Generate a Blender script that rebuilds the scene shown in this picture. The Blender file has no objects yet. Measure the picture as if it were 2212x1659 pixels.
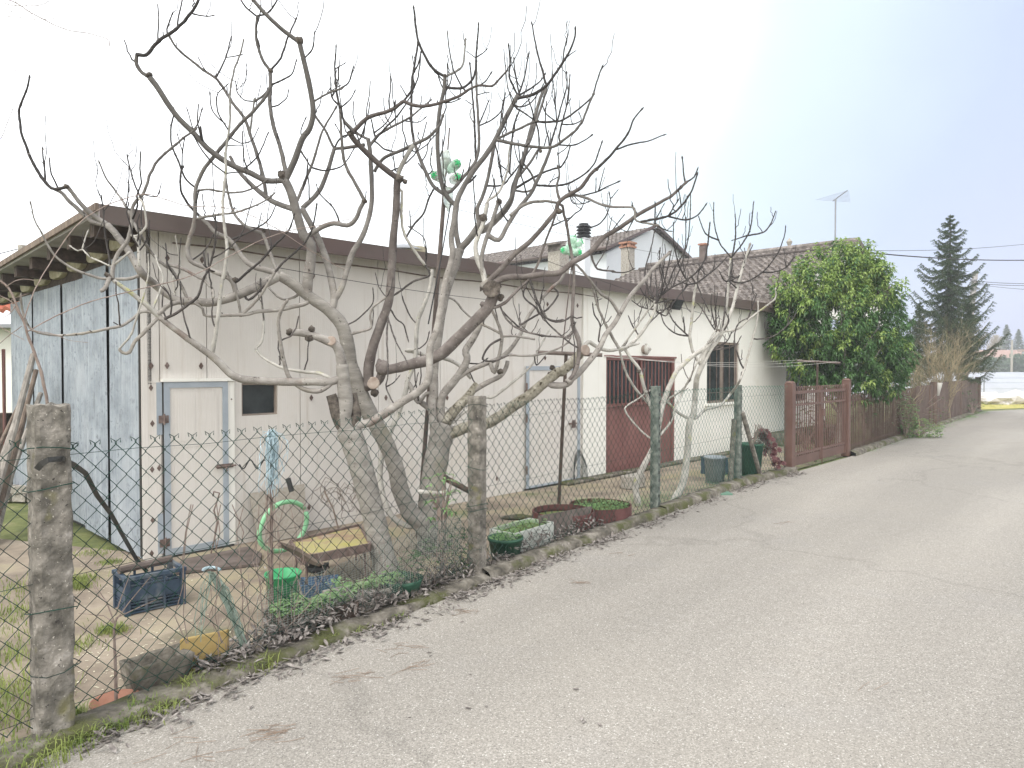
import bpy, math, random
from mathutils import Vector, noise
random.seed(7)
S = bpy.context.scene
R = math.radians
# ---------------------------------------------------------------- camera
CAMH, FPX, PITCH = 1.75, 1500.0, math.atan(30.5/1500)     # a 2212x1659 picture grid
cam_d = bpy.data.cameras.new('camera'); cam = bpy.data.objects.new('camera', cam_d); S.collection.objects.link(cam)
cam.location = (0, 0, CAMH); cam.rotation_euler = (R(90)-PITCH, 0, 0)
cam_d.sensor_width = 36; cam_d.lens = 36*FPX/2212; cam_d.clip_end = 3000; cam_d.clip_start = .05
S.camera = cam
# ---------------------------------------------------------------- light
S.view_settings.view_transform = 'Standard'; S.view_settings.look = 'None'
S.view_settings.exposure = 0.54; S.view_settings.gamma = 1
SUN_EL, SUN_AZ = R(50), R(212)        # azimuth clockwise from +Y
W = bpy.data.worlds.new('World'); S.world = W; W.use_nodes = True
nt = W.node_tree; nt.nodes.clear()
def wn(t, **k):
    n = nt.nodes.new(t)
    for a, b in k.items(): setattr(n, a, b)
    return n
out = wn('ShaderNodeOutputWorld'); bg = wn('ShaderNodeBackground')
sky = wn('ShaderNodeTexSky', sky_type='NISHITA', sun_disc=False, sun_elevation=SUN_EL, sun_rotation=SUN_AZ, air_density=1.0, dust_density=3.0)
sc = wn('ShaderNodeVectorMath', operation='SCALE'); sc.inputs['Scale'].default_value = 0.8
nt.links.new(sky.outputs[0], sc.inputs[0])
tc = wn('ShaderNodeTexCoord')
sep = wn('ShaderNodeSeparateXYZ'); nt.links.new(tc.outputs['Generated'], sep.inputs[0])
ns = wn('ShaderNodeTexNoise'); ns.inputs['Scale'].default_value = 1.7; ns.inputs['Detail'].default_value = 4
nt.links.new(tc.outputs['Generated'], ns.inputs['Vector'])
m1 = wn('ShaderNodeMath', operation='MULTIPLY_ADD'); m1.inputs[1].default_value = .5; nt.links.new(ns.outputs['Fac'], m1.inputs[0]); nt.links.new(sep.outputs['X'], m1.inputs[2])
m1b = wn('ShaderNodeMath', operation='MULTIPLY_ADD'); m1b.inputs[1].default_value = -.5; nt.links.new(sep.outputs['Z'], m1b.inputs[0]); nt.links.new(m1.outputs[0], m1b.inputs[2])
m2 = wn('ShaderNodeMapRange'); m2.inputs['From Min'].default_value = -.28; m2.inputs['From Max'].default_value = .88
nt.links.new(m1b.outputs[0], m2.inputs['Value'])
cr = wn('ShaderNodeValToRGB'); nt.links.new(m2.outputs[0], cr.inputs[0])
def ramp_set(cr, stops):
    e = cr.color_ramp.elements
    while len(e) > 1: e.remove(e[-1])
    e[0].position, e[0].color = stops[0][0], (*stops[0][1], 1)
    for p, c in stops[1:]:
        x = e.new(p); x.color = (*c, 1)
ramp_set(cr, [(0, (13.5,13.7,13.9)), (.45, (9.0,9.5,9.7)), (.60, (5.9,6.9,7.4)), (.80, (4.15,4.8,6.2)), (1, (4.05,4.25,5.8))])
# unseen sky overhead and behind the viewer, brightened and warmed to light the scene
m3 = wn('ShaderNodeMapRange'); m3.inputs['From Min'].default_value = .25; m3.inputs['From Max'].default_value = -.5; m3.inputs['To Min'].default_value = 0; m3.inputs['To Max'].default_value = 1
nt.links.new(sep.outputs['Y'], m3.inputs['Value'])
sc2 = wn('ShaderNodeMix', data_type='RGBA'); nt.links.new(cr.outputs[0], sc2.inputs[6]); nt.links.new(m3.outputs[0], sc2.inputs[0]); sc2.inputs[7].default_value = (14.6, 14.4, 14.1, 1)
mx = wn('ShaderNodeMix', data_type='RGBA'); mx.inputs[0].default_value = .88
nt.links.new(sc.outputs[0], mx.inputs[6]); nt.links.new(sc2.outputs[2], mx.inputs[7])
nt.links.new(mx.outputs[2], bg.inputs[0]); bg.inputs[1].default_value = 0.12
nt.links.new(bg.outputs[0], out.inputs[0])
sl = bpy.data.lights.new('sun', 'SUN'); sl.energy = 1.5; sl.angle = R(18); sl.color = (1, .965, .92)
so = bpy.data.objects.new('sun', sl); S.collection.objects.link(so)
sd = Vector((math.sin(SUN_AZ)*math.cos(SUN_EL), math.cos(SUN_AZ)*math.cos(SUN_EL), math.sin(SUN_EL)))
so.rotation_euler = sd.to_track_quat('Z', 'Y').to_euler(); so.location = (0, 0, 30)

# ---------------------------------------------------------------- geometry of the place
FW = Vector((0, math.cos(PITCH), -math.sin(PITCH))); UP = Vector((0, math.sin(PITCH), math.cos(PITCH))); RT = Vector((1, 0, 0))
CP = Vector((0, 0, CAMH))
def ray(px, py): return RT*((px-1106)/FPX) + UP*((829.5-py)/FPX) + FW
def at(px, py, Y): d = ray(px, py); return CP + d*(Y/d.y)
def hit(px, py, p0, n): d = ray(px, py); return CP + d*((p0-CP).dot(n)/d.dot(n))
def gr(px, py, z=0): return hit(px, py, Vector((0, 0, z)), Vector((0, 0, 1)))
U = Vector((.687, .7267, 0)).normalized()        # along the long wall, away from the viewer
V = Vector((-.7267, .687, 0)).normalized()       # into the building
C0 = Vector((-3.34, 6.31, 0))                    # corner of the shed
def w2(s, t, z): return C0 + U*s + V*t + Vector((0, 0, z))
def wl(px, py, off=0):                           # on the long wall -> (s, z)
    p = hit(px, py, C0 - V*off, V); return (p-C0).dot(U), p.z
def sd_t(px, off=0):                             # on the side wall -> t
    p = hit(px, 800, C0 - U*off, U); return (p-C0).dot(V)
# the fence line on the ground
FP = [Vector(p) for p in [(-5.2, -.85, 0), (-3.75, 1.15, 0), (-2.19, 3.28, 0), (-.295, 5.82, 0), (1.75, 8.44, 0), (3.46, 10.6, 0), (4.76, 11.9, 0), (6.80, 14.1, 0), (13.0, 21.4, 0), (19.6, 29.2, 0)]]
def fence_depth(px):
    k = (px-1106)/FPX
    for a, b in zip(FP[1:], FP[2:]):
        d = b-a; den = d.x-k*d.y
        q = (k*a.y-a.x)/den
        if 0 <= q <= 1: return a.y+q*d.y
    return 3.0 if px < 500 else 30

# ---------------------------------------------------------------- helpers
def tag(o, label=None, cat=None, group=None, kind=None):
    if label: o['label'] = label
    if cat: o['category'] = cat
    if group: o['group'] = group
    if kind: o['kind'] = kind
    return o
ORG = {}
def thing(name, label, cat, loc=(0, 0, 0), group=None):
    o = bpy.data.objects.new(name, None); S.collection.objects.link(o); o.location = loc; o.empty_display_size = .2
    ORG[o.name] = Vector(loc); return tag(o, label, cat, group)
class MB:
    def __init__(s): s.v = []; s.f = []; s.m = []; s.cm = 0
    def face(s, *idx): s.f.append(idx); s.m.append(s.cm)
    def pts(s, ps): n = len(s.v); s.v += [tuple(p) for p in ps]; return n
    def quad(s, a, b, c, d): n = s.pts((a, b, c, d)); s.face(n, n+1, n+2, n+3)
    def tri(s, a, b, c): n = s.pts((a, b, c)); s.face(n, n+1, n+2)
    def hexa(s, b, t):                         # bottom 4, top 4
        n = s.pts(list(b)+list(t))
        s.face(n+3, n+2, n+1, n); s.face(n+4, n+5, n+6, n+7)
        for i in range(4): j = (i+1) % 4; s.face(n+i, n+j, n+4+j, n+4+i)
    def box(s, c, sx, sy, sz, ax=None, ay=None, az=None):   # centre, full sizes, axes
        ax = (ax or Vector((1, 0, 0)))*sx/2; ay = (ay or Vector((0, 1, 0)))*sy/2; az = (az or Vector((0, 0, 1)))*sz/2
        c = Vector(c)
        s.hexa([c-ax-ay-az, c+ax-ay-az, c+ax+ay-az, c-ax+ay-az], [c-ax-ay+az, c+ax-ay+az, c+ax+ay+az, c-ax+ay+az])
    def wbox(s, s0, s1, t0, t1, z0, z1):        # in wall coordinates
        s.hexa([w2(s0, t0, z0), w2(s1, t0, z0), w2(s1, t1, z0), w2(s0, t1, z0)], [w2(s0, t0, z1), w2(s1, t0, z1), w2(s1, t1, z1), w2(s0, t1, z1)])
    def tube(s, ps, rs, n=6, cap=True):
        ps = [Vector(p) for p in ps]
        if not hasattr(rs, '__len__'): rs = [rs]*len(ps)
        t0 = (ps[1]-ps[0]).normalized(); a = t0.orthogonal().normalized(); rings = []
        for i, p in enumerate(ps):
            t = (ps[min(i+1, len(ps)-1)]-ps[max(i-1, 0)])
            if t.length < 1e-9: t = t0
            t = t.normalized(); a = (a-t*a.dot(t))
            if a.length < 1e-6: a = t.orthogonal()
            a = a.normalized(); b = t.cross(a)
            rings.append(s.pts([p+(a*math.cos(k*2*math.pi/n)+b*math.sin(k*2*math.pi/n))*rs[i] for k in range(n)]))
        for q, w in zip(rings, rings[1:]):
            for k in range(n): j = (k+1) % n; s.face(q+k, q+j, w+j, w+k)
        if cap: s.face(*[rings[0]+k for k in range(n)][::-1]); s.face(*[rings[-1]+k for k in range(n)])
    def lathe(s, c, prof, n=20, ax=Vector((0, 0, 1)), cap0=True, cap1=False):
        a = ax.orthogonal().normalized(); b = ax.cross(a); rings = []
        for r, h in prof: rings.append(s.pts([Vector(c)+ax*h+(a*math.cos(k*2*math.pi/n)+b*math.sin(k*2*math.pi/n))*r for k in range(n)]))
        for q, w in zip(rings, rings[1:]):
            for k in range(n): j = (k+1) % n; s.face(q+k, q+j, w+j, w+k)
        if cap0: s.face(*[rings[0]+k for k in range(n)][::-1])
        if cap1: s.face(*[rings[-1]+k for k in range(n)])
    def blob(s, c, r, n=1, amp=.2, fq=2.0, sq=(1, 1, 1)):
        import bmesh
        bm = bmesh.new(); bmesh.ops.create_icosphere(bm, subdivisions=n, radius=1); o = len(s.v)
        for v in bm.verts:
            k = 1+amp*noise.noise(v.co*fq+Vector(c)*3)
            s.v.append(tuple(Vector(c)+Vector((v.co.x*sq[0], v.co.y*sq[1], v.co.z*sq[2]))*r*k))
        for f in bm.faces: s.face(*[o+v.index for v in f.verts])
        bm.free()
    def build(s, name, mats, parent=None, smooth=False, bevel=0, root=None):
        if not isinstance(mats, (list, tuple)): mats = [mats]
        org = Vector((0, 0, 0))
        q = root or parent
        while q is not None:
            if q.name in ORG: org = ORG[q.name]; break
            q = q.parent
        me = bpy.data.meshes.new(name); me.from_pydata([(a-org.x, b-org.y, c-org.z) for a, b, c in s.v], [], s.f)
        for m in mats: me.materials.append(m)
        me.polygons.foreach_set('material_index', s.m)
        if smooth: me.polygons.foreach_set('use_smooth', [True]*len(s.f))
        me.validate(); me.update()
        o = bpy.data.objects.new(name, me); S.collection.objects.link(o)
        if parent is not None: o.parent = parent
        if bevel:
            b = o.modifiers.new('bevel', 'BEVEL'); b.width = bevel; b.segments = 2; b.limit_method = 'ANGLE'
        return o

# ---------------------------------------------------------------- materials
def mat(name, stops, scale=5, detail=6, rough=.8, bump=.2, bscale=None, bdist=.01, metal=0, spots=None, stretch=None, layer=None, spec=.3, trans=0, dist=0, streak=None):
    """stops: ramp driven by noise; spots=(scale, threshold, colour, width); layer=(scale, lo, hi, colour) blends a second colour by large noise"""
    m = bpy.data.materials.new(name); m.use_nodes = True; t = m.node_tree; L = t.links
    b = t.nodes['Principled BSDF']; b.inputs['Roughness'].default_value = rough; b.inputs['Metallic'].default_value = metal
    b.inputs['Specular IOR Level'].default_value = spec
    if trans: b.inputs['Transmission Weight'].default_value = trans
    g = t.nodes.new('ShaderNodeNewGeometry'); mp = t.nodes.new('ShaderNodeMapping'); L.new(g.outputs['Position'], mp.inputs[0])
    if stretch: mp.inputs['Scale'].default_value = stretch
    def nz(sc, de=detail, vec=mp.outputs[0], di=0):
        n = t.nodes.new('ShaderNodeTexNoise'); n.inputs['Scale'].default_value = sc; n.inputs['Detail'].default_value = de; n.inputs['Distortion'].default_value = di
        n.inputs['Roughness'].default_value = .6; L.new(vec, n.inputs['Vector']); return n.outputs['Fac']
    if len(stops) == 1: stops = [(.3, tuple(c*.9 for c in stops[0])), (.7, tuple(min(1, c*1.08) for c in stops[0]))]
    r = t.nodes.new('ShaderNodeValToRGB'); ramp_set(r, stops); L.new(nz(scale, di=dist), r.inputs[0]); col = r.outputs[0]
    def mixc(fac, c2):
        nonlocal col
        x = t.nodes.new('ShaderNodeMix'); x.data_type = 'RGBA'; L.new(fac, x.inputs[0]); L.new(col, x.inputs[6])
        if isinstance(c2, tuple): x.inputs[7].default_value = (*c2, 1)
        else: L.new(c2, x.inputs[7])
        col = x.outputs[2]
    def thr(f, lo, hi):
        x = t.nodes.new('ShaderNodeMapRange'); x.inputs['From Min'].default_value = lo; x.inputs['From Max'].default_value = hi; L.new(f, x.inputs['Value']); return x.outputs[0]
    for ly in (layer or []): mixc(thr(nz(ly[0], ly[4] if len(ly) > 4 else 5, g.outputs['Position']), ly[1], ly[2]), ly[3])
    if streak:
        mp2 = t.nodes.new('ShaderNodeMapping'); L.new(g.outputs['Position'], mp2.inputs[0]); mp2.inputs['Scale'].default_value = (3, 3, .18)
        mixc(thr(nz(streak[0], 6, mp2.outputs[0]), streak[1], streak[2]), streak[3])
    for sp in (spots or []): mixc(thr(nz(sp[0], 2, g.outputs['Position']), sp[1], sp[1]+(sp[3] if len(sp) > 3 else .03)), sp[2])
    L.new(col, b.inputs['Base Color'])
    if bump:
        bn = t.nodes.new('ShaderNodeBump'); bn.inputs['Strength'].default_value = bump; bn.inputs['Distance'].default_value = bdist
        L.new(nz(bscale or scale*6), bn.inputs['Height']); L.new(bn.outputs[0], b.inputs['Normal'])
    m['n'] = 1
    return m
def leafmat(name, stops, rough=.5, transl=.25, scale=3, oscale=60):
    m = mat(name, stops, scale=scale, detail=3, rough=rough, bump=0)
    t = m.node_tree; b = t.nodes['Principled BSDF']
    # a per-place fine variation plus light through the leaf
    tr = t.nodes.new('ShaderNodeBsdfTranslucent'); mxs = t.nodes.new('ShaderNodeMixShader'); mxs.inputs[0].default_value = transl
    src = b.inputs['Base Color'].links[0].from_socket
    t.links.new(src, tr.inputs[0]); o = t.nodes['Material Output']
    t.links.new(b.outputs[0], mxs.inputs[1]); t.links.new(tr.outputs[0], mxs.inputs[2]); t.links.new(mxs.outputs[0], o.inputs[0])
    return m
def ribs(m, direction, period, strength=.4, dist=.004):
    """adds fine ribs (wave along a world direction) under the noise bump"""
    t = m.node_tree; L = t.links; b = t.nodes['Principled BSDF']
    g = t.nodes.new('ShaderNodeNewGeometry'); d = t.nodes.new('ShaderNodeVectorMath'); d.operation = 'DOT_PRODUCT'; d.inputs[1].default_value = tuple(direction)
    L.new(g.outputs['Position'], d.inputs[0]); mu = t.nodes.new('ShaderNodeMath'); mu.operation = 'MULTIPLY'; mu.inputs[1].default_value = 2*math.pi/period
    L.new(d.outputs['Value'], mu.inputs[0]); sn = t.nodes.new('ShaderNodeMath'); sn.operation = 'SINE'; L.new(mu.outputs[0], sn.inputs[0])
    bn = t.nodes.new('ShaderNodeBump'); bn.inputs['Strength'].default_value = strength; bn.inputs['Distance'].default_value = dist
    L.new(sn.outputs[0], bn.inputs['Height'])
    if b.inputs['Normal'].links: L.new(b.inputs['Normal'].links[0].from_socket, bn.inputs['Normal'])
    L.new(bn.outputs[0], b.inputs['Normal'])
M = {}
M['asphalt'] = mat('asphalt', [(.3, (.17,.157,.138)), (.5, (.275,.256,.228)), (.7, (.395,.37,.33))], scale=120, detail=3, rough=.9, bump=.35, bscale=120, bdist=.004,
                   layer=[(.35, .45, .75, (.32,.295,.255), 4), (.9, .55, .8, (.26,.25,.24), 5)], spots=[(100, .63, (.56,.54,.50), .05), (110, .66, (.08,.072,.065), .04)])
# layers above wash the grain out slightly: keep it by mixing weakly
for n_ in M['asphalt'].node_tree.nodes:
    if n_.type == 'MAP_RANGE' and n_.inputs['From Max'].default_value in (.75, .8): n_.inputs['To Max'].default_value = .45
    if n_.type == 'MAP_RANGE' and abs(n_.inputs['From Max'].default_value-.8) < .01 or n_.type == 'MAP_RANGE' and abs(n_.inputs['From Max'].default_value-.75) < .01: n_.inputs['To Max'].default_value = .45
def road_bands(m):
    t = m.node_tree; L = t.links; b = t.nodes['Principled BSDF']; src = b.inputs['Base Color'].links[0].from_socket
    g = t.nodes.new('ShaderNodeNewGeometry'); vr = t.nodes.new('ShaderNodeVectorRotate'); vr.rotation_type = 'Z_AXIS'; vr.inputs['Angle'].default_value = R(-49); L.new(g.outputs['Position'], vr.inputs['Vector']); mp = t.nodes.new('ShaderNodeMapping'); mp.inputs['Scale'].default_value = (.10, .75, 1); L.new(vr.outputs[0], mp.inputs[0])
    n = t.nodes.new('ShaderNodeTexNoise'); n.inputs['Scale'].default_value = 1; n.inputs['Detail'].default_value = 6; L.new(mp.outputs[0], n.inputs['Vector'])
    r = t.nodes.new('ShaderNodeMapRange'); r.inputs['From Min'].default_value = .42; r.inputs['From Max'].default_value = .62; r.inputs['To Min'].default_value = .90; r.inputs['To Max'].default_value = 1.07; L.new(n.outputs['Fac'], r.inputs['Value'])
    v = t.nodes.new('ShaderNodeTexVoronoi'); v.feature = 'DISTANCE_TO_EDGE'; v.inputs['Scale'].default_value = .24
    w = t.nodes.new('ShaderNodeTexNoise'); w.inputs['Scale'].default_value = 1.6; w.inputs['Detail'].default_value = 6; L.new(g.outputs['Position'], w.inputs['Vector']); ad = t.nodes.new('ShaderNodeVectorMath'); ad.operation = 'ADD'; L.new(g.outputs['Position'], ad.inputs[0]); L.new(w.outputs['Color'], ad.inputs[1]); L.new(ad.outputs[0], v.inputs['Vector'])
    c = t.nodes.new('ShaderNodeMapRange'); c.inputs['From Min'].default_value = .0; c.inputs['From Max'].default_value = .012; c.inputs['To Min'].default_value = .86; c.inputs['To Max'].default_value = 1; L.new(v.outputs['Distance'], c.inputs['Value'])
    mu = t.nodes.new('ShaderNodeMath'); mu.operation = 'MULTIPLY'; L.new(r.outputs[0], mu.inputs[0]); L.new(c.outputs[0], mu.inputs[1])
    x = t.nodes.new('ShaderNodeVectorMath'); x.operation = 'SCALE'; L.new(src, x.inputs[0]); L.new(mu.outputs[0], x.inputs['Scale']); L.new(x.outputs[0], b.inputs['Base Color'])
road_bands(M['asphalt'])
M['yard'] = mat('yard_concrete', [(.3, (.15,.12,.095)), (.5, (.26,.215,.165)), (.7, (.37,.315,.25))], scale=2.2, detail=9, rough=.95, bump=.5, bscale=30, bdist=.01,
                layer=[(1.1, .52, .75, (.25,.23,.11), 8), (.8, .58, .7, (.13,.14,.07), 9)], spots=[(60, .70, (.60,.58,.40), .03), (40, .72, (.08,.07,.05), .03)])
M['soil'] = mat('soil_grass', [(.3, (.07,.09,.035)), (.55, (.15,.17,.06)), (.75, (.26,.24,.13))], scale=3, detail=8, rough=1, bump=.6, bscale=25, bdist=.03)
M['moss_kerb'] = mat('kerb_concrete', [(.3, (.06,.055,.045)), (.5, (.15,.135,.11)), (.7, (.30,.275,.235))], scale=9, detail=9, rough=.95, bump=.9, bscale=35, bdist=.02, layer=[(3, .48, .6, (.085,.09,.035), 8)])
M['conc'] = mat('post_concrete', [(.28, (.05,.045,.04)), (.45, (.14,.13,.11)), (.6, (.25,.23,.20)), (.75, (.45,.42,.38))], scale=11, detail=10, rough=.95, bump=1, bscale=45, bdist=.012,
                spots=[(75, .66, (.46,.43,.38), .06), (55, .67, (.05,.045,.04), .04), (6, .62, (.16,.15,.08), .1)])
M['panel'] = mat('cream_panel', [(.3, (.60,.57,.53)), (.7, (.68,.65,.61))], scale=1.3, detail=6, rough=.5, bump=.08, bscale=20, layer=[(.7, .55, .9, (.56,.49,.40), 6)], streak=(5, .55, .8, (.52,.475,.42)), spec=.3)
ribs(M['panel'], U, .025, .25, .002)
M['white'] = mat('white_plaster', [(.3, (.79,.78,.725)), (.7, (.85,.84,.79))], scale=1.2, detail=7, rough=.9, bump=.15, bscale=60, bdist=.003, layer=[(1.5, .62, .85, (.70,.67,.58), 7)], streak=(4, .58, .85, (.66,.63,.55)))
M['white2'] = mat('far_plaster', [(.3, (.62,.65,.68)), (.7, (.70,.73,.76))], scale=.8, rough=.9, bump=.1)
M['greenpost'] = mat('greenish_post', [(.28, (.045,.06,.052)), (.5, (.13,.155,.135)), (.72, (.27,.29,.255))], scale=14, detail=9, rough=.95, bump=.8, bscale=45, bdist=.01)
M['seal'] = mat('dark_seam', [(.05,.048,.045)], rough=.8)
M['galv'] = mat('galvanised', [(.28, (.20,.23,.26)), (.5, (.27,.305,.34)), (.72, (.34,.38,.42))], scale=5, detail=10, rough=.6, bump=.15, bscale=24, metal=.1,
                layer=[(14, .55, .62, (.20,.225,.25), 8), (1.2, .5, .7, (.36,.39,.42), 6)], streak=(4, .56, .7, (.40,.44,.475)), spots=[(48, .69, (.13,.135,.14), .04)])
ribs(M['galv'], V, .045, .5, .006)
M['fascia'] = mat('brown_fascia', [(.3, (.085,.064,.056)), (.7, (.115,.09,.08))], scale=1.5, rough=.45, bump=.05, layer=[(.5, .5, .8, (.12,.075,.07), 5)])
M['wood'] = mat('old_wood', [(.3, (.10,.075,.06)), (.7, (.24,.19,.15))], scale=12, rough=.9, bump=.6, stretch=(1, 1, .2))
M['greywood'] = mat('grey_wood', [(.3, (.16,.145,.13)), (.7, (.38,.35,.31))], scale=14, rough=.9, bump=.6, stretch=(1, 1, .15))
M['darkwood'] = mat('dark_wood', [(.3, (.035,.025,.02)), (.7, (.10,.075,.06))], scale=12, rough=.9, bump=.5)
M['foam'] = mat('yellowed_foam', [(.3, (.27,.24,.16)), (.7, (.50,.465,.36))], scale=8, rough=.9, bump=.5)
M['soffit'] = mat('roof_sheet', [(.3, (.22,.205,.185)), (.7, (.36,.34,.31))], scale=3, rough=.8, bump=.2)
M['frame'] = mat('steel_frame', [(.3, (.30,.345,.39)), (.7, (.41,.455,.50))], scale=4, rough=.5, bump=.1, metal=.1)
M['steel'] = mat('rusty_steel', [(.3, (.09,.06,.05)), (.7, (.22,.17,.15))], scale=20, rough=.7, bump=.3)
M['glass'] = mat('dark_glass', [(.3, (.018,.024,.026)), (.7, (.045,.052,.055))], scale=6, rough=.25, bump=.15, bscale=80, spec=.3)
M['black'] = mat('black', [(.012,.012,.012)], rough=.5, bump=0)
M['red'] = mat('red_paint', [(.3, (.18,.082,.073)), (.7, (.245,.12,.108))], scale=2, detail=8, rough=.55, bump=.12, layer=[(1.2, .6, .8, (.20,.09,.08), 7)])
M['gate'] = mat('gate_paint', [(.3, (.10,.056,.044)), (.7, (.15,.09,.073))], scale=3, detail=7, rough=.5, bump=.12)
M['picket'] = mat('picket_paint', [(.3, (.075,.05,.038)), (.7, (.14,.098,.077))], scale=4, detail=7, rough=.7, bump=.2)
M['winframe'] = mat('window_frame', [(.3, (.22,.18,.15)), (.7, (.32,.27,.23))], scale=5, rough=.6, bump=.1)
M['tile'] = mat('roof_tile', [(.28, (.07,.06,.055)), (.5, (.18,.158,.145)), (.72, (.34,.305,.28))], scale=5, detail=9, rough=.95, bump=.5, bscale=20, bdist=.02, spots=[(9, .6, (.10,.09,.07), .1)])
M['redtile'] = mat('red_tile', [(.3, (.35,.10,.06)), (.7, (.52,.20,.13))], scale=5, rough=.9)
M['brick'] = mat('brick', [(.3, (.28,.13,.08)), (.7, (.42,.24,.17))], scale=8, rough=.9, bump=.5)
M['rubble'] = mat('roughcast', [(.3, (.22,.20,.17)), (.7, (.48,.45,.40))], scale=25, rough=.95, bump=1, bscale=40, bdist=.02)
M['bark'] = mat('fig_bark', [(.28, (.17,.155,.14)), (.5, (.27,.25,.228)), (.72, (.39,.37,.34))], scale=9, detail=9, rough=.9, bump=.5, bscale=30, bdist=.008, stretch=(1, 1, 1.6),
                layer=[(2.2, .56, .72, (.30,.275,.225), 7), (2.0, .62, .7, (.17,.115,.095), 7)], spots=[(55, .675, (.48,.455,.415), .05), (30, .67, (.07,.06,.05), .03)])
M['trunkbark'] = mat('fig_trunk_bark', [(.28, (.17,.155,.138)), (.5, (.25,.235,.212)), (.72, (.34,.32,.29))], scale=7, detail=9, rough=.9, bump=.9, bscale=26, bdist=.008, stretch=(1, 1, 3),
                layer=[(2.4, .6, .72, (.22,.205,.16), 7)], spots=[(50, .69, (.46,.44,.40), .05), (30, .68, (.09,.08,.065), .03)])
M['barkred'] = mat('fig_bark_brown', [(.28, (.085,.07,.064)), (.5, (.155,.134,.123)), (.72, (.25,.225,.208))], scale=10, detail=9, rough=.9, bump=.5, bscale=30, bdist=.008, spots=[(55, .68, (.42,.38,.35), .05), (22, .68, (.05,.04,.035), .03)])
M['twig'] = mat('fig_twig', [(.28, (.03,.026,.025)), (.5, (.075,.066,.062)), (.72, (.17,.15,.138))], scale=8, detail=7, rough=.85, bump=.4, bscale=60, bdist=.004, spots=[(60, .67, (.34,.31,.28), .03)])
def backlit_upper(m, col, z0=2.4, z1=3.5):
    # upper limbs painted darker, as backlit against the sky, plus some darker younger wood
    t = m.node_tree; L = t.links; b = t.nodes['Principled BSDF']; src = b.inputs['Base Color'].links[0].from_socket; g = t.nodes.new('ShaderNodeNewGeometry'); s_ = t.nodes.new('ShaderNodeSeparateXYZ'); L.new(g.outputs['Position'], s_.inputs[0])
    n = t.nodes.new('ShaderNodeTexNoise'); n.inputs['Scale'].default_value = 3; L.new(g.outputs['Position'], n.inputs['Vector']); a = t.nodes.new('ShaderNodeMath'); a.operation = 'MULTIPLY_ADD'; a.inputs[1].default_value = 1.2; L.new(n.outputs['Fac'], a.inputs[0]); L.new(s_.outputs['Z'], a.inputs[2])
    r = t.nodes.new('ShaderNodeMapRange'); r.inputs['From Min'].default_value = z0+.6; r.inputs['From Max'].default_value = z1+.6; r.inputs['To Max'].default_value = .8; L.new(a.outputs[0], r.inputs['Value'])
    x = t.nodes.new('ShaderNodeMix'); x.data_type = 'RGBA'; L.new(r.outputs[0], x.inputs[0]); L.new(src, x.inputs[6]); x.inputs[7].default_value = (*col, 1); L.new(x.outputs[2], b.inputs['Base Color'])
backlit_upper(M['bark'], (.075,.070,.067)); backlit_upper(M['barkred'], (.07,.058,.054)); backlit_upper(M['twig'], (.035,.032,.031), 2.2, 3.0)
M['palebark'] = mat('pale_bark', [(.28, (.26,.25,.225)), (.5, (.40,.385,.35)), (.72, (.55,.53,.49))], scale=9, detail=9, rough=.9, bump=.5, bscale=40, bdist=.006, layer=[(5, .6, .68, (.40,.40,.19), 6)], spots=[(45, .66, (.10,.09,.075), .03)])
backlit_upper(M['palebark'], (.13,.125,.118), 3.1, 4.0)
M['mossbark'] = mat('mossy_bark', [(.28, (.10,.09,.065)), (.5, (.27,.25,.20)), (.72, (.44,.42,.365))], scale=16, detail=9, rough=.95, bump=1, bscale=30, bdist=.015, spots=[(25, .60, (.055,.045,.03), .05)])
M['cut'] = mat('cut_wood', [(.3, (.26,.20,.165)), (.7, (.42,.36,.31))], scale=20, rough=.9)
M['cutdark'] = mat('hollow_wood', [(.3, (.035,.028,.024)), (.7, (.22,.19,.16))], scale=22, rough=1, bump=1, bdist=.02)
M['wire'] = mat('green_wire', [(.3, (.006,.03,.022)), (.7, (.016,.06,.044))], scale=12, rough=.5, bump=0, spec=.15, layer=[(1.3, .52, .62, (.035,.036,.033), 5)])
M['wire2'] = mat('lighter_green_wire', [(.3, (.03,.10,.075)), (.7, (.06,.17,.13))], scale=6, rough=.5, bump=0, spec=.2)  # lighter green for the two spans next to the gate
M['finewire'] = mat('galv_wire', [(.3, (.20,.24,.21)), (.7, (.42,.46,.42))], scale=20, rough=.5, bump=0)
M['greenpl'] = mat('green_plastic', [(.3, (.03,.27,.10)), (.7, (.06,.38,.16))], scale=5, rough=.45, bump=.05)
M['hose'] = mat('pale_green_hose', [(.3, (.17,.42,.22)), (.7, (.28,.56,.33))], scale=8, rough=.5, bump=.05)
M['blueplastic'] = mat('blue_plastic', [(.3, (.022,.038,.062)), (.7, (.055,.085,.125))], scale=9, rough=.5, bump=.1, layer=[(4, .55, .7, (.16,.18,.19), 5)])
M['tubblue'] = mat('tub_blue', [(.3, (.05,.11,.20)), (.7, (.09,.17,.28))], scale=9, rough=.45, bump=.05)
M['twine'] = mat('blue_twine', [(.3, (.22,.31,.34)), (.7, (.50,.62,.68))], scale=30, rough=.8, bump=.2)
M['twinegreen'] = mat('green_twine', [(.3, (.14,.19,.15)), (.7, (.36,.44,.38))], scale=30, rough=.8, bump=.2)
M['terra'] = mat('terracotta', [(.3, (.28,.13,.085)), (.7, (.40,.21,.15))], scale=8, rough=.8)
M['yellow'] = mat('yellow_tray', [(.32, (.34,.32,.08)), (.46, (.34,.30,.15)), (.56, (.27,.18,.12)), (.72, (.42,.38,.30))], scale=4.5, detail=8, rough=.7, bump=.2)
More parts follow.
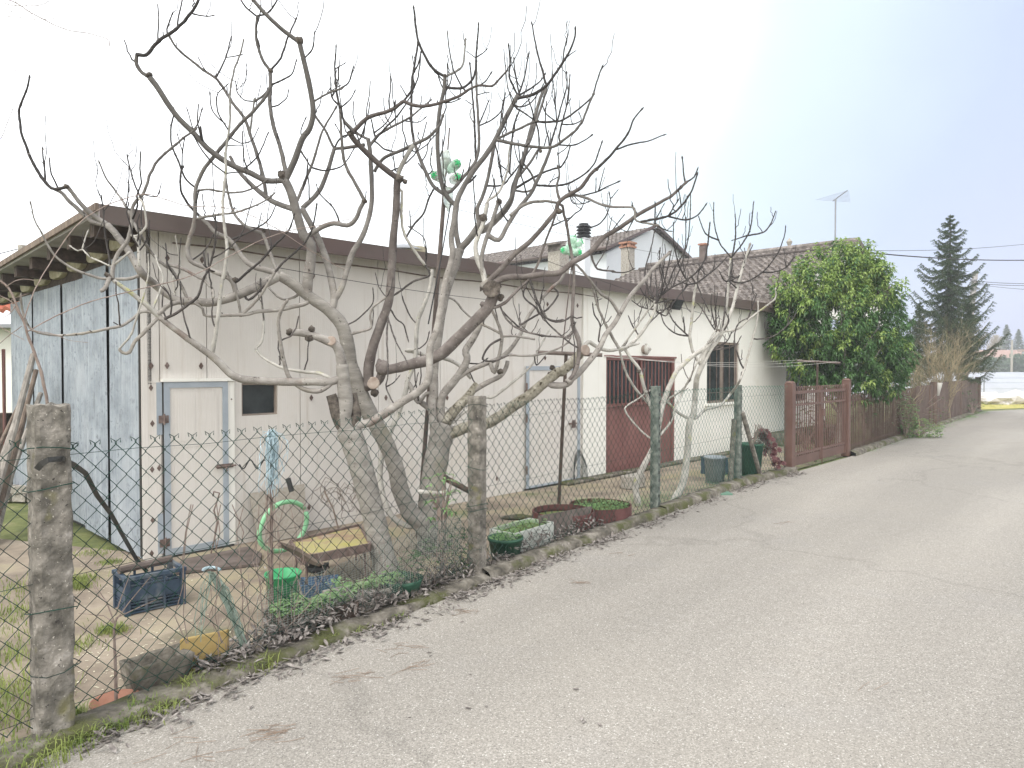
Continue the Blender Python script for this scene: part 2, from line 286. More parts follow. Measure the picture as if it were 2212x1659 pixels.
M['osb'] = mat('chipboard', [(.3, (.30,.27,.225)), (.7, (.43,.395,.34))], scale=30, rough=.9, bump=.5)
M['rubber'] = mat('black_strap', [(.3, (.035,.035,.033)), (.7, (.09,.09,.085))], scale=8, rough=.6)
M['drum'] = mat('drum_red', [(.3, (.085,.036,.033)), (.7, (.15,.065,.06))], scale=6, detail=7, rough=.7, bump=.3)
M['rustplate'] = mat('rust_plate', [(.3, (.08,.062,.053)), (.7, (.17,.14,.125))], scale=6, detail=8, rough=.85, bump=.3)
M['pale'] = mat('pale_panel', [(.3, (.40,.42,.38)), (.7, (.50,.52,.48))], scale=4, rough=.7)
M['potgreen'] = mat('dark_green_pot', [(.3, (.015,.06,.035)), (.7, (.04,.11,.07))], scale=7, rough=.5)
M['clear'] = mat('clear_bottle', [(.3, (.62,.70,.64)), (.7, (.85,.9,.85))], scale=12, rough=.12, bump=.2, trans=.65, spec=.6)
M['bottlegreen'] = mat('green_bottle', [(.3, (.45,.74,.55)), (.7, (.68,.88,.74))], scale=12, rough=.15, bump=.2, trans=.5, spec=.6)
M['capgreen'] = mat('green_cap', [(.04,.50,.17)], rough=.4, bump=0)
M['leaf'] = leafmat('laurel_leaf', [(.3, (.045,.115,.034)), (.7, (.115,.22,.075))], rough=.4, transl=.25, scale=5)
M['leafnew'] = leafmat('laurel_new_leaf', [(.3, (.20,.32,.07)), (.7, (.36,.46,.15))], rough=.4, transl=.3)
M['needle'] = leafmat('spruce_needle', [(.3, (.055,.10,.05)), (.7, (.13,.18,.09))], rough=.6, transl=.1)
M['weed'] = leafmat('weed_leaf', [(.3, (.13,.27,.085)), (.7, (.30,.46,.20))], rough=.5, transl=.25, scale=9)
M['grass'] = leafmat('grass_blade', [(.3, (.11,.17,.035)), (.7, (.30,.34,.10))], rough=.6, transl=.2, scale=6)
M['dead'] = mat('dead_leaf', [(.3, (.08,.07,.064)), (.5, (.20,.178,.163)), (.7, (.38,.35,.325))], scale=25, detail=4, rough=.8, bump=.3)
M['heath'] = mat('dry_twigs', [(.3, (.20,.165,.10)), (.7, (.40,.34,.22))], scale=3, rough=.9, bump=0)
M['purple'] = leafmat('purple_rosette', [(.3, (.07,.025,.03)), (.7, (.20,.085,.085))], rough=.4, transl=.1, scale=10)
M['film'] = mat('plastic_film', [(.3, (.33,.345,.37)), (.7, (.43,.445,.475))], scale=.6, rough=.4, bump=.4, bscale=3, bdist=.05)
M['farleaf'] = leafmat('far_foliage', [(.3, (.05,.09,.05)), (.7, (.11,.15,.09))], rough=.8, transl=.1, scale=.5)
M['verge'] = mat('verge', [(.3, (.24,.25,.06)), (.5, (.42,.37,.10)), (.7, (.50,.46,.24))], scale=2.5, detail=8, rough=1, bump=.5, bdist=.05)
M['vine'] = mat('vine_stem', [(.3, (.17,.125,.105)), (.7, (.33,.27,.235))], scale=20, rough=.9, bump=.4)
M['lamp'] = mat('lamp_glass', [(.55,.54,.50)], rough=.3)
M['whitewire'] = mat('white_line', [(.62,.61,.57)], rough=.6, bump=0)
M['darkwire'] = mat('dark_wire', [(.03,.03,.03)], rough=.6, bump=0)
M['alu'] = mat('aluminium', [(.26,.27,.285)], rough=.4, metal=.4, bump=0)
# ================================================================ SETTING
def structure(name, mb, m, smooth=False): return tag(mb.build(name, m, smooth=smooth), kind='structure')
b = MB(); b.quad((-400,-60,-.02), (700,-60,-.02), (700,900,-.02), (-400,900,-.02)); structure('ground', b, M['soil'])
def offs(d, pts=FP):                     # offset the fence line towards the road
    o = []
    for i, p in enumerate(pts):
        t = (pts[min(i+1, len(pts)-1)]-pts[max(i-1, 0)]).normalized(); o.append(p+Vector((t.y, -t.x, 0))*d)
    return o
edge = offs(.1)
b = MB()
FARR = [Vector((24, 31.5, 0)), Vector((60, 36, 0))]
lft = edge + FARR
rgt = [Vector((4+i*.1, -6, 0)) for i in range(1)] + [Vector((8, -6, 0)), Vector((10, 1, 0)), Vector((12, 4, 0)), Vector((14, 7, 0)), Vector((16, 10, 0)), Vector((18, 12, 0)), Vector((20, 14, 0)), Vector((22, 17, 0)), Vector((30, 22, 0)), Vector((44, 25, 0)), Vector((60, 27, 0))]
n = b.pts([(p.x, p.y, 0.004) for p in lft] + [(p.x, p.y, 0.004) for p in rgt[::-1]] + [(-6, -6, .004)])
b.face(*range(n, n+len(lft)+len(rgt)+1)[::-1]); b.f[-1] = tuple(b.f[-1][::-1]); structure('road', b, M['asphalt'])
# yard slab between the fence and the building
b = MB(); inner = offs(-.02)[:8]
far = w2(20, 1, 0)
n = b.pts([(p.x, p.y, .0) for p in inner] + [(7.5, 18.4, 0), tuple(w2(14.5, .5, 0)), tuple(w2(0, .5, 0)), tuple(w2(-1.2, 3, 0)), tuple(w2(-2.2, 3, 0)), (-6.5, 4.2, 0)])
b.face(*range(n, n+len(inner)+6)); structure('yard', b, M['yard'])
# kerb: a crumbling concrete edge under the fence
b = MB()
def kerb(pa, pb, h=.095, wd=.17, seed=0):
    d = (pb-pa); L = d.length; d.normalize(); nn = Vector((d.y, -d.x, 0)); k = max(2, int(L/.09)); rings = []
    for i in range(k+1):
        p = pa+d*(L*i/k); j = lambda q, a: noise.noise(Vector((p.x*4+q, p.y*4, seed)))*a
        prof = [(-wd*.55+j(0, .03), -.03), (-wd*.5+j(1, .03), h*.9+j(2, .03)), (0, h+j(3, .03)), (wd*.42+j(4, .03), h*.93+j(5, .035)), (wd*.55+j(6, .035), h*.6), (wd*.62+j(7, .05), -.03)]
        rings.append(b.pts([p+nn*(a+.06)+Vector((0, 0, z+noise.noise(Vector((p.x*13, p.y*13, z*9+a*20)))*.012)) for a, z in prof]))
    for r0, r1 in zip(rings, rings[1:]):
        for q in range(5): b.face(r0+q, r1+q, r1+q+1, r0+q+1)
for i_, (a_, c_) in enumerate(zip(FP[:6], FP[1:7])): kerb(a_, c_, *[(.045, .19), (.045, .19), (.05, .19), (.085, .17), (.10, .17), (.10, .17)][i_])
structure('kerb', b, M['moss_kerb'], smooth=True)
b = MB()
for a_, c_ in zip(FP[7:9], FP[8:10]): kerb(a_, c_, .1, .2, 4)
structure('far_kerb', b, M['moss_kerb'], smooth=True)
b = MB(); n = b.pts([(20.5,30.7,-.01),(26,33,-.01),(70,38,-.01),(70,50,-.01),(35,46,-.01),(22,38,-.01)]); b.face(n,n+1,n+2,n+3,n+4,n+5); structure('verge', b, M['verge'])

# ================================================================ SHED (cream panels, then white plaster, one roof)
shed = thing('shed', 'long low outbuilding of cream panels and white plaster with brown fascia', 'building', tuple(C0))
ZT = 3.06
holes = []
def hole(x0, y0, x1, y1):
    s0, _ = wl(x0, (y0+y1)/2); s1, _ = wl(x1, (y0+y1)/2); _, zt = wl(x0, y0); _, zb = wl(x0, y1); return s0, s1, zb, zt
H_win = hole(522, 828, 600, 899); H_red = (wl(1306, 900)[0], wl(1455, 900)[0], 0.0, wl(1306, 771)[1])
H_w2 = (wl(1524, 800)[0], wl(1593, 800)[0], wl(1524, 872)[1], wl(1524, 737)[1])
S_END = wl(1646, 800)[0]; S_WH = wl(1257, 800)[0]
# dark backing behind everything, then panels
b = MB(); b.wbox(.02, S_WH, .12, .16, 0, ZT); b.build('backing', M['seal'], shed)
seams = [0.0] + [wl(x, 800)[0] for x in (345, 447, 648, 817, 951, 1067, 1160)] + [S_WH]
b = MB(); D1 = (wl(352, 900)[0], wl(494, 900)[0], wl(490, 822)[1]-.01)
def wall_rects(s0, s1, z0, z1, cuts):
    """wall minus rectangular openings -> boxes"""
    xs = sorted({s0, s1, *[max(s0, min(s1, v)) for c in cuts for v in c[:2]]}); zs = sorted({z0, z1, *[max(z0, min(z1, v)) for c in cuts for v in c[2:]]}); o = []
    for i in range(len(xs)-1):
        run = None
        for j in range(len(zs)-1):
            cx, cz = (xs[i]+xs[i+1])/2, (zs[j]+zs[j+1])/2
            if xs[i+1]-xs[i] < 1e-4 or zs[j+1]-zs[j] < 1e-4: continue
            inside = any(c[0] < cx < c[1] and c[2] < cz < c[3] for c in cuts)
            if inside:
                if run: o.append((xs[i], xs[i+1], *run)); run = None
            else: run = (run[0], zs[j+1]) if run else (zs[j], zs[j+1])
        if run: o.append((xs[i], xs[i+1], *run))
    return o
for s0, s1 in zip(seams, seams[1:]):
    for r in wall_rects(s0+.004, s1-.004, .0, ZT, [H_win]): b.wbox(r[0], r[1], 0, .10, r[2], r[3])
b.build('panel_wall', M['panel'], shed)
b = MB()
for r in wall_rects(S_WH+.002, S_END, .0, ZT+.0, [H_red, H_w2]): b.wbox(r[0], r[1], -.03, .22, r[2], r[3])
b.build('plaster_wall', M['white'], shed)
b = MB(); b.wbox(S_WH+.01, S_END-.05, .25, .3, .02, ZT); b.build('inner_wall', M['black'], shed)
# horizontal joint strip above door
b = MB(); s0 = wl(312, 800)[0]; b.wbox(s0, wl(346, 800)[0], -.006, -.001, wl(330, 824)[1]-.012, wl(330, 824)[1]); b.wbox(.0, wl(345, 800)[0], -.012, -.002, .0, wl(330, 830)[1]); b.build('corner_strip', M['panel'], shed)
# diamond washers
plate = None
for gx, gy in [(1155,1784),(1395,1796),(1043,2529),(1153,2527),(1388,2529),(1040,2681),(1593,2759),(2150,2749),(2164,1906),(1050,2927),(1048,3244),(1097,3234),(1052,3594),(1045,3824),(2666,2749),(3089,2749),(2134,3506),(3432,3307),(3783,2104),(3990,2112),(3766,2474),(3630,2712),(4866,2104)]:
    s_, z_ = wl(gx*.3125, gy*.3125)
    if s_ > S_WH: continue
    b = MB(); r = .026; c = w2(s_, -.014, z_); pr = [c-U*r*.75, c+Vector((0,0,-r*1.25)), c+U*r*.75, c+Vector((0,0,r*1.25))]
    b.hexa([q+V*.013 for q in pr], pr); b.tube([c, c-V*.012], [.008, .008], 6); b.build('fixing_plate', M['steel'], shed)
# window in the panels
s0, s1, z0, z1 = H_win; f = MB(); w_ = .018
f.wbox(s0, s0+w_, .02, .075, z0, z1); f.wbox(s1-w_, s1, .02, .075, z0, z1); f.wbox(s0+w_, s1-w_, .02, .075, z1-w_, z1); f.wbox(s0+w_, s1-w_, .02, .075, z0, z0+w_)
win = f.build('window', M['winframe'], shed); g = MB(); g.wbox(s0+w_, s1-w_, .05, .06, z0+w_, z1-w_); g.build('pane', M['glass'], win, root=shed)
# door 1
dr = MB(); a0, a1, at_ = D1; ft = .052
dr.wbox(a0+.03, a1-.03, -.022, -.004, .03, at_-.02); door = dr.build('door', M['panel'], shed)
f = MB()
for (x0, x1, y0, y1) in [(a0, a0+ft, .02, at_), (a1-ft-.02, a1-.02, .02, at_), (a0+ft, a1-ft-.02, at_-ft, at_), (a0+ft, a1-ft-.02, .02, .02+ft*1.2)]: f.wbox(x0, x1, -.034, -.0225, y0, y1)
f.build('door_frame', M['frame'], door, root=shed)
f = MB(); f.wbox(a0-.06, a0-.013, -.018, -.0125, .05, .42); f.build('side_strip', M['frame'], door, root=shed); f = MB(); f.wbox(a0-.06, a0-.013, -.018, -.0125, 1.15, at_+.0); f.build('side_strip', M['frame'], door, root=shed)
f = MB(); f.wbox(a0-.012, a0, -.02, -.012, .02, at_); f.wbox(a0-.02, a1+.03, -.03, -.004, .0, .018); f.build('gap', M['seal'], door, root=shed)
f = MB(); f.wbox(a0-.02, a1+.06, -.045, -.004, at_+.005, at_+.035); f.wbox(a1-.018, a1+.05, -.02, -.004, .02, at_); f.build('trim', M['white'], door, root=shed)
lz = wl(478, 1006)[1]; b = MB(); ls = wl(478, 1006)[0]; b.wbox(ls-.06, ls+.1, -.05, -.035, lz-.02, lz+.02); b.tube([w2(ls-.08, -.06, lz), w2(ls+.12, -.06, lz)], .009, 8); b.tube([w2(ls+.02, -.06, lz), w2(ls+.02, -.085, lz-.05)], .007, 6); b.build('latch', M['steel'], door, root=shed)
for zz in (.15, wl(356, 905)[1]):
    b = MB(); b.wbox(a0-.05, a0+.035, -.046, -.035, zz-.035, zz+.035); b.tube([w2(a0-.006, -.052, zz-.05), w2(a0-.006, -.052, zz+.05)], .009, 8); b.build('hinge', M['steel'], door, root=shed)
# patch sheets on the door
b = MB(); b.wbox(a0+.09, a1-.12, -.0255, -.0225, 1.02, at_-.11); b.wbox(a0+.11, a0+.28, -.029, -.0258, 1.08, at_-.12); b.build('patch', M['panel'], door, root=shed)
# door 2
e0, e1 = wl(1136, 950)[0], wl(1246, 950)[0]; et = wl(1140, 791)[1]
b = MB(); b.wbox(e0+.03, e1-.03, -.03, -.004, .05, et-.03); d2 = b.build('door', M['panel'], shed); d2['label'] = 'flat cream door with grey steel frame and side hinges'
f = MB()
for (x0, x1, y0, y1) in [(e0-.03, e0+.03, .03, et), (e1-.03, e1+.03, .03, et), (e0+.03, e1-.03, et-.06, et), (e0+.03, e1-.03, .03, .06)]: f.wbox(x0, x1, -.042, -.0305, y0, y1)
f.build('door_frame', M['frame'], d2, root=shed)
f = MB(); f.wbox(e0-.04, e1+.04, -.028, -.0, .0, .028); f.build('gap', M['seal'], d2, root=shed)
for zz in (.3, 1.05, 1.5):
    b = MB(); b.tube([w2(e0-.035, -.05, zz-.06), w2(e0-.035, -.05, zz+.06)], .014, 8); b.build('hinge', M['steel'], d2, root=shed)
b = MB(); q = wl(1236, 914); b.wbox(q[0]-.14, q[0]+.03, -.075, -.05, q[1]-.012, q[1]+.012); b.wbox(q[0]-.06, q[0]+.02, -.055, -.044, q[1]-.07, q[1]+.05); b.build('handle', M['steel'], d2, root=shed)
# red door
s0, s1, z0, z1 = H_red; dz = wl(1310, 880)[1]
b = MB()
for k in range(4):
    x0 = s0+.05+(s1-s0-.1)*k/4; x1 = s0+.05+(s1-s0-.1)*(k+1)/4-.008; b.wbox(x0, x1, .03, .06, .03, dz)
b.wbox(s0+.02, s1-.02, .061, .07, .02, dz-.005)
rd = b.build('red_door', M['red'], shed)
f = MB(); fw = .05
for (x0, x1, y0, y1) in [(s0, s0+fw, .0, z1), (s1-fw, s1, .0, z1), (s0+fw, s1-fw, z1-fw, z1), (s0+fw, s1-fw, dz+.001, dz+.05)]: f.wbox(x0, x1, -.015, .085, y0, y1)
f.wbox((s0+s1)/2-.035, (s0+s1)/2+.035, -.0, .08, dz+.051, z1-fw-.001)
f.build('door_frame', M['red'], rd, root=shed)
f = MB(); k = 18
for i in range(k):
    x = s0+fw+(s1-s0-2*fw)*(i+.5)/k; f.wbox(x-.009, x+.009, -.035, -.018, dz+.02, z1-.06)
f.build('grille', M['red'], rd, root=shed)
f = MB(); f.wbox(s0+fw, (s0+s1)/2-.04, .05, .06, dz+.052, z1-fw-.002); f.wbox((s0+s1)/2+.04, s1-fw, .05, .06, dz+.052, z1-fw-.002); f.build('pane', M['glass'], rd, root=shed)
f = MB(); f.wbox(s0-.06, s1+.02, -.05, -.031, z1+.002, z1+.03); f.build('lintel', M['red'], rd, root=shed)
f = MB(); f.tube([w2(s0+.75, -.02, .93), w2(s0+.75, -.06, .93), w2(s0+.75, -.06, .83), w2(s0+.75, -.02, .83)], .008, 6); f.build('handle', M['steel'], rd, root=shed)
# plaster windows
def casement(parent, root, s0, s1, z0, z1, tt=-.03, off=lambda s, t, z: w2(s, t, z)):
    f = MB(); w_ = .05
    for (x0, x1, y0, y1) in [(s0, s0+w_, z0, z1), (s1-w_, s1, z0, z1), (s0+w_, s1-w_, z1-w_, z1), (s0+w_, s1-w_, z0, z0+w_)]: f.wbox(x0, x1, tt+.03, tt+.1, y0, y1)
    mid = (s0+s1)/2; f.wbox(mid-.045, mid+.045, tt+.04, tt+.09, z0+w_, z1-w_); f.wbox(s0+w_, s0+w_+.05, tt+.05, tt+.085, z0+w_, z1-w_); f.wbox(s1-w_-.05, s1-w_, tt+.05, tt+.085, z0+w_, z1-w_)
    wn_ = f.build('window', M['winframe'], parent)
    g = MB(); g.wbox(s0+w_+.051, mid-.046, tt+.06, tt+.066, z0+w_, z1-w_); g.wbox(mid+.046, s1-w_-.051, tt+.06, tt+.066, z0+w_, z1-w_); g.build('pane', M['glass'], wn_, root=root)
    g = MB(); n_ = 5
    for i in range(n_): x = s0+(s1-s0)*(i+.5)/n_; g.tube([w2(x, tt+.008, z0), w2(x, tt+.008, z1)], .008, 6)
    for zz in (z0+(z1-z0)*.04, z0+(z1-z0)*.17): g.tube([w2(s0, tt+.008, zz), w2(s1, tt+.008, zz)], .007, 6)
    g.build('window_bars', M['steel'], wn_, root=root)
    g = MB(); g.wbox(s0-.08, s1+.08, tt-.06, tt+.03, z0-.045, z0-.002); g.build('sill', M['white'], wn_, root=root)
casement(shed, shed, *H_w2)
# lamp + floodlight
q = wl(1392, 755, .05); b = MB(); c = w2(q[0], -.031, q[1]); b.lathe(c, [(.075, 0), (.08, .02), (.06, .05)], 12, -V, cap1=True); lp = b.build('wall_lamp', M['winframe'], shed)
b = MB(); b.blob(c-V*.07, .06, 2, 0, 1, (1, 1, 1.5)); b.build('lamp_glass', M['lamp'], lp, smooth=True, root=shed)
b = MB()
for k in (-1, 0, 1): b.tube([c-V*(.05)+Vector((0,0,.1))+U*.03*k, c-V*.14+U*.03*k, c-V*.05-Vector((0,0,.1))+U*.03*k], .005, 5)
b.build('lamp_guard', M['winframe'], lp, root=shed)
q = wl(1460, 657, .2); c = w2(q[0], -.22, q[1]); b = MB(); tl = (-V*.9-Vector((0,0,.45))).normalized(); b.box(c, .30, .2, .07, U, U.cross(tl), tl); fl = b.build('floodlight', M['black'], shed, bevel=.008)
b = MB(); b.box(c+tl*.038, .25, .15, .006, U, U.cross(tl), tl); b.build('lens', M['glass'], fl, root=shed)
b = MB(); b.tube([c-U*.16, c-U*.16+V*.1+Vector((0,0,.02)), w2(q[0]-.16, -.03, q[1]+.08)], .012, 6); b.build('bracket', M['steel'], fl, root=shed)
# roof
RO, RL = .28, .42; SLP = .03
def rz(t): return 3.16 - SLP*max(t, 0)
b = MB(); s_e = S_END+.12
b.hexa([w2(-RL, -RO+.04, rz(0)-.1), w2(s_e, -RO+.04, rz(0)-.02), w2(s_e, 6.4, rz(6.4)-.02), w2(-RL, 6.4, rz(6.4)-.1)], [w2(-RL, -RO+.04, rz(0)-.02), w2(s_e, -RO+.04, rz(0)+.06), w2(s_e, 6.4, rz(6.4)+.06), w2(-RL, 6.4, rz(6.4)-.02)])
roof = b.build('roof', M['soffit'], shed)
b = MB(); fz0 = 3.13
b.hexa([w2(-RL-.01, -RO-.01, fz0-.155), w2(s_e+.02, -RO-.01, fz0-.09), w2(s_e+.02, -RO+.038, fz0-.09), w2(-RL-.01, -RO+.038, fz0-.155)], [w2(-RL-.01, -RO-.01, fz0), w2(s_e+.02, -RO-.01, fz0+.1), w2(s_e+.02, -RO+.038, fz0+.1), w2(-RL-.01, -RO+.038, fz0)])
b.wbox(s_e-.02, s_e+.0, -RO+.039, .0, fz0-.06, fz0+.08)
b.build('fascia', M['fascia'], roof, root=shed)
b = MB(); b.hexa([w2(-RL-.03, -RO+.04, rz(0)-.075), w2(-RL-.002, -RO+.04, rz(0)-.075), w2(-RL-.002, 6.4, rz(6.4)-.075), w2(-RL-.03, 6.4, rz(6.4)-.075)], [w2(-RL-.03, -RO+.04, rz(0)-.015), w2(-RL-.002, -RO+.04, rz(0)-.015), w2(-RL-.002, 6.4, rz(6.4)-.015), w2(-RL-.03, 6.4, rz(6.4)-.015)]); b.build('barge_trim', M['wood'], roof, root=shed)
# dark gap under fascia: the purlin ends
b = MB(); b.wbox(0, S_WH-.1, -.0, .11, ZT-.001, ZT+.06); b.build('wall_plate', M['darkwood'], shed)
b = MB(); b.tube([w2(.25+i*.5, -.02-.01*math.sin(i*2.1), 2.93+.012*math.sin(i*1.7)) for i in range(15)], .008, 5); b.build('cable', M['steel'], shed)
# rafters and foam blocks on the side gable
for i in range(8):
    t_ = .12+i*.72; b = MB(); z_ = rz(t_)-.16
    b.wbox(-RL+.06, .12, t_, t_+.12, z_-.07, z_+.055); b.build('rafter', M['darkwood'], shed)
    c = w2(-.02, t_+.36, z_-.03); b = MB(); h0 = .09 if i != 0 else .07
    n_ = 14; pr = []
    for k in range(n_): a = k/n_*2*math.pi; rr = 1+.12*noise.noise(Vector((math.cos(a)*2+i, math.sin(a)*2, i))); pr.append((math.copysign(abs(math.cos(a))**.5, math.cos(a))*.27*rr, math.copysign(abs(math.sin(a))**.6, math.sin(a))*h0*rr))
    A = b.pts([c+V*x+Vector((0,0,z))-U*.04 for x, z in pr]); B = b.pts([c+V*x+Vector((0,0,z))+U*.05 for x, z in pr]); b.face(*[A+k for k in range(n_)]); b.face(*[B+k for k in range(n_)][::-1])
    for k in range(n_): b.face(A+k, B+k, B+(k+1) % n_, A+(k+1) % n_)
    b.build('foam_block', M['foam'], shed, bevel=.01)
b = MB(); b.wbox(.0, .06, .0, 6, 2.72, 3.02); b.build('gable_board', M['darkwood'], shed)
# side wall: overlapping galvanised sheets
T_END = sd_t(42)
tb = [0.0] + [sd_t(x) for x in (243, 190, 143, 107)]; 
while tb[-1] < T_END-.2: tb.append(tb[-1]+.62)
b = MB(); b.wbox(.03, .06, .0, T_END, 0, 2.72); b.build('side_backing', M['seal'], shed)
for i, (t0, t1) in enumerate(zip(tb, tb[1:])):
    b = MB(); g0 = [.008, .018, .008, .010, .006, .006, .006, .01, .01, .01][i % 10]; nn = 40; zt = 2.83-.03*t0-[0, .02, .05, .03, .0][i % 5]; zb = .03+.02*(i % 3)
    lean = [0, .02, -.03, .02, -.01][i % 5]; A = []
    for j, z in enumerate((zb, .9, 1.8, zt)):
        row = []
        for k in range(nn+1):
            q = k/nn; t = t0+g0+(t1-t0-g0)*q + (lean*(1-j/3) if i else 0)*(1-q)
            row.append(w2(-.028-.007*abs(math.sin(k*math.pi/4))-.014*(i % 2)+.01*noise.noise(Vector((t*3, z*2, i))), t, z))
        A.append(b.pts(row))
    for r0, r1 in zip(A, A[1:]):
        for k in range(nn): b.face(r0+k, r0+k+1, r1+k+1, r1+k)
    b.build('metal_sheet', M['galv'], shed)
b = MB(); b.wbox(-.03, .02, -.014, .0, .02, 3.0); b.build('corner_trim', M['panel'], shed)
b = MB(); b.wbox(-.045, -.031, -.0, .02, .05, 2.9); b.build('corner_seam', M['seal'], shed)
# roof vent
vt = hit(895, 556, Vector((0, 0, 3.16)), Vector((0, 0, 1)))
v_ = thing('roof_vent', 'round cream roof vent with shallow metal cap on the low shed roof', 'vent', (vt.x, vt.y, 3.15))
b = MB(); b.lathe((vt.x, vt.y, 3.14), [(.16, 0), (.16, .14)], 18, cap1=True); b.build('neck', M['foam'], v_)
b = MB(); b.lathe((vt.x-.12, vt.y, 3.24), [(.26, 0), (.24, .02), (.15, .06), (.0, .08)], 20); b.build('cap', M['alu'], v_)

# ================================================================ TILED HOUSE
def tile_plane(b, p0, ea, es, la, ls, row=.30, col=.19):
    """p0 eave corner, ea unit vector along the eave, es unit vector up the slope"""
    nrm = ea.cross(es).normalized()
    if nrm.z < 0: nrm = -nrm
    nc = int(la/col*6); nr = int(ls/row); 
    for r in range(nr):
        lo, hi = r*row, min(ls, (r+1)*row+.02); A = []; jit = noise.noise(Vector((r*3.3, 0, p0.x)))*.01
        for q, hgt in ((lo-.004, -.012), (lo, .075), (hi, .012)):
            A.append(b.pts([p0+ea*(la*k/nc)+es*q+nrm*(hgt+.034*math.sin(k*math.pi/3+jit*90)+.012*noise.noise(Vector((k/6*1.7, r*1.9, 3)))) for k in range(nc+1)]))
        for x, y in zip(A, A[1:]):
            for k in range(nc): b.face(x+k, x+k+1, y+k+1, y+k)
house = thing('tiled_house', 'white house with grey tiled gable roof beyond the shed', 'house', tuple(w2(14, 0, 0)))
S_R = 18.95; ZR = 5.36; S_W0 = S_END+.003; ZE = 3.27
T_B = 6.6
rise = (ZR-ZE)/(S_R-S_W0)
S_P = wl(1782, 800)[0]
b = MB()
hw3 = (wl(1696, 800)[0], wl(1740, 800)[0], wl(1700, 868)[1], wl(1700, 777)[1])
for r in wall_rects(S_W0, S_P, 0, ZE-.1, [hw3]): b.wbox(r[0], r[1], -.03, .2, r[2], r[3])
b.wbox(S_W0+.02, S_P, .24, .3, 0, 2.9)
# gable triangle
def gtri(b, t, s0, s1, sr, z0, zr, th):
    A = [w2(s0, t, z0), w2(s1, t, z0), w2(sr, t, zr)]; B = [p+V*th for p in A]; n = b.pts(A+B); b.face(n, n+1, n+2); b.face(n+5, n+4, n+3)
    for i in range(3): j = (i+1) % 3; b.face(n+i, n+3+i, n+3+j, n+j)
S_F = S_R+4.2; ZF = ZR-rise*4.2
gtri(b, -.03, S_W0, S_F, S_R, ZE-.099, ZR-.13, .2)
b.wbox(S_P, S_F-.1, 2.2, 2.4, 0, ZE-.1); b.wbox(S_P-.2, S_P, .2, 2.2, 0, ZE-.1)
b.wbox(S_F-.3, S_F-.1, 2.4, T_B, 0, ZE+.4); b.wbox(S_W0, S_W0+.2, .2, T_B, 0, ZE)
b.build('wall', M['white'], house)
casement(house, house, *hw3)
b = MB(); es = (U*(S_R-S_W0)+Vector((0,0,ZR-ZE))); sl_ = es.length; es.normalize(); es2 = es.copy(); es2 = (-U*(S_R-S_W0)+Vector((0,0,ZR-ZE))).normalized()
tile_plane(b, w2(S_W0-.25, -.3, ZE-.08), V, es, T_B+.6, sl_+.27)
tile_plane(b, w2(S_F+.25, -.3, ZF-.08), V, es2, T_B+.6, 4.45*sl_/(S_R-S_W0))
rf = b.build('roof', M['tile'], house)
b = MB()
for i in range(19): q = w2(S_R, -.3+i*.37, ZR+.07); b.tube([q, q+V*.38+Vector((0,0,.015))], [.11, .095], 8)
b.build('ridge_tiles', M['tile'], rf, root=house)
b = MB()
for sgn in (1, -1):
    a_ = w2(S_R-(S_R-S_W0+.25), -.32, ZE-.09) if sgn > 0 else w2(S_F+.25, -.32, ZF-.09); c_ = w2(S_R, -.32, ZR+.0)
    d = (c_-a_); b.hexa([a_, a_+V*.04, c_+V*.04, c_], [p+Vector((0,0,.13)) for p in (a_, a_+V*.04, c_+V*.04, c_)])
b.build('verge_board', M['fascia'], rf, root=house)
b = MB(); b.tube([w2(S_W0-.3, -.35+i*.7, ZE-.09) for i in range(10)], .07, 8); b.build('gutter', M['fascia'], rf, root=house)
NRM = U.cross(V)  # up
RP0, RN = w2(S_W0-.25, 0, ZE-.08), V.cross(es).normalized()
# purlin line (pink strip) on the roof
b = MB(); p0 = hit(1530, 574, RP0, RN); t0_ = (p0-C0).dot(V); b.tube([p0+Vector((0,0,.12))+V*(q-t0_) for q in (-.25, 2, 4, T_B-.1)], .035, 6); b.build('roof_pipe', M['barkred'], rf, root=house)
# pipe chimney and brick chimney
p = hit(1519, 574, RP0, RN); b = MB(); b.box(p+Vector((0,0,.15)), .19, .19, .95, U, V); ch = b.build('chimney', M['rustplate'], rf, root=house)
b = MB(); b.box(p+Vector((0,0,.68)), .26, .26, .05, U, V); b.box(p+Vector((0,0,.64)), .15, .15, .04, U, V); b.build('chimney_cap', M['brick'], ch, root=house)
p = hit(1356, 592, RP0, RN); b = MB(); b.box(p+Vector((0,0,.3)), .34, .34, 1.2, U, V); ch = b.build('chimney', M['rubble'], rf, root=house)
b = MB(); b.box(p+Vector((0,0,.93)), .44, .44, .06, U, V)
for k in (-1, 0, 1):
    for l in (-1, 1): b.box(p+Vector((0,0,1.0))+U*.14*k+V*.14*l, .09, .09, .08, U, V)
b.box(p+Vector((0,0,1.07)), .46, .46, .06, U, V); b.build('chimney_cap', M['brick'], ch, root=house)
# antenna on the roof
p = w2(S_R-.1, 1.2, ZR); tp = at(1805, 430, p.y); p = Vector((tp.x, tp.y, ZR-.05))
b = MB(); b.tube([p, Vector((p.x, p.y, tp.z))], .024, 6); an = b.build('antenna', M['alu'], house)
b = MB(); d = Vector((.5, -.8, .45)).normalized(); d2_ = Vector((1, .25, 0)).normalized(); T = Vector((p.x, p.y, tp.z)); b.tube([T-d*.1, T+d*.42], .014, 5)
for i in range(9): q = T+d*(-.08+.055*i); l = .6-.06*i; b.tube([q-d2_*l, q+d2_*l], .0045, 4)
b.build('antenna_rods', M['alu'], an, root=house)
b = MB(); q = at(1705, 527, 22.5); b.lathe((q.x, q.y, ZR-.1), [(.12, 0), (.12, .45), (.05, .5), (.1, .62), (.0, .75)], 8); b.build('ridge_finial', M['rubble'], rf, root=house)

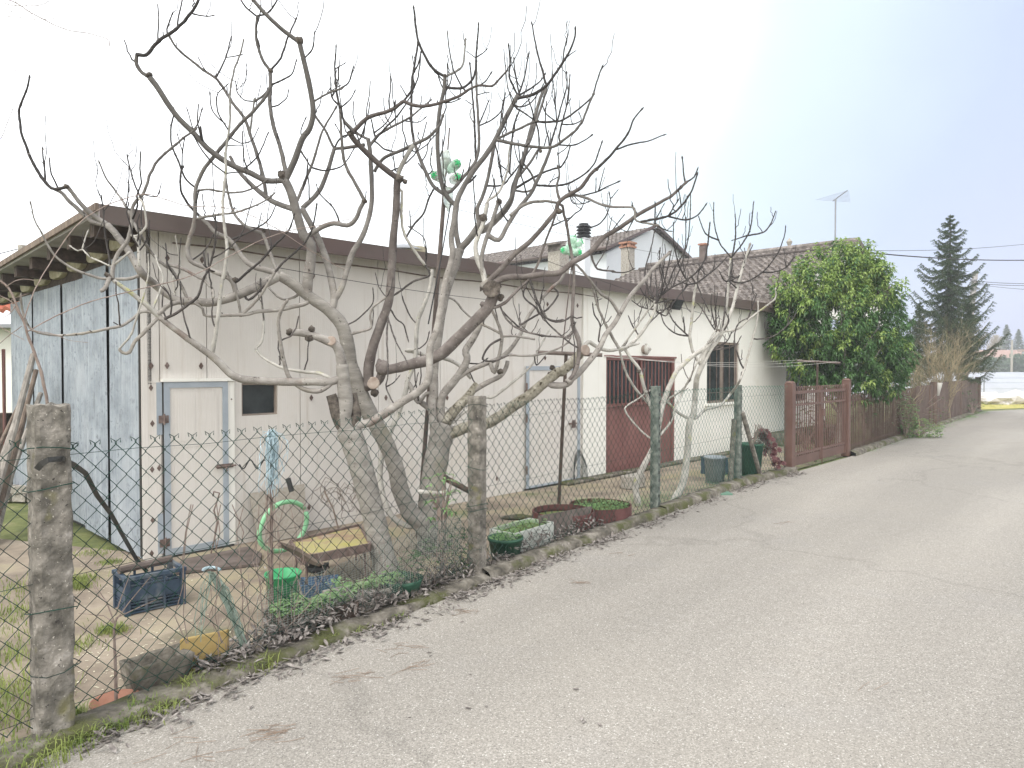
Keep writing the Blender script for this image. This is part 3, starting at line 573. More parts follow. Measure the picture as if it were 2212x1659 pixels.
# ================================================================ BACK HOUSE
K = Vector((5.76, 27.8, 0)); ZK = 7.45; GA = 3.3; ZG = 6.2
back = thing('rear_house', 'taller white rear house with tiled roof and several chimneys, seen over the shed roof', 'house', tuple(K))
def k2(a, t, z): return K + U*a + V*t + Vector((0, 0, z))
def kbox(b, a0, a1, t0, t1, z0, z1): b.hexa([k2(a0, t0, z0), k2(a1, t0, z0), k2(a1, t1, z0), k2(a0, t1, z0)], [k2(a0, t0, z1), k2(a1, t0, z1), k2(a1, t1, z1), k2(a0, t1, z1)])
b = MB(); kbox(b, -GA+.2, GA+1.6, .2, 10, 0, ZG-.15)
A = [k2(-GA+.2, .2, ZG-.149), k2(GA+1.6, .2, ZG-.149), k2(0, .2, ZK-.08)]; A = [A[0], A[1], A[2]]; B = [p+V*.2 for p in A]; n = b.pts(A+B); b.face(n, n+1, n+2); b.face(n+5, n+4, n+3)
b.build('wall', M['white2'], back)
b = MB(); es3 = (U*GA+Vector((0,0,ZK-ZG))); L3 = es3.length; es3.normalize(); tile_plane(b, k2(-GA, -.02, ZG), V, es3, 10.3, L3)
GR = GA+1.9; es4 = (-U*GR+Vector((0,0,ZK-ZG-.75+.0))); es4 = (k2(0, 0, ZK)-k2(GR, 0, ZG-.6)); L4 = es4.length; es4.normalize(); tile_plane(b, k2(GR, -.02, ZG-.6), V, es4, 10.3, L4)
rb = b.build('roof', M['tile'], back)
b = MB()
for a_, c_ in ((k2(-GA, -.05, ZG-.05), k2(0, -.05, ZK+.0)), (k2(GR, -.05, ZG-.65), k2(0, -.05, ZK+.0))): b.hexa([a_, a_+V*.05, c_+V*.05, c_], [p+Vector((0,0,.12)) for p in (a_, a_+V*.05, c_+V*.05, c_)])
b.tube([k2(-GA-.08, -.05, ZG-.02), k2(-GA-.08, 10, ZG-.02)], .08, 8); b.build('eaves', M['fascia'], rb, root=back)
q = at(1267, 600, 25); 
b = MB(); kbox(b, -GA+.17, -GA+.199, 1.0, 1.35, 4.0, 5.6); kbox(b, -GA+.17, -GA+.199, 1.8, 2.6, 3.8, 4.6); b.build('window', M['glass'], back)
def stack(px0, px1, pyt, Y, zb, m, name='chimney'):
    a = at(px0, pyt, Y); c = at(px1, pyt, Y); wd = (c-a).length*.72; mid = (a+c)/2; b = MB(); b.box((mid.x, mid.y, (zb+mid.z)/2), wd, wd, mid.z-zb, U, V); return b.build(name, m, back), mid, wd
o_, mid, wd = stack(1247, 1275, 515, 24, 0, M['white2'])
b = MB()
for k in range(4): b.lathe(mid+Vector((0,0,.05+.11*k)), [(.2, -.02), (.27, .0), (.22, .05)], 10, cap1=True)
b.lathe(mid, [(.17, -.0), (.17, .5)], 10, cap1=True); b.build('chimney_cowl', M['black'], o_, root=back)
o_, mid, wd = stack(1184, 1229, 545, 22.5, 0, M['rubble'])
b = MB(); q0 = mid+Vector((0,0,.28)); b.box(q0-U*.12, wd*1.45, wd*1.2, .07, (U+Vector((0,0,.2))).normalized(), V, (Vector((0,0,1))-U*.2).normalized())
for k in (-1, 1): b.box(mid+Vector((0,0,.1))+U*k*wd*.4, .08, .5, .26, U, V)
b.build('chimney_cap', M['tile'], o_, root=back)
b = MB(); q = at(1312, 470, 27); b.tube([(q.x, q.y, 6.5), (q.x, q.y, 8.6)], .02, 5)
for k in range(6):
    z = 7.7+.13*k; b.tube([(q.x-.45+.03*k, q.y, z+.1), (q.x+.45-.03*k, q.y+.1, z+.08)], .007, 4)
b.build('antenna', M['alu'], back)

# ================================================================ NEIGHBOUR BITS AT THE LEFT
nb = thing('neighbour_hut', 'low cream hut with red tiled roof at the left edge behind the shed', 'hut', (-11.2, 15, 0))
b = MB(); b.box((-11.9, 15.6, 1.3), 4.2, 3, 2.6); b.build('wall', M['white'], nb)
b = MB(); tile_plane(b, Vector((-14.3, 13.6, 2.9)), Vector((1, 0, 0)), Vector((0, .86, .5)), 4.9, 2.4); b.build('roof', M['redtile'], nb)
b = MB(); b.box((-11.9, 13.95, 2.62), 4.6, .5, .07); b.build('eave_board', M['alu'], nb)
# rusted corrugated sheet standing at the left of the shed
t_ = w2(-.3, T_END+.1, 0); b = MB(); nn = 16
a0_ = at(10, 900, 9.6); a1_ = at(42, 900, 9.9); A = b.pts([(a0_.lerp(a1_, k/nn).x, a0_.y+.03*math.sin(k*1.6), .0) for k in range(nn+1)]); B = b.pts([(a0_.lerp(a1_, k/nn).x, a0_.y+.03*math.sin(k*1.6), 2.02+.02*math.sin(k)) for k in range(nn+1)])
for k in range(nn): b.face(A+k, A+k+1, B+k+1, B+k)
o = b.build('corrugated_sheet', mat('rusted_sheet', [(.3, (.14,.06,.05)), (.55, (.25,.13,.11)), (.72, (.45,.38,.35))], scale=4, detail=8, rough=.8, bump=.2, stretch=(3,3,.4)), smooth=True)
md = o.modifiers.new('s', 'SOLIDIFY'); md.thickness = .004
tag(o, 'rusty red brown corrugated sheet standing upright at the far left edge', 'metal sheet')
b = MB(); b.box(at(-10, 950, 10.4)+Vector((-.6,0,-.35)), 1.7, .25, 1.5); o = b.build('low_wall', M['darkwood']); tag(o, 'dark low wall of stacked wood behind the leaning poles', 'wood stack')
# pole far left with wire
b = MB(); q = at(49, 530, 13.5); b.tube([(q.x, q.y, 0), (q.x, q.y, q.z)], .08, 8); o = b.build('concrete_pole', M['rubble']); tag(o, 'thin grey pole rising above the lean roof at the left edge', 'pole')
# leaning poles
for i, (x0, y0, x1, y1, r, mm) in enumerate([(72, 766, -12, 1080, .035, 'greywood'), (78, 800, 4, 1075, .028, 'wood'), (60, 830, -2, 1000, .022, 'greywood'), (88, 850, 8, 1065, .03, 'greywood'), (52, 850, -25, 1010, .02, 'wood'), (50, 905, 14, 1055, .04, 'greywood'), (66, 790, 12, 1045, .02, 'darkwood')]):
    lo = gr(x1, y1+15); lo = at(x1, y1, 7.0+.1*i); hi = at(x0, y0, 7.9+.1*i); d = (lo-hi); lo = hi+d*((hi.z-.02)/(hi.z-lo.z)) if hi.z > lo.z else lo
    b = MB(); b.tube([lo, lo.lerp(hi, .5)+Vector((.01, 0, .01)), hi], [r, r*.95, r*.9], 8); o = b.build('wooden_pole', M[mm])
    tag(o, ['longest grey pole leaning against the left end of the shed', 'brown pole leaning just below the longest one', 'short thin grey pole among the leaning bundle', 'grey pole nearest the metal wall in the leaning bundle', 'thin brown pole at the outer left of the leaning bundle', 'thick short grey pole at the front of the leaning bundle', 'thin blackish pole in the middle of the leaning bundle'][i], 'wooden pole', 'poles leaning at the left end of the shed')
q = gr(28, 1085); 
for i in range(8):
    b = MB(); b.box((q.x-.35+.22*(i % 4)+random.uniform(-.02, .02), q.y+.1*random.random(), .055+.11*(i//4)), .2, .11, .1, Vector((1, random.uniform(-.2, .2), 0)).normalized(), None); o = b.build('brick', M['rubble'], bevel=.006); tag(o, 'grey brick in the low pile below the leaning poles', 'brick', 'bricks piled below the leaning poles')
b = MB(); q = gr(10, 1070); b.tube([q+Vector((-.6,-.25,.12)), q+Vector((.42,-.12,.1))], .07, 12); tag(b.build('rusty_pipe', M['drum'], smooth=True), 'thick rusty red pipe lying below the leaning poles', 'pipe')
# ================================================================ CHAIN-LINK FENCE
fence = thing('chain_link_fence', 'green chain link fence on concrete posts between the yard and the road', 'fence', tuple(FP[3]))
FH = {1: 1.46, 2: 1.47, 3: 1.50, 4: 1.47, 5: 1.49, 6: 1.5}
def netting(a, c, ha, hc, name='netting', p=.1, r=.0025, m='wire', back=.0, zb=.05, sag=.02):
    """diamond mesh of interlocking zigzag wires"""
    d = c-a; L = d.length; d.normalize(); nn = Vector((d.y, -d.x, 0)); b = MB(); k = int(L/(p/2))
    dv = p*.53
    for i in range(k-1):
        x0 = i*p/2; top = ha+(hc-ha)*x0/L; rows = int((top-zb)/dv); ps = []; rs = []
        top += sag*noise.noise(Vector((x0*.8+a.x, 1.3, 0)))*1.2
        ph = i % 2
        for j in range(rows+1):
            side = ((j+ph) % 2)
            x = x0+side*p/1.0*1.0*.5*2*.5*2*.5
            # each wire spans half a diamond to either side of its line
            x = x0+p/4+(p/4 if side else -p/4)
            z = top-j*dv
            off = .006*(1 if side else -1)+.012*noise.noise(Vector((x*2.2, z*2.2, a.y)))
            xx = x+.006*noise.noise(Vector((x*3, z*3, 5)))+.01*noise.noise(Vector((x*.9, z*1.1, 8)))
            zz = z+.012*noise.noise(Vector((x*2.1, z*1.4, 9)))
            xx = min(max(xx, 0.0), L)
            ps.append(a+d*xx+nn*(off-back)+Vector((0, 0, zz)))
        if len(ps) > 2:
            t = ps[0]; nx = ps[1]
            curl = [t+Vector((0,0,-.012))+(t-nx).normalized()*.024+nn*.004, t+(t-nx).normalized()*.03+Vector((0,0,.006)), t+Vector((0,0,.012))]
            b.tube(curl+ps, r, 4, cap=False)
    return b.build(name, M[m], fence)
netting(FP[0], FP[1], 1.4, 1.42); netting(FP[1], FP[2], 1.42, 1.40)
netting(FP[2], FP[3], 1.37, 1.42); netting(FP[3], FP[4], 1.42, 1.46); netting(FP[4], FP[5], 1.46, 1.47, r=.0023, m='wire2'); netting(FP[5], FP[6]-Vector((.05,.05,0)), 1.47, 1.46, r=.0023, m='wire2')
for z_ in (.12, .75, 1.34):
    b = MB(); b.tube([a_+(c_-a_)*(q/8)+Vector((0, 0, z_+.006*math.sin(q*2.3))) for a_, c_ in zip(FP[:6], FP[1:7]) for q in range(8)], .0016, 4); b.build('tension_wire', M['wire'], fence)
def cpost(p, w, h, ang=0, name='post', chips=.012, seed=0, lab=None, holes=False, m='conc'):
    ax = Vector((math.cos(ang), math.sin(ang), 0)); ay = Vector((-ax.y, ax.x, 0)); b = MB(); n_ = 24; rings = []; lv = int(h/.03)
    for i in range(lv+1):
        z = h*i/lv; ps = []
        for k in range(n_):
            s_ = k/n_*4; e = int(s_); q = s_-e; co = [(-1+2*q, -1), (1, -1+2*q), (1-2*q, 1), (-1, 1-2*q)][e]
            rr = 1-.09*(abs(co[0]) > .99 and abs(co[1]) > .99)
            v = Vector((co[0], co[1], 0))*w/2*rr
            jt = noise.noise(Vector((v.x*22+seed, v.y*22, z*9)))*chips+noise.noise(Vector((v.x*60, v.y*60+seed, z*40)))*chips*.5
            ps.append(p+ax*(v.x*(1+jt/w*1.6))+ay*(v.y*(1+jt/w*1.6))+Vector((0, 0, z+(noise.noise(Vector((v.x*30, v.y*30, seed)))*chips*2 if i == lv else 0))))
        rings.append(b.pts(ps))
    for q, w_ in zip(rings, rings[1:]):
        for k in range(n_): j = (k+1) % n_; b.face(q+k, q+j, w_+j, w_+k)
    c = b.pts([p+Vector((0, 0, h-.004))])
    for k in range(n_): b.face(rings[-1]+k, rings[-1]+(k+1) % n_, c)
    if holes:
        for k in range(int(h/.085)): pass
    o = b.build(name, M[m], fence)
    if lab: o['label'] = lab
    return o
FA = math.atan2(.8, .6)
cpost(FP[2]+Vector((-.0,-.0,0)), .155, 1.585, FA-.12, chips=.011, seed=3, lab='crumbling thick concrete post nearest the viewer')
cpost(FP[1], .12, 1.5, FA, seed=5); 
cpost(FP[3]+Vector((0,.02,0)), .125, 1.53, FA+.1, chips=.006, seed=8)
o = cpost(FP[4]+Vector((0,.02,0)), .10, 1.55, FA, chips=.004, seed=9, m='greenpost')
for pi in (4, 5):
    b = MB()
    for k in range(15): q = FP[pi]+Vector((0,.02,0)); ax = Vector((math.cos(FA), math.sin(FA), 0)); ay = Vector((-ax.y, ax.x, 0)); b.box(q-ay*.047+Vector((0, 0, .12+.095*k)), .022, .012, .035, ax, ay)
    b.build('post_slots', M['black'], fence)
cpost(FP[5]+Vector((0,.02,0)), .10, 1.52, FA, chips=.005, seed=11, m='greenpost')
b = MB(); b.tube([FP[5]+Vector((.06,.0,1.1)), FP[5]+Vector((.5,.42,.05))], .035, 6); b.build('brace', M['conc'], fence); b = MB(); b.tube([FP[5]+Vector((-.06,.0,1.0)), FP[5]+Vector((-.13,-.03,.02))], .04, 6); b.build('brace', M['conc'], fence)
# wire ties round the near posts
for fp, w_, zs in ((FP[2], .1, (1.38, 1.2, .62, .34)), (FP[3], .085, (1.45, .93, .62, .58))):
    for z_ in zs: b = MB(); b.tube([fp+Vector((math.cos(q*.63)*w_*1.12, math.sin(q*.63)*w_*1.12+.01, z_+.015*math.sin(q+z_*9))) for q in range(11)], .0025, 5); b.build('wire_tie', M['wire'], fence)
# fine welded mesh strip tied to the lower fence
def finemesh(pxa, pxb, za0, zb0):
    b = MB(); d = (FP[3]-FP[2]); L = d.length; d.normalize(); nn = Vector((-d.y, d.x, 0))
    def sp(px):
        k = (px-1106)/FPX; a = FP[2]; return (k*a.y-a.x)/(d.x-k*d.y)
    a0, a1 = sp(pxa), sp(pxb); n1 = int((a1-a0)/.026); 
    def P(s, z): return FP[2]+d*s+nn*(.03+.03*noise.noise(Vector((s*2, z*2, 0))))+Vector((0, 0, z+.02*math.sin(s*3)))
    def top(s): return za0+(zb0-za0)*((s-a0)/(a1-a0))
    for i in range(n1+1):
        s_ = a0+i*.026; b.tube([P(s_, z) for z in [.06+(top(s_)-.06)*q/6 for q in range(7)]], .0011, 3, cap=False)
    for j in range(int((max(za0, zb0)-.06)/.0155)):
        z = .06+j*.0155; ss = [a0+(a1-a0)*q/24 for q in range(25)]; ps = [P(s_, z) for s_ in ss if z < top(s_)]
        if len(ps) > 1: b.tube(ps, .0011, 3, cap=False)
    return b.build('wire_mesh_strip', M['finewire'])
o = finemesh(560, 1004, .40, .56); tag(o, 'fine grey welded mesh strip tied low on the fence before the fig trunks', 'wire mesh')

# ================================================================ GATE AND PICKETS
gate = thing('double_gate', 'reddish brown metal double gate with vertical bars between two square posts', 'gate', tuple(FP[6]))
GD = (FP[7]-FP[6]); GL = GD.length; GD.normalize(); GN = Vector((GD.y, -GD.x, 0))
def gp(s, n_, z): return FP[6]+GD*s+GN*n_+Vector((0, 0, z))
for s_, h in ((0.02, 1.52), (GL-.02, 1.54)):
    b = MB(); b.box(gp(s_, 0, h/2), .145, .145, h, GD, GN); b.lathe(gp(s_, 0, h), [(.085, 0), (.07, .03), (.0, .04)], 12); b.build('gate_post', M['gate'], gate, bevel=.01)
for k, (a0, a1) in enumerate(((.11, GL/2-.005), (GL/2+.005, GL-.11))):
    b = MB(); 
    for (x0, x1, z0, z1) in ((a0, a0+.05, .08, 1.44), (a1-.05, a1, .08, 1.46), (a0+.05, a1-.05, 1.33, 1.38), (a0+.05, a1-.05, 1.12, 1.155), (a0+.05, a1-.05, .08, .24), (a0+.05, a1-.05, .26, .30)):
        b.box(gp((x0+x1)/2, 0, (z0+z1)/2), x1-x0, .05 if z1-z0 < .1 or x1-x0 < .1 else .03, z1-z0, GD, GN)
    lf = b.build('gate_leaf', M['gate'], gate)
    nb_ = 12
    for i in range(nb_):
        b = MB(); x = a0+.05+(a1-a0-.1)*(i+.5)/nb_; b.tube([gp(x, .018, .24), gp(x, .018, 1.42), gp(x, .012, 1.445), gp(x, -.01, 1.455)], .010, 6); b.build('gate_bar', M['gate'], lf, root=gate)
b = MB(); b.tube([gp(GL/2+.02, .03, .0), gp(GL/2+.02, .03, .9)], .011, 6); b.box(gp(GL/2+.06, .04, .95), .12, .03, .14, GD, GN); b.build('gate_bolt', M['gate'], gate)
pf = thing('picket_fence', 'brown picket fence along the garden beyond the gate', 'fence', tuple(FP[7]))
def run(a, c, sec, name):
    d = (c-a); L = d.length; d.normalize(); nn = Vector((d.y, -d.x, 0)); return d, L, nn
d, L, nn = run(FP[7], FP[8], 0, '')
cnt = int(L/.085); b = MB(); bb = MB()
for i in range(cnt):
    s_ = .14+i*.085; q = FP[7]+d*s_; h = 1.25+.015*math.sin(i*1.3)
    if s_/L > .72: continue
    tl = Vector((random.uniform(-.01, .01), random.uniform(-.01, .01), 0)); b.tube([q+Vector((0, 0, .03)), q+Vector((0, 0, h))+tl], .0085, 6)
for z_ in (.18, 1.12): b.box(FP[7]+d*(L*.37)-nn*.02+Vector((0, 0, z_)), L*.72, .03, .04, d, nn)
o = b.build('rod_section', M['picket'], pf)
board = None; parts_b = 0
s_ = L*.72
while s_ < L-.15:
    w_ = .10+.05*random.random(); b = MB(); q = FP[7]+d*(s_+w_/2); b.box(q+Vector((0, 0, .68)), w_, .02, 1.22+random.uniform(-.03, .03), d, nn); b.build('board', M['picket'], pf, bevel=.004); s_ += w_+.03
d2, L2, nn2 = run(FP[8], FP[9], 0, ''); s_ = .16
while s_ < L2-.15:
    w_ = random.choice((.13, .2, .26, .3)); b = MB(); q = FP[8]+d2*(s_+w_/2); b.box(q+Vector((0, 0, .72)), w_, .02, 1.26+random.uniform(-.03, .04), d2, nn2); b.build('board', M['picket'], pf, bevel=.004); s_ += w_+random.choice((.02, .04))
b = MB(); b.box(FP[8]+d2*(L2/2)-nn2*.03+Vector((0, 0, .3)), L2, .03, .05, d2, nn2); b.box(FP[8]+d2*(L2/2)-nn2*.03+Vector((0, 0, 1.15)), L2, .03, .05, d2, nn2); b.box(FP[8]-d*(L*.14)-nn*.03+Vector((0, 0, 1.1)), L*.28, .03, .05, d, nn); b.build('rail', M['picket'], pf)
for q, h, r in ((FP[8], 1.38, .1), (FP[8]-d*.75, 1.3, .06), (FP[7]+d*L*.5, 1.35, .045), (FP[9], 1.45, .11), (FP[8]+d2*5.4, 1.3, .05)):
    b = MB(); b.tube([q, q+Vector((0, 0, h))], r, 12); b.build('fence_post', M['picket'], pf, bevel=.008)
q = FP[8]+d2*.25+nn2*.06; b = MB(); b.lathe(q+Vector((0, 0, .95)), [(.05, 0), (.13, .35), (.14, .40)], 14); tag(b.build('letter_holder', M['whitewire'], smooth=True), 'small white conical container hung on the brown fence post', 'container')

# ================================================================ THINGS IN THE YARD
def obj(name, mb, m, label, cat, group=None, smooth=False, bevel=0): return tag(mb.build(name, m, smooth=smooth, bevel=bevel), label, cat, group)
Z1 = Vector((0, 0, 1))
# bottle crate
cA = gr(275, 1331); X = (gr(387, 1306)-cA).normalized(); Y = Vector((-X.y, X.x, 0)); CL, CW, CH = .375, .27, .275
cr_ = thing('bottle_crate', 'empty dark blue plastic bottle crate on the yard by the shed corner', 'crate', tuple(cA))
def cp(x, y, z): return cA+X*x+Y*y+Z1*z
b = MB()
for x in (0, CL):
    for y in (0, CW): b.box(cp(x, y, CH/2), .035, .035, CH, X, Y)
for x in (CL*.33, CL*.66):
    for y in (0, CW): b.box(cp(x, y, CH/2), .014, .022, CH, X, Y)
for z in [.012, .035, .058, .081]:
    for y in (0, CW): b.box(cp(CL/2, y, z), CL, .014, .009, X, Y)
    for x in (0, CL): b.box(cp(x, CW/2, z), .014, CW, .009, X, Y)
for y in (0, CW): b.box(cp(CL/2, y, .145), CL*.96, .008, .10, X, Y)
for x in (0, CL): b.box(cp(x, CW/2, .135), .008, CW*.96, .085, X, Y)
b.build('crate_body', M['blueplastic'], cr_)
b = MB()
for y in (-.006, CW+.006): b.box(cp(CL/2, y, CH-.012), CL+.05, .03, .03, X, Y)
for x in (-.006, CL+.006): b.box(cp(x, CW/2, CH-.012), .03, CW-.02, .03, X, Y)
for y in (0, CW): b.box(cp(CL/2, y, CH-.065), CL, .012, .012, X, Y)
b.build('crate_rim', M['blueplastic'], cr_, bevel=.004)
b = MB()
for i in range(1, 4): b.box(cp(CL*i/4, CW/2, .12), .006, CW-.03, .18, X, Y)
for i in range(1, 3): b.box(cp(CL/2, CW*i/3, .12), CL-.03, .006, .18, X, Y)
b.box(cp(CL/2, CW/2, .012), CL, CW, .012, X, Y); b.build('divider', M['blueplastic'], cr_)
b = MB(); b.tube([cp(-.02, .12, CH+.03), cp(.15, .16, CH+.028), cp(.36, .2, CH+.03)], .028, 8); obj('rusty_bar', b, M['rustplate'], 'short rusty bar lying across the blue crate', 'bar')
# black strap
b = MB(); pts = [(262, 1128, 3.25), (290, 1106, 3.2), (340, 1108, 3.32), (372, 1118, 3.42), (395, 1150, 3.8), (427, 1200, 4.2), (480, 1282, 4.7), (527, 1380, 5.0), (560, 1440, 5.15)]
pts = [(80, 1144, 3.22), (92, 1125, 3.2), (112, 1118, 3.2), (140, 1116, 3.28), (160, 1124, 3.5), (180, 1140, 3.8), (205, 1185, 4.3), (240, 1240, 4.8), (275, 1313-55, 5.1), (302, 1345-70, 5.2), (317, 1375-85, 5.15)]
pts = [(80, 1014, 3.12), (90, 1002, 3.1), (105, 993, 3.1), (135, 991, 3.2), (160, 1004, 3.5), (185, 1022, 3.8), (210, 1070, 4.2), (240, 1110, 4.6), (265, 1155, 4.9), (295, 1208, 5.1), (318, 1235, 5.2)]
P = [at(*p) for p in pts]; n_ = []
for i, p in enumerate(P):
    t = (P[min(i+1, len(P)-1)]-P[max(i-1, 0)]).normalized(); s_ = t.cross((p-CP).normalized()).normalized()*.0125; n_.append((p-s_, p+s_))
th = Vector((0, .004, 0))
for (a0, a1), (c0, c1) in zip(n_, n_[1:]): b.hexa([a0, a1, c1, c0], [a0-th, a1-th, c1-th, c0-th])
obj('black_strap', b, M['rubber'], 'long black strap running from the near concrete post down to the blue crate', 'strap')
# board on the ground before the door
b = MB(); q = [gr(378, 1243), gr(560, 1224), gr(566, 1202), gr(535, 1187), gr(392, 1215)]; A = b.pts([p+Z1*.008 for p in q]); B = b.pts([p+Z1*.03 for p in q]); b.face(*[B+k for k in range(5)])
for k in range(5): b.face(A+k, A+(k+1) % 5, B+(k+1) % 5, B+k)
obj('door_mat_board', b, M['rustplate'], 'dark flat board lying on the ground in front of the shed door', 'board')
# chipboard leaning on the wall
b = MB()
def onw(px, py, off): s, z = wl(px, py, off); return w2(s, -off, z)
q = [onw(538, 1066, .05), onw(656, 1045, .05), onw(662, 1180, .17), onw(560, 1212, .17)]
q[2].z = .01; q[3].z = .01; b.hexa(q, [p-V*.018 for p in q]); obj('chipboard_sheet', b, M['osb'], 'weathered chipboard sheet leaning on the cream wall behind the hose ring', 'board')
# hose ring
c = at(613, 1137, 6.1); n1 = (U*.75+V*.1).normalized(); ps = []
for k in range(25):
    a = k/24*2*math.pi*.97+.6; ps.append(c+n1*math.cos(a)*.245*(1+.05*math.sin(2*a))+(Z1*.93-V*.1)*math.sin(a)*.235)
b = MB(); b.tube(ps, .021, 10); obj('garden_hose', b, M['hose'], 'pale green hose bent into a ring standing upright before the wall', 'hose', smooth=True)
# low rusted table with yellow top
tb_ = thing('tray_table', 'low rusty metal tray table with a yellow stained top beside the fig trunk', 'table', tuple(gr(700, 1235)))
def tz(px, py, z): return hit(px, py, Vector((0, 0, z)), Z1)
TH = .30; TC = [tz(655, 1206, TH), tz(797, 1178, TH), tz(775, 1137, TH), tz(630, 1172, TH)]
b = MB(); b.hexa([p-Z1*.012 for p in TC], TC); b.build('table_top', M['yellow'], tb_)
b = MB()
for i in range(4):
    p, q = TC[i], TC[(i+1) % 4]; d = (q-p).normalized(); nn = Vector((d.y, -d.x, 0)); b.hexa([p-Z1*.05, q-Z1*.05, q+nn*.02-Z1*.05, p+nn*.02-Z1*.05], [p+Z1*.02, q+Z1*.02, q+nn*.02+Z1*.02, p+nn*.02+Z1*.02])
b.build('table_rim', M['steel'], tb_)
cc = sum(TC, Vector())/4
for p in TC:
    b = MB(); q = p.lerp(cc, .12); b.tube([q-Z1*.013, Vector((q.x, q.y, .005))+(q-cc)*.05*Vector((1, 1, 0)).length*.3], .012, 6); b.build('leg', M['steel'], tb_)
q = [at(688, 1272-94+55, 5.2)]
b = MB(); b.tube([at(603, 1175, 5.0), at(640, 1190, 5.15), at(675, 1212, 5.25), at(700, 1222, 5.3)], [.02, .03, .028, .02], 6); obj('bent_plank', b, M['wood'], 'brown bent branch piece resting before the yellow tray table', 'plank')
b = MB(); b.blob(at(690, 1225, 5.3), .05, 2, .6, 3, (1.6, .8, .9)); obj('black_bag', b, M['black'], 'small crumpled black plastic bag hanging below the yellow table', 'bag')
# bucket, tub
q = gr(612, 1328); bk = thing('bucket', 'bright green plastic bucket behind the fine mesh', 'bucket', tuple(q))
b = MB(); b.lathe(q, [(.095, .005), (.118, .285), (.128, .29), (.128, .305), (.118, .30), (.092, .02), (0, .02)], 28); b.build('bucket_body', M['greenpl'], bk, smooth=True)
b = MB(); b.tube([q+Vector((math.cos(a)*.128, math.sin(a)*.128*.5-.06, .27-.1*math.sin(a))) for a in [math.pi*k/10 for k in range(11)]], .003, 5); b.build('bucket_handle', M['steel'], bk)
q = gr(690, 1283); b = MB(); X = Vector((.95, .3, 0)).normalized(); Y = Vector((-.3, .95, 0))
b.hexa([q-X*.11-Y*.08, q+X*.11-Y*.08, q+X*.11+Y*.08, q-X*.11+Y*.08], [q-X*.15-Y*.11+Z1*.11, q+X*.15-Y*.11+Z1*.11, q+X*.15+Y*.11+Z1*.11, q-X*.15+Y*.11+Z1*.11]); b.f.pop(1); b.m.pop()
o = obj('tub', b, M['tubblue'], 'shallow blue plastic tub on the ground beside the green bucket', 'tub'); md = o.modifiers.new('s', 'SOLIDIFY'); md.thickness = .006
# concrete trough
q = gr(338, 1478); X = Vector((.66, .75, 0)).normalized(); Y = Vector((-.75, .66, 0)); b = MB()
def tr(x, y, z, k): p = q+X*x+Y*y+Z1*z; return p+Vector((1, 1, .5))*noise.noise(p*14)*.012
def rect(hx, hy, z, n_=10):
    o = []
    for (x0, y0, x1, y1) in ((-hx, -hy, hx, -hy), (hx, -hy, hx, hy), (hx, hy, -hx, hy), (-hx, hy, -hx, -hy)):
        for k in range(n_): t = k/n_; o.append(tr(x0+(x1-x0)*t, y0+(y1-y0)*t, z, k))
    return o
rg = [b.pts(rect(*a)) for a in ((.13, .07, .0), (.15, .085, .07), (.165, .10, .15), (.155, .09, .158), (.13, .065, .15), (.12, .055, .05))]
for r0, r1 in zip(rg, rg[1:]):
    for k in range(40): b.face(r0+k, r0+(k+1) % 40, r1+(k+1) % 40, r1+k)
b.face(*[rg[-1]+k for k in range(40)]); obj('concrete_trough', b, M['moss_kerb'], 'old mossy concrete trough by the fence, nearest the viewer', 'trough', smooth=True)
q = gr(440, 1450); b = MB(); b.box(q+Vector((0,.02,.11)), .26, .03, .2, Vector((.8,.55,0)).normalized(), None, None); obj('yellow_stone', b, mat('ochre_stone', [(.3,(.36,.25,.09)),(.7,(.50,.38,.17))], scale=9, rough=.9, bump=.4), 'upright ochre stained slab behind the small trough', 'slab', bevel=.008)
q = gr(250, 1525); b = MB(); b.lathe(q, [(.085, .0), (.115, .035), (.12, .035), (.12, .03), (.088, .006), (0, .006)], 28); obj('saucer', b, M['terra'], 'terracotta plant saucer on the ground at the foot of the fence', 'saucer', smooth=True)
# rusty rod with blue twine
q = gr(588, 1352); top = at(590, 928, q.y+.05)
b = MB(); b.tube([q, Vector((q.x, q.y, top.z))], .011, 6); b.build; obj('rusty_stake', b, M['steel'], 'rusty upright stake carrying the long hank of blue twine', 'stake')
def hank(name, top, bot, n_, spread, m, label, seed, r=.0022, legs=None):
    rnd = random.Random(seed); b = MB()
    for i in range(n_):
        q0 = top+Vector((rnd.gauss(0, .012), rnd.gauss(0, .012), rnd.uniform(-.02, .02))); tgt = rnd.choice(legs or [bot]); fr = rnd.uniform(.45, 1.0)
        q3 = top.lerp(tgt, fr)+Vector((rnd.gauss(0, spread), rnd.gauss(0, spread), 0)); sd = Vector((rnd.gauss(0, spread), rnd.gauss(0, spread), .04+.05*rnd.random()))
        ps = [q0]
        for k in range(1, 9):
            t = k/8; p = q0.lerp(q3, t)+sd*(math.sin(t*math.pi)*.9 if t < .5 else math.sin(t*math.pi)*.7)*Vector((1, 1, .3)).length*.7+Vector((rnd.gauss(0, .006), rnd.gauss(0, .006), rnd.gauss(0, .004))); ps.append(p)
        b.tube(ps, r*rnd.uniform(.7, 1.4), 4, cap=False)
    return obj(name, b, M[m], label, 'twine')
hank('twine_hank', at(588, 932, q.y-.02), at(588, 1075, q.y-.02), 60, .036, 'twine', 'long hank of pale blue twine hanging from the stake near the hose ring', 3)
b = MB()
for k in range(14):
    r_ = random.Random(k); x = q.x+r_.gauss(0, .012); b.tube([Vector((x+r_.gauss(0, .008)+ .012*math.sin(z*9+k), q.y-.03+r_.gauss(0, .01), z)) for z in [.03+.11*j for j in range(9)]], .0022, 4, cap=False)
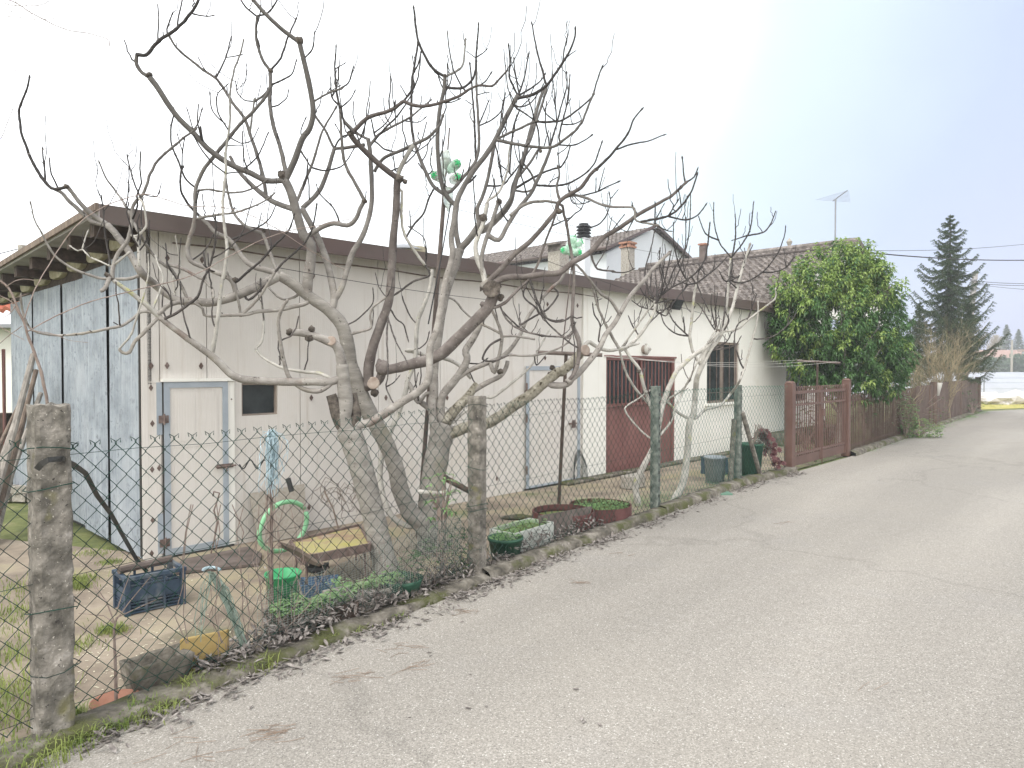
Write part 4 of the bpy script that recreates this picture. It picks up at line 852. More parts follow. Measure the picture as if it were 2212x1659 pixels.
obj('vine_stems', b, M['vine'], 'thin brown stems twisted round the rusty stake under the blue twine', 'stems')
t2 = at(457, 1240, 4.05); hank('twine_hank', t2, at(430, 1390, 3.98), 44, .014, 'twinegreen', 'faded green blue twine looped over the fence in two long tails', 8, legs=[at(424, 1420, 3.98), at(548, 1445, 4.12), at(540, 1430, 4.12)])
b = MB(); b.tube([t2+Vector((math.cos(a)*.05, .0, .02+math.sin(a)*.02)) for a in [math.pi*k/8 for k in range(9)]], .009, 6); obj('blue_loop', b, M['twine'], 'pale blue loop at the top of the low twine bundle', 'loop')
# loops of dark cable on the wall and door 2 cord
b = MB()
for (px, py) in ((600, 1040), (700, 1080)): pass
rnd = random.Random(4)
for k in range(16):
    c = at(rnd.uniform(690, 790), rnd.uniform(1060, 1110), 6.6); b.tube([c+Vector((math.cos(a)*rnd.uniform(.05, .1), rnd.uniform(-.03, .03), math.sin(a)*rnd.uniform(.08, .15))) for a in [j*.5 for j in range(rnd.randint(6, 12))]], .003, 4, cap=False)
b.tube([at(700, 1060, 6.6), at(720, 1100, 6.5), at(735, 1160, 6.4)], .008, 5); obj('dry_vine_tangle', b, M['wood'], 'tangle of dry brown vine stems standing against the wall left of the trunks', 'dry vines')
b = MB(); b.tube([at(517+i*4, 1003+10*math.sin(i*.8), 5.6) for i in range(22)], .006, 5); b.tube([at(622, 1033, 5.6), at(630, 1062, 5.6)], .022, 8)
obj('cable_with_handle', b, M['darkwire'], 'thin dark cable with a black handle strung before the shed door', 'cable')
b = MB(); s_, z_ = wl(1250, 1010, .06)
for k in range(5): b.tube([w2(s_+math.cos(a)*(.12+.015*k), -.06-.01*k, z_-.05*k+math.sin(a)*(.28+.03*k)) for a in [j*.42 for j in range(16)]], .005, 4, cap=False)
obj('hanging_cord', b, M['darkwire'], 'looped thin dark cord hung on the wall left of the red door', 'cord')
# bent rusty hook, small door weeds
b = MB(); b.tube([at(456, 1250-55, 5.0), at(462, 1170, 5.0), at(470, 1130, 5.0), at(462, 1118-15, 5.0), at(470, 1080, 5.0), at(474, 1065, 5.0), at(462, 1062, 5.0), at(460, 1072, 5.0)], .006, 6); obj('bent_rod', b, M['steel'], 'bent rusty hooked rod standing before the shed door', 'rod')
# clothes-line posts
def tpost(px0, py0, px1, py1, Y, bl, br, label, seed):
    top = at(px0, py0, Y); q = thing('clothes_line_post', label, 'clothes post', (top.x, top.y, 0)); b = MB(); lo = at(px1, py1, Y); b.tube([Vector((lo.x, Y, 0)), Vector((top.x, Y, top.z))], .022, 8); b.build('pole', M['darkwood'], q)
    b = MB(); b.tube([at(*bl), at(*br)], .026 if Y < 10 else .02, 10); b.build('cross_bar', M['rustplate'], q); return q
tpost(1223, 764, 1207, 1094, 8.9, (1158, 761, 8.95), (1301, 767, 8.85), 'rusty T shaped clothes line post in front of the blue framed door', 0)
tpost(1766, 783, 1762, 960, 13.2, (1722, 779, 13.25), (1815, 784, 13.1), 'T shaped clothes line post beneath the round leafy tree', 1)
for k, (a_, z_) in enumerate(((.1, 0), (.5, 0), (.95, 0))):
    p0 = at(1160, 762, 8.95).lerp(at(1299, 768, 8.85), a_); p1 = at(1724, 780, 13.2).lerp(at(1813, 785, 13.1), a_); b = MB()
    b.tube([p0.lerp(p1, t/14)+Vector((0, 0, .03-.10*math.sin(math.pi*t/14)**1-.02*k*math.sin(math.pi*t/14))) for t in range(15)], .0025, 4); obj('clothes_line', b, M['whitewire'], ['white clothes line nearest the wall, strung between the two T posts', 'middle white clothes line between the two T posts', 'white clothes line nearest the road between the two T posts'][k], 'clothes line', 'clothes lines')
# whirligig poles with plastic bottles
def bottle(b, c, ax, L=.24, r=.05, seed=0):
    ax = ax.normalized(); b.lathe(c, [(.0, .0), (r*.8, .0), (r, .02), (r, L*.3), (r*.9, L*.35), (r, L*.4), (r, L*.62), (r*.6, L*.82), (r*.28, L*.9), (r*.28, L)], 16, ax, cap0=False)
def whirl(base, top, label, bots, rr, Y):
    w = thing('bottle_windmill', label, 'bottle windmill', (base.x, base.y, 0)); b = MB(); b.tube([base, base.lerp(top, .86), base.lerp(top, .861), top], [rr, rr, .008, .008], 8); b.build('pole', M['rustplate'], w)
    for i, (c, ax, mm) in enumerate(bots):
        b = MB(); bottle(b, c, ax); o = b.build('bottle', M[mm], w, smooth=True)
        if mm == 'bottlegreen' or i < 3:
            b = MB(); a = ax.normalized(); o1 = a.orthogonal().normalized(); o2 = a.cross(o1)
            for k in range(6): u_ = o1*math.cos(k*1.047)+o2*math.sin(k*1.047); b.tube([c-a*.012, c-a*.012+u_*.038], .0065, 4)
            b.lathe(c-a*.014, [(0, -.004), (.016, -.004), (.016, .006), (0, .006)], 8, a); b.build('flower_cap', M['capgreen'], o, root=w)
    return w
base = at(902, 1105, 7.2); base.z = 0; tz_ = at(975, 428, 7.2)
top = at(971, 276, 7.2)
hub = at(966, 372, 7.15)
whirl(Vector((base.x, 7.2, 0)), top, 'tall leaning pole with clear and green plastic bottles among the fig branches', [
    (at(938, 378, 6.95), Vector((.35, .9, .05)), 'clear'), (at(989, 382, 6.95), Vector((-.35, .9, .05)), 'clear'), (at(988, 352, 7.0), Vector((-.4, .8, -.1)), 'bottlegreen'), (at(960, 325, 7.12), Vector((.2, .3, -1)), 'clear'), (at(962, 340, 7.2), Vector((-.2, .2, -1)), 'clear'), (at(968, 405, 7.15), Vector((0, .1, -1)), 'clear')], .022, 7.2)
b_ = at(1207, 1094, 8.85); t_ = at(1243, 505, 8.85)
whirl(at(1214, 760, 8.85), t_, 'thin rod with pale green plastic bottles above the clothes post', [(at(1216, 540, 8.7), Vector((.6, .7, 0)), 'bottlegreen'), (at(1252, 545, 8.7), Vector((-.6, .7, .1)), 'bottlegreen'), (at(1238, 512, 8.8), Vector((0, .2, -1)), 'bottlegreen'), (at(1256, 522, 8.8), Vector((-.8, .2, -.3)), 'bottlegreen'), (at(1225, 527, 8.9), Vector((.7, .3, -.1)), 'clear')], .008, 8.85)
# thin wires across the figs
b = MB()
for (p, q, sg) in (((1150, 552, 7.1), (1560, 690, 10.9), .03), ((985, 428, 7.1), (1330, 500, 12), .05), ((985, 452, 7.1), (1500, 560, 14), .04), ((600, 925/1.6, 5), (1076, 650, 7), .02)):
    a_, c_ = at(*p), at(*q); b.tube([a_.lerp(c_, t/8)-Z1*sg*math.sin(math.pi*t/8) for t in range(9)], .003, 4)
b.tube([at(975, 430, 7.15), at(955, 545, 6.8), at(925, 700, 6.6)], .007, 5)
obj('garden_wires', b, M['darkwire'], 'thin dark wires strung from the tall pole through the fig branches', 'wires')
# planters
def drum(q, r, h, label, m='drum'):
    o = MB(); o.lathe(q, [(r, .0), (r, h), (r-.012, h), (r-.012, h-.06)], 36, cap0=False); rt = thing('planter_drum', label, 'planter', tuple(q)); o.build('drum_body', M[m], rt, smooth=False)
    s_ = MB(); s_.lathe(q+Z1*(h-.075), [(r-.01, 0), (r*.5, .015), (0, .02)], 24, cap0=False); s_.build('potting_soil', M['soil'], rt); return rt, q+Z1*(h-.05), r-.02
def weeds(name, c, rx, ry, n_, parent=None, root=None, size=.016, hgt=.06, m='weed', seed=0, ang=0, rect=False):
    rnd = random.Random(seed); b = MB()
    for i in range(n_):
        if rect: x, y = rnd.uniform(-1, 1)*rx, rnd.uniform(-1, 1)*ry
        else:
            a, q = rnd.uniform(0, 6.283), math.sqrt(rnd.random()); x, y = math.cos(a)*q*rx, math.sin(a)*q*ry
        x, y = x*math.cos(ang)-y*math.sin(ang), x*math.sin(ang)+y*math.cos(ang)
        h = hgt*(.3+.7*rnd.random())*(1+.8*noise.noise(Vector((c.x+x*6, c.y+y*6, 2)))); p = c+Vector((x, y, h)); s_ = size*rnd.uniform(.6, 1.3)
        for k in range(rnd.choice((2, 3))):
            a = rnd.uniform(0, 6.283); d = Vector((math.cos(a), math.sin(a), rnd.uniform(-.2, .5))).normalized(); e = d.cross(Vector((0, 0, 1))).normalized()*s_*.45
            b.quad(p, p+d*s_*.55+e, p+d*s_*1.15-Vector((0, 0, s_*.15)), p+d*s_*.55-e)
        if rnd.random() < .15: b.tube([p-Vector((0, 0, h)), p], .0012, 3, cap=False)
    return b.build(name, M[m], parent, root=root)
q = gr(1305, 1128); q = Vector((1.02, 8.0, 0)); rt, c, r = drum(q, .36, .20, 'wide dark red drum planter full of bright green seedlings, right of the rusty plate'); weeds('seedlings', c, r, r, 900, rt, seed=1)
q = Vector((.56, 7.55, 0)); rt, c, r = drum(q, .34, .22, 'dark red drum planter half hidden behind the leaning rusty plate')
b = MB(); a0, a1 = at(1172, 1100, 6.98), at(1297, 1111, 7.25); l0, l1 = gr(1190, 1170), gr(1288, 1160); l0 = Vector((.30, 6.80, .05)); l1 = Vector((.80, 7.35, .05)); t0 = Vector((.27, 6.86, .30)); t1 = Vector((.87, 7.50, .27)); b.hexa([l0, l1, t1, t0], [p+Vector((-.012, .01, 0)) for p in (l0, l1, t1, t0)]); obj('rusty_plate', b, M['rustplate'], 'flat rusty metal plate leaning against the drum planters at the fence', 'metal plate')
rt = thing('planter_box', 'long pale planter box with seedlings beside the second concrete post', 'planter', (.1, 6.7, 0)); X = Vector((.62, .78, 0)).normalized(); Y = Vector((-X.y, X.x, 0)); q = Vector((.10, 6.72, 0))
b = MB()
for sx, sy, a_, w_ in ((0, -.15, .62, .014), (0, .15, .62, .014), (-.31, 0, .014, .3), (.31, 0, .014, .3)): b.box(q+X*sx+Y*sy+Z1*.12, a_, w_, .24, X, Y)
b.build('box_body', M['pale'], rt, bevel=.003); b = MB(); b.box(q+Z1*.1, .6, .28, .2, X, Y); b.build('potting_soil', M['soil'], rt); weeds('seedlings', q+Z1*.2, .29, .13, 380, rt, seed=2, ang=math.atan2(X.y, X.x), rect=True)
q = gr(1085, 1242); q = Vector((-.06, 6.32, 0)); rt = thing('plant_pot', 'round dark green pot of seedlings right of the second concrete post', 'plant pot', tuple(q)); b = MB(); b.lathe(q, [(.12, 0), (.155, .2), (.165, .2), (.165, .225), (.15, .225), (.15, .19), (0, .19)], 28); b.build('pot', M['potgreen'], rt, smooth=True); weeds('seedlings', q+Z1*.19, .145, .145, 260, rt, seed=3, hgt=.05)
# wooden / stone planters left of post 2
rt = thing('planter_bed', 'grey stone planting trough with small weeds behind the fine mesh', 'planter', tuple(gr(790, 1300))); q = gr(795, 1303); X = Vector((.75, .66, 0)).normalized(); Y = Vector((-X.y, X.x, 0)); b = MB()
for sx, sy, a_, w_ in ((0, -.13, .60, .03), (0, .13, .60, .03), (-.3, 0, .03, .23), (.3, 0, .03, .23)): b.box(q+X*sx+Y*sy+Z1*.06, a_, w_, .13, X, Y)
b.build('trough_wall', M['rubble'], rt, bevel=.006); b = MB(); b.box(q+Z1*.05, .57, .22, .1, X, Y); b.build('potting_soil', M['soil'], rt); weeds('weeds', q+Z1*.1, .28, .11, 260, rt, seed=5, ang=math.atan2(X.y, X.x), rect=True, size=.03, hgt=.09)
rt = thing('planter_bed', 'dark wooden planting box below the green bucket', 'planter', tuple(gr(660, 1370))); q = gr(672, 1358)+Vector((0,.03,0)); b = MB()
for sx, sy, a_, w_ in ((0, -.12, .56, .025), (0, .12, .56, .025), (-.28, 0, .025, .215), (.28, 0, .025, .215)): b.box(q+X*sx+Y*sy+Z1*.07, a_, w_, .15, X, Y)
b.build('box_body', M['darkwood'], rt); b = MB(); b.box(q+Z1*.05, .53, .21, .12, X, Y); b.build('potting_soil', M['soil'], rt); weeds('weeds', q+Z1*.12, .26, .10, 300, rt, seed=6, ang=math.atan2(X.y, X.x), rect=True, size=.03, hgt=.09)
q = gr(865, 1290); b = MB(); b.lathe(q, [(.13, 0), (.17, .13), (.175, .15), (.16, .15), (.15, .12), (0, .12)], 24); o = obj('ceramic_pot', b, M['potgreen'], 'wide dark pot at the foot of the thick fig trunk behind the mesh', 'plant pot', smooth=True)
# right end: dark crate, drum, stool pot
q = gr(1568, 1030); b = MB(); b.box(q+Vector((-.1,.3,.13)), .34, .3, .26, Vector((.9,.4,0)).normalized(), Vector((-.4,.9,0)).normalized()); b.box(q+Vector((-.1,.3,.275)), .36, .32, .02, Vector((.9,.4,0)).normalized(), Vector((-.4,.9,0)).normalized()); obj('storage_box', b, M['blueplastic'], 'dark blue grey box on the yard behind the last concrete post', 'box', bevel=.01)
q = Vector((3.15, 10.75, 0)); b = MB(); b.lathe(q, [(.14, 0), (.16, .38), (.17, .38), (.17, .41), (.15, .41), (.14, .1), (0, .1)], 24); obj('grey_barrel', b, M['galv'], 'grey metal tub against the braced concrete post', 'tub', smooth=True)
q = Vector((3.95, 11.45, 0)); rt = thing('potted_succulent', 'green pot with a drooping dark purple rosette succulent near the gate', 'potted plant', tuple(q)); b = MB(); b.lathe(q, [(.15, 0), (.19, .50), (.2, .50), (.2, .54), (.18, .54), (.17, .48), (0, .48)], 24); b.build('pot', M['potgreen'], rt, smooth=True)
b = MB(); rnd = random.Random(6); st = MB()
for i in range(60):
    t = rnd.random(); a = rnd.uniform(0, 6.28); c = q+Vector((.14+.28*t+rnd.gauss(0, .05), .02+rnd.gauss(0, .08)-.1*t, .66+rnd.gauss(0, .05)-max(0, t-.35)*.85))
    if i % 4 == 0: st.tube([q+Vector((.03, 0, .5)), q.lerp(c, .6)+Vector((0, 0, .4)), c], .008, 5)
    nrm = Vector((rnd.gauss(0, .5), rnd.gauss(-.6, .4), rnd.gauss(.5, .4))).normalized(); o1 = nrm.orthogonal().normalized(); o2 = nrm.cross(o1)
    for ring in range(3):
        for k in range(9):
            aa = k*.698+ring*.35; u_ = o1*math.cos(aa)+o2*math.sin(aa); l = .02+.017*ring; w_ = o1*math.cos(aa+1.57)+o2*math.sin(aa+1.57)
            b.quad(c+nrm*.01, c+u_*l*.6+w_*.009+nrm*(.02-.006*ring), c+u_*l*1.15+nrm*(.022-.01*ring), c+u_*l*.6-w_*.009+nrm*(.02-.006*ring))
b.build('rosettes', M['purple'], rt); st.build('stems', M['vine'], rt)
q = gr(1595+30, 1020); b = MB(); b.box(gr(1575, 1075)+Vector((0,.26,.015)), .2, .2, .02); tag(b.build('green_lid', mat('pale_green_lid', [(.13,.24,.18)], rough=.5)), 'small pale green plastic lid lying by the fence near the last concrete post', 'lid')
q = gr(1383, 1062); b = MB(); b.box(q+Vector((-.05,.3,.1)), .38, .2, .2, U, V); obj('stone_block', b, M['rubble'], 'rough stone block at the foot of the red door', 'block', bevel=.02)
# stone ledge of the building foot
b = MB(); b.wbox(S_WH-.6, S_END, -.22, -.031, 0.0, .05); b.wbox(S_END+.3, S_P-.1, -.5, -.031, 0, .3); tag(b.build('plinth', M['moss_kerb'], bevel=.02), 'low mossy concrete plinth along the foot of the white wall', 'plinth')
b = MB(); b.blob(gr(1120, 1125)+Vector((0,.1,.02)), .12, 2, .4, 3, (1.6, .6, .3)); obj('broken_slab', b, M['moss_kerb'], 'broken piece of pale slab on the yard near the cream wall', 'slab')

b = MB(); b.tube([at(905, 1062, 6.35), at(945, 1066, 6.3), at(985, 1060, 6.25)], [.022, .02, .018], 8); obj('cut_branch', b, M['palebark'], 'short cut grey branch wedged across the sapling between trunk and post', 'branch')
b = MB(); b.tube([at(960, 1032, 6.3), at(1012, 1060, 6.15)], [.03, .026], 8); obj('cut_branch', b, M['darkwood'], 'short dark brown branch piece behind the second concrete post', 'branch')

b = MB(); rnd = random.Random(77)
for i in range(170):
    px = 820+190*math.sqrt(rnd.random()); Y = fence_depth(px)+rnd.uniform(.05, .3); zz = rnd.random()*.4; p = Vector(((px-1106)/FPX*Y, Y, .04+zz)); P = [p]
    for k in range(7): P.append(P[-1]+Vector((rnd.gauss(0, .03), rnd.gauss(0, .02), rnd.gauss(0, .025))))
    b.tube(P, .0014, 3, cap=False)
tag(b.build('bunched_netting', M['wire']), 'bunched up green netting tangled low at the fence by the fig trunks', kind='stuff')
# ================================================================ FIG TREES (limbs traced as real curves in depth)
OFFS = {1: (0, 0), 2: (1659, 0), 3: (3318, 0), 4: (0, 1244), 5: (1659, 1244), 6: (3318, 1244), 7: (4866, 1244), 9: (1659, 2489), 0: (3318, 2212)}
def TR(s):
    """'9:1290,1130 1180,1060 5:740,1150' -> picture-grid points"""
    o = []; cur = (0, 0)
    for w in s.split():
        if ':' in w: r, w = w.split(':'); cur = OFFS[int(r)]
        x, y = w.split(','); o.append(((int(x)+cur[0])*.3125, (int(y)+cur[1])*.3125))
    return o
def maxdepth(px, py):
    if px < 318 and py > 430: return 5.45
    p = hit(px, py, w2(0, -.42, 0), V)
    return (p.y-.05) if 0 < p.y < 30 else 30
class Tree:
    def __init__(s, name, label, base, seed=1):
        s.root = thing(name, label, 'tree', tuple(base)); s.nodes = []; s.mb = {}; s.rnd = random.Random(seed); s.segs = []
    def mesh(s, k):
        if k not in s.mb: s.mb[k] = MB()
        return s.mb[k]
    def depth0(s, p, w, lim=34):
        best = None; bd = lim
        for (x, y, d, ww) in s.nodes:
            q = math.hypot(x-p[0], y-p[1])-ww*.3
            if q < bd: bd, best = q, d; s.last = (x, y, d)
        return best
    def limb(s, txt, w0, w1, part='limbs', d0=None, dz=None, n=None, wm=None):
        P = TR(txt); ws = .3125*getattr(s, 'wk', .95); w0 *= ws; w1 *= ws; wm = wm*ws if wm else None
        L = [0]
        for a, c in zip(P, P[1:]): L.append(L[-1]+math.hypot(a[0]-c[0], a[1]-c[1]))
        T = L[-1] or 1; st = s.depth0(P[0], w0) if d0 is None else d0
        if d0 is not None and part != 'trunk' and part != 'stem':
            st2 = s.depth0(P[0], w0, 14)
            if st2: st = st2
        if st is not None and part not in ('trunk', 'stem') and s.nodes:
            st3 = s.depth0(P[0], w0, 30)
            if st3 and math.hypot(s.last[0]-P[0][0], s.last[1]-P[0][1]) > 2: P = [(s.last[0], s.last[1])]+P[0 if math.hypot(s.last[0]-P[0][0], s.last[1]-P[0][1]) > 8 else 1:]; st = st3; L = [0]; [L.append(L[-1]+math.hypot(a[0]-c[0], a[1]-c[1])) for a, c in zip(P, P[1:])]; T = L[-1] or 1
        free_start = st is None
        if st is None: st = s.depth0(P[-1], w1) or s.dflt
        if dz is None: dz = T/FPX*st*s.rnd.uniform(-.45, .45)
        pts = []
        for (x, y), l in zip(P, L):
            d = st+dz*(l/T); f = l/T
            d = min(d, maxdepth(x, y)); 
            if y > 845: d = max(d, fence_depth(x)+.14)
            w = (w0+(w1-w0)*f) if wm is None else (w0+(wm-w0)*f*2 if f < .5 else wm+(w1-wm)*(f-.5)*2)
            pts.append((x, y, d, w))
        s.add(pts, part, tip=(w1 < 5), n=n)
    def add(s, pts, part, tip=False, n=None):
        W3 = [at(x, y, d) for x, y, d, w in pts]; Rr = [w/2/FPX*d for x, y, d, w in pts]
        # catmull-rom resample
        out = []; rad = []; px_ = []
        for i in range(len(W3)-1):
            p0, p1, p2, p3 = W3[max(i-1, 0)], W3[i], W3[i+1], W3[min(i+2, len(W3)-1)]
            st = .022 if Rr[i] < .02 else .03; k = max(2, int((p2-p1).length/st))
            for j in range(k):
                t = j/k; out.append(.5*((2*p1)+(p2-p0)*t+(2*p0-5*p1+4*p2-p3)*t*t+(3*p1-3*p2+p3-p0)*t**3)); rad.append(Rr[i]+(Rr[i+1]-Rr[i])*t)
                a, c = pts[i], pts[i+1]; s.nodes.append((a[0]+(c[0]-a[0])*t, a[1]+(c[1]-a[1])*t, a[2]+(c[2]-a[2])*t, a[3]+(c[3]-a[3])*t))
        out.append(W3[-1]); rad.append(Rr[-1]); s.nodes.append(pts[-1])
        ph = s.rnd.uniform(0, 9); sp = .055; l = 0
        for i in range(len(out)):
            if i: l += (out[i]-out[i-1]).length
            r = rad[i]; thin = min(1, max(0, (.02-r)/.012))
            sw = max(0, math.sin((l/sp+ph)*math.pi*2))**3
            rad[i] = r*(1+thin*.30*sw+(1-thin)*.10*noise.noise(out[i]*9+Vector((ph, 0, 0))))
            jt = r*.28*thin; out[i] = out[i]+Vector((noise.noise(out[i]*17+Vector((ph, 1, 0))), noise.noise(out[i]*17+Vector((2, ph, 0))), noise.noise(out[i]*17+Vector((3, 0, ph)))))*(jt+.002)
        if tip:
            d = (out[-1]-out[-2]).normalized(); r = rad[-1]
            for q, k in ((.012, 1.35), (.026, .8), (.036, .12)): out.append(out[-1]+d*(.012)); rad.append(r*k)
        nn_ = n or (5 if max(rad) < .012 else 7 if max(rad) < .025 else 10 if max(rad) < .06 else 18)
        s.mesh(part).tube(out, rad, nn_); s.segs.append((out, rad, part))
    def knob(s, gx, gy, r, part, reg=0, d=None, m=None, amp=.5):
        x, y = (gx+OFFS[reg][0])*.3125, (gy+OFFS[reg][1])*.3125; dd = d or s.depth0((x, y), 5) or s.dflt; rr = r*.27/FPX*dd; s.mesh(part).blob(at(x, y, dd-rr*.2), rr, 2, amp, 2.5, (1, 1, 1))
    def cutface(s, gx, gy, r, reg, m, nrm, name='cut_face'):
        x, y = (gx+OFFS[reg][0])*.3125, (gy+OFFS[reg][1])*.3125; dd = (s.depth0((x, y), 5) or s.dflt); rr = r*.3125/FPX*dd; b = MB(); nrm = Vector(nrm).normalized(); c = at(x, y, dd)+nrm*rr*.8
        b.lathe(c, [(rr*.95, -.02), (rr, 0), (rr*.85, .006), (0, .004)], 16, nrm); b.build(name, m, s.root)
    def spurs(s, dens=1.4, parts=('limbs', 'twigs', 'brown_limbs')):
        b = s.mesh('twigs')
        for out, rad, part in list(s.segs):
            if part not in parts: continue
            for i in range(3, len(out)-3):
                if rad[i] > .03 or s.rnd.random() > .022*dens: continue
                t = (out[i+1]-out[i-1]).normalized(); o = t.orthogonal().normalized(); o2 = t.cross(o); a = s.rnd.uniform(0, 6.28); d = (o*math.cos(a)+o2*math.sin(a)+t*.8+Vector((0, 0, .5))).normalized(); l = s.rnd.choice((.02, .03, .05, .11)); r = rad[i]*.45
                p = out[i]; b.tube([p, p+d*l*.5, p+d*l+Vector((0, 0, l*.25)), p+d*(l+.012)+Vector((0, 0, l*.3))], [r, r*.8, r*.9, r*.1], 5)
    def done(s, mats):
        for k, mb in s.mb.items(): mb.build(k, mats.get(k, M['bark']), s.root, smooth=True)
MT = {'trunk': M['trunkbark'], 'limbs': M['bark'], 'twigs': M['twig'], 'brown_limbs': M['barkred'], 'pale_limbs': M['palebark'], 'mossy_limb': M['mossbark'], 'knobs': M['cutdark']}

# ---- tree A : the thick left trunk
A = Tree('fig_tree', 'bare fig tree with one thick leaning trunk, left of the twin trunked fig', (-1.06, 5.86, 0), 3); A.dflt = 5.85
l = A.limb
l('9:1050,1600 1030,1500 975,1300 905,1000 840,750 780,560 745,480', 185, 175, 'trunk', d0=5.86, dz=-.02, wm=160)
l('9:780,560 735,470 715,400 730,290 715,150 705,30', 150, 85, 'trunk', dz=0, wm=105)
l('9:760,520 700,430 660,330 630,240', 120, 75, 'knobs', dz=-.03)
l('9:780,500 800,400 790,300 780,230', 90, 60, 'knobs', dz=.05)
l('5:700,1300 690,1200 660,1140 600,1110 540,1085 450,1060 400,1055 345,1050', 75, 50, 'limbs', dz=-.12)
A.knob(480, 1090, 32, 'knobs', 5); A.knob(495, 1030, 26, 'knobs', 5); A.knob(345, 1050, 30, 'knobs', 5); A.cutface(640, 1115, 34, 5, M['cut'], (-.1, -1, .1))
l('9:715,130 620,150 500,150 300,150 100,140 0,128 4:1590,1338 1530,1275 1470,1222 1380,1155 1280,1085 1180,1010 1100,945', 58, 40, 'limbs', dz=-.55, wm=58)
l('4:1100,945 1020,870 930,800 850,740 780,690', 38, 28, 'pale_limbs', dz=-.2)
l('5:670,1400 560,1455 440,1445 350,1375 310,1280 285,1150 265,1000 285,900 330,830', 40, 20, 'limbs', dz=-.3)
l('5:660,1400 560,1340 440,1325 300,1300 180,1240 110,1170 150,1120 165,1000 150,850 140,700', 28, 11, 'pale_limbs', dz=.3)
l('9:690,520 780,460 900,430 1000,370 1120,290 1230,220 1300,140 1310,20 5:1310,1200 1320,1130 1355,1050 1385,900 1420,700 1450,600 1470,500 1460,400 1480,280 1500,150 2:1530,1320 1600,1200 1700,1070 1765,965 1850,790 1920,660', 66, 34, 'limbs', dz=.1, wm=46)
l('4:1080,960 1000,1050 930,1120 895,1190 850,1195 825,1170', 28, 22, 'limbs', dz=-.15)
l('4:825,1170 900,1080 930,1000 960,900 1000,780 1025,640 1025,540', 16, 9, 'pale_limbs', dz=-.1)
l('4:1060,910 980,910 900,970 830,1010 740,1030 640,1050 540,1065 440,1075 340,1070 260,1055 200,1010 170,950 150,880 145,810', 24, 13, 'limbs', dz=-.55)
l('4:1110,960 1200,930 1290,870 1370,800 1400,700 1440,620 1480,480 1490,370 1488,270', 22, 11, 'twigs', dz=-.2)
l('4:1090,930 1160,870 1250,840', 32, 34, 'limbs', dz=.05)
l('4:1180,940 1185,830 1145,760', 13, 9, 'twigs')
l('4:1060,880 1100,780 1130,680 1100,600 1080,540', 18, 12, 'pale_limbs')
l('4:770,680 780,600 820,500 880,420 910,300 920,180 985,100 1:1010,1290 1040,1200 1090,1110 1180,1030 1250,970 1340,900', 30, 14, 'limbs', dz=.05)
l('1:1335,900 1318,840 1300,770', 10, 7, 'twigs'); l('1:1335,895 1370,850 1392,765', 12, 8, 'twigs')
l('4:780,690 740,655 720,645', 34, 30, 'knobs', dz=-.03); l('4:745,680 725,750 690,768', 32, 28, 'limbs', dz=-.06)
l('4:765,590 680,560 620,530 570,480 540,490 495,465', 14, 9, 'pale_limbs'); l('4:575,475 585,420 600,370', 11, 8, 'pale_limbs')
l('4:790,580 840,545 880,510', 22, 16, 'pale_limbs')
l('4:770,590 745,480 725,360 715,240 705,130', 14, 8, 'twigs')
l('4:930,390 970,370 1010,320 1005,240 990,160 960,130', 18, 15, 'pale_limbs')
l('1:990,1390 930,1270 900,1170 880,1080', 14, 9, 'twigs'); l('1:875,1440 885,1350 892,1180', 11, 8, 'twigs')
l('1:990,1330 1060,1360 1090,1350 1110,1295', 9, 6, 'twigs')
l('4:950,420 960,520 965,600', 20, 20, 'pale_limbs')
# ascending crown of A
l('2:1920,650 1960,560 1995,380', 14, 10, 'twigs', dz=-.1); l('2:1918,640 1902,500 1893,410', 13, 9, 'twigs', dz=.1); l('2:1910,640 1862,530 1868,430 1858,325', 15, 10, 'twigs', dz=-.15)
l('3:262,690 370,650 460,590 540,480 600,390 650,280 660,205', 25, 12, 'twigs', dz=-.2); l('3:565,430 582,340 605,260', 12, 8, 'twigs'); l('3:600,395 648,360', 9, 6, 'twigs')
l('3:460,580 412,420 390,330 360,170', 17, 10, 'twigs', dz=.1); l('3:265,660 350,610 410,570 445,518', 14, 9, 'twigs'); l('3:270,740 340,720 400,650 432,595', 13, 8, 'twigs')
l('3:110,965 200,920 290,880 380,840', 20, 16, 'limbs', dz=-.15); l('3:385,845 480,845 570,830 650,780 720,720 775,670 800,590 840,470', 17, 10, 'twigs', dz=-.15)
l('3:385,840 320,790 270,760', 9, 12, 'twigs'); l('3:380,830 360,760 335,690', 12, 8, 'twigs'); l('3:390,850 405,920 408,1000 395,1080', 12, 9, 'twigs')
l('3:110,975 220,990 340,1010 480,1020 560,980 640,920 700,850 740,750 780,660', 25, 14, 'limbs', dz=-.3); l('3:530,1015 640,1005 720,970 765,940', 13, 9, 'twigs')
l('3:480,1010 530,860 560,740 600,600 600,510', 15, 9, 'twigs', dz=.2); l('3:545,950 570,840 600,720 620,530', 15, 9, 'twigs', dz=.1); l('3:530,840 522,740 518,655', 11, 8, 'twigs'); l('3:530,830 460,790 435,740', 10, 8, 'twigs'); l('3:550,855 640,860 700,830 690,790', 11, 8, 'twigs'); l('3:600,730 620,695', 9, 7, 'twigs')
l('3:220,960 235,860 270,770', 10, 8, 'twigs'); l('3:285,690 305,650 322,600', 9, 7, 'twigs'); l('3:130,870 150,760 172,660', 12, 8, 'twigs', dz=.1)
l('3:205,1200 220,1000 235,880 270,770', 14, 10, 'twigs', dz=.1)
A.knob(1680, 260, 30, 'knobs', 5)

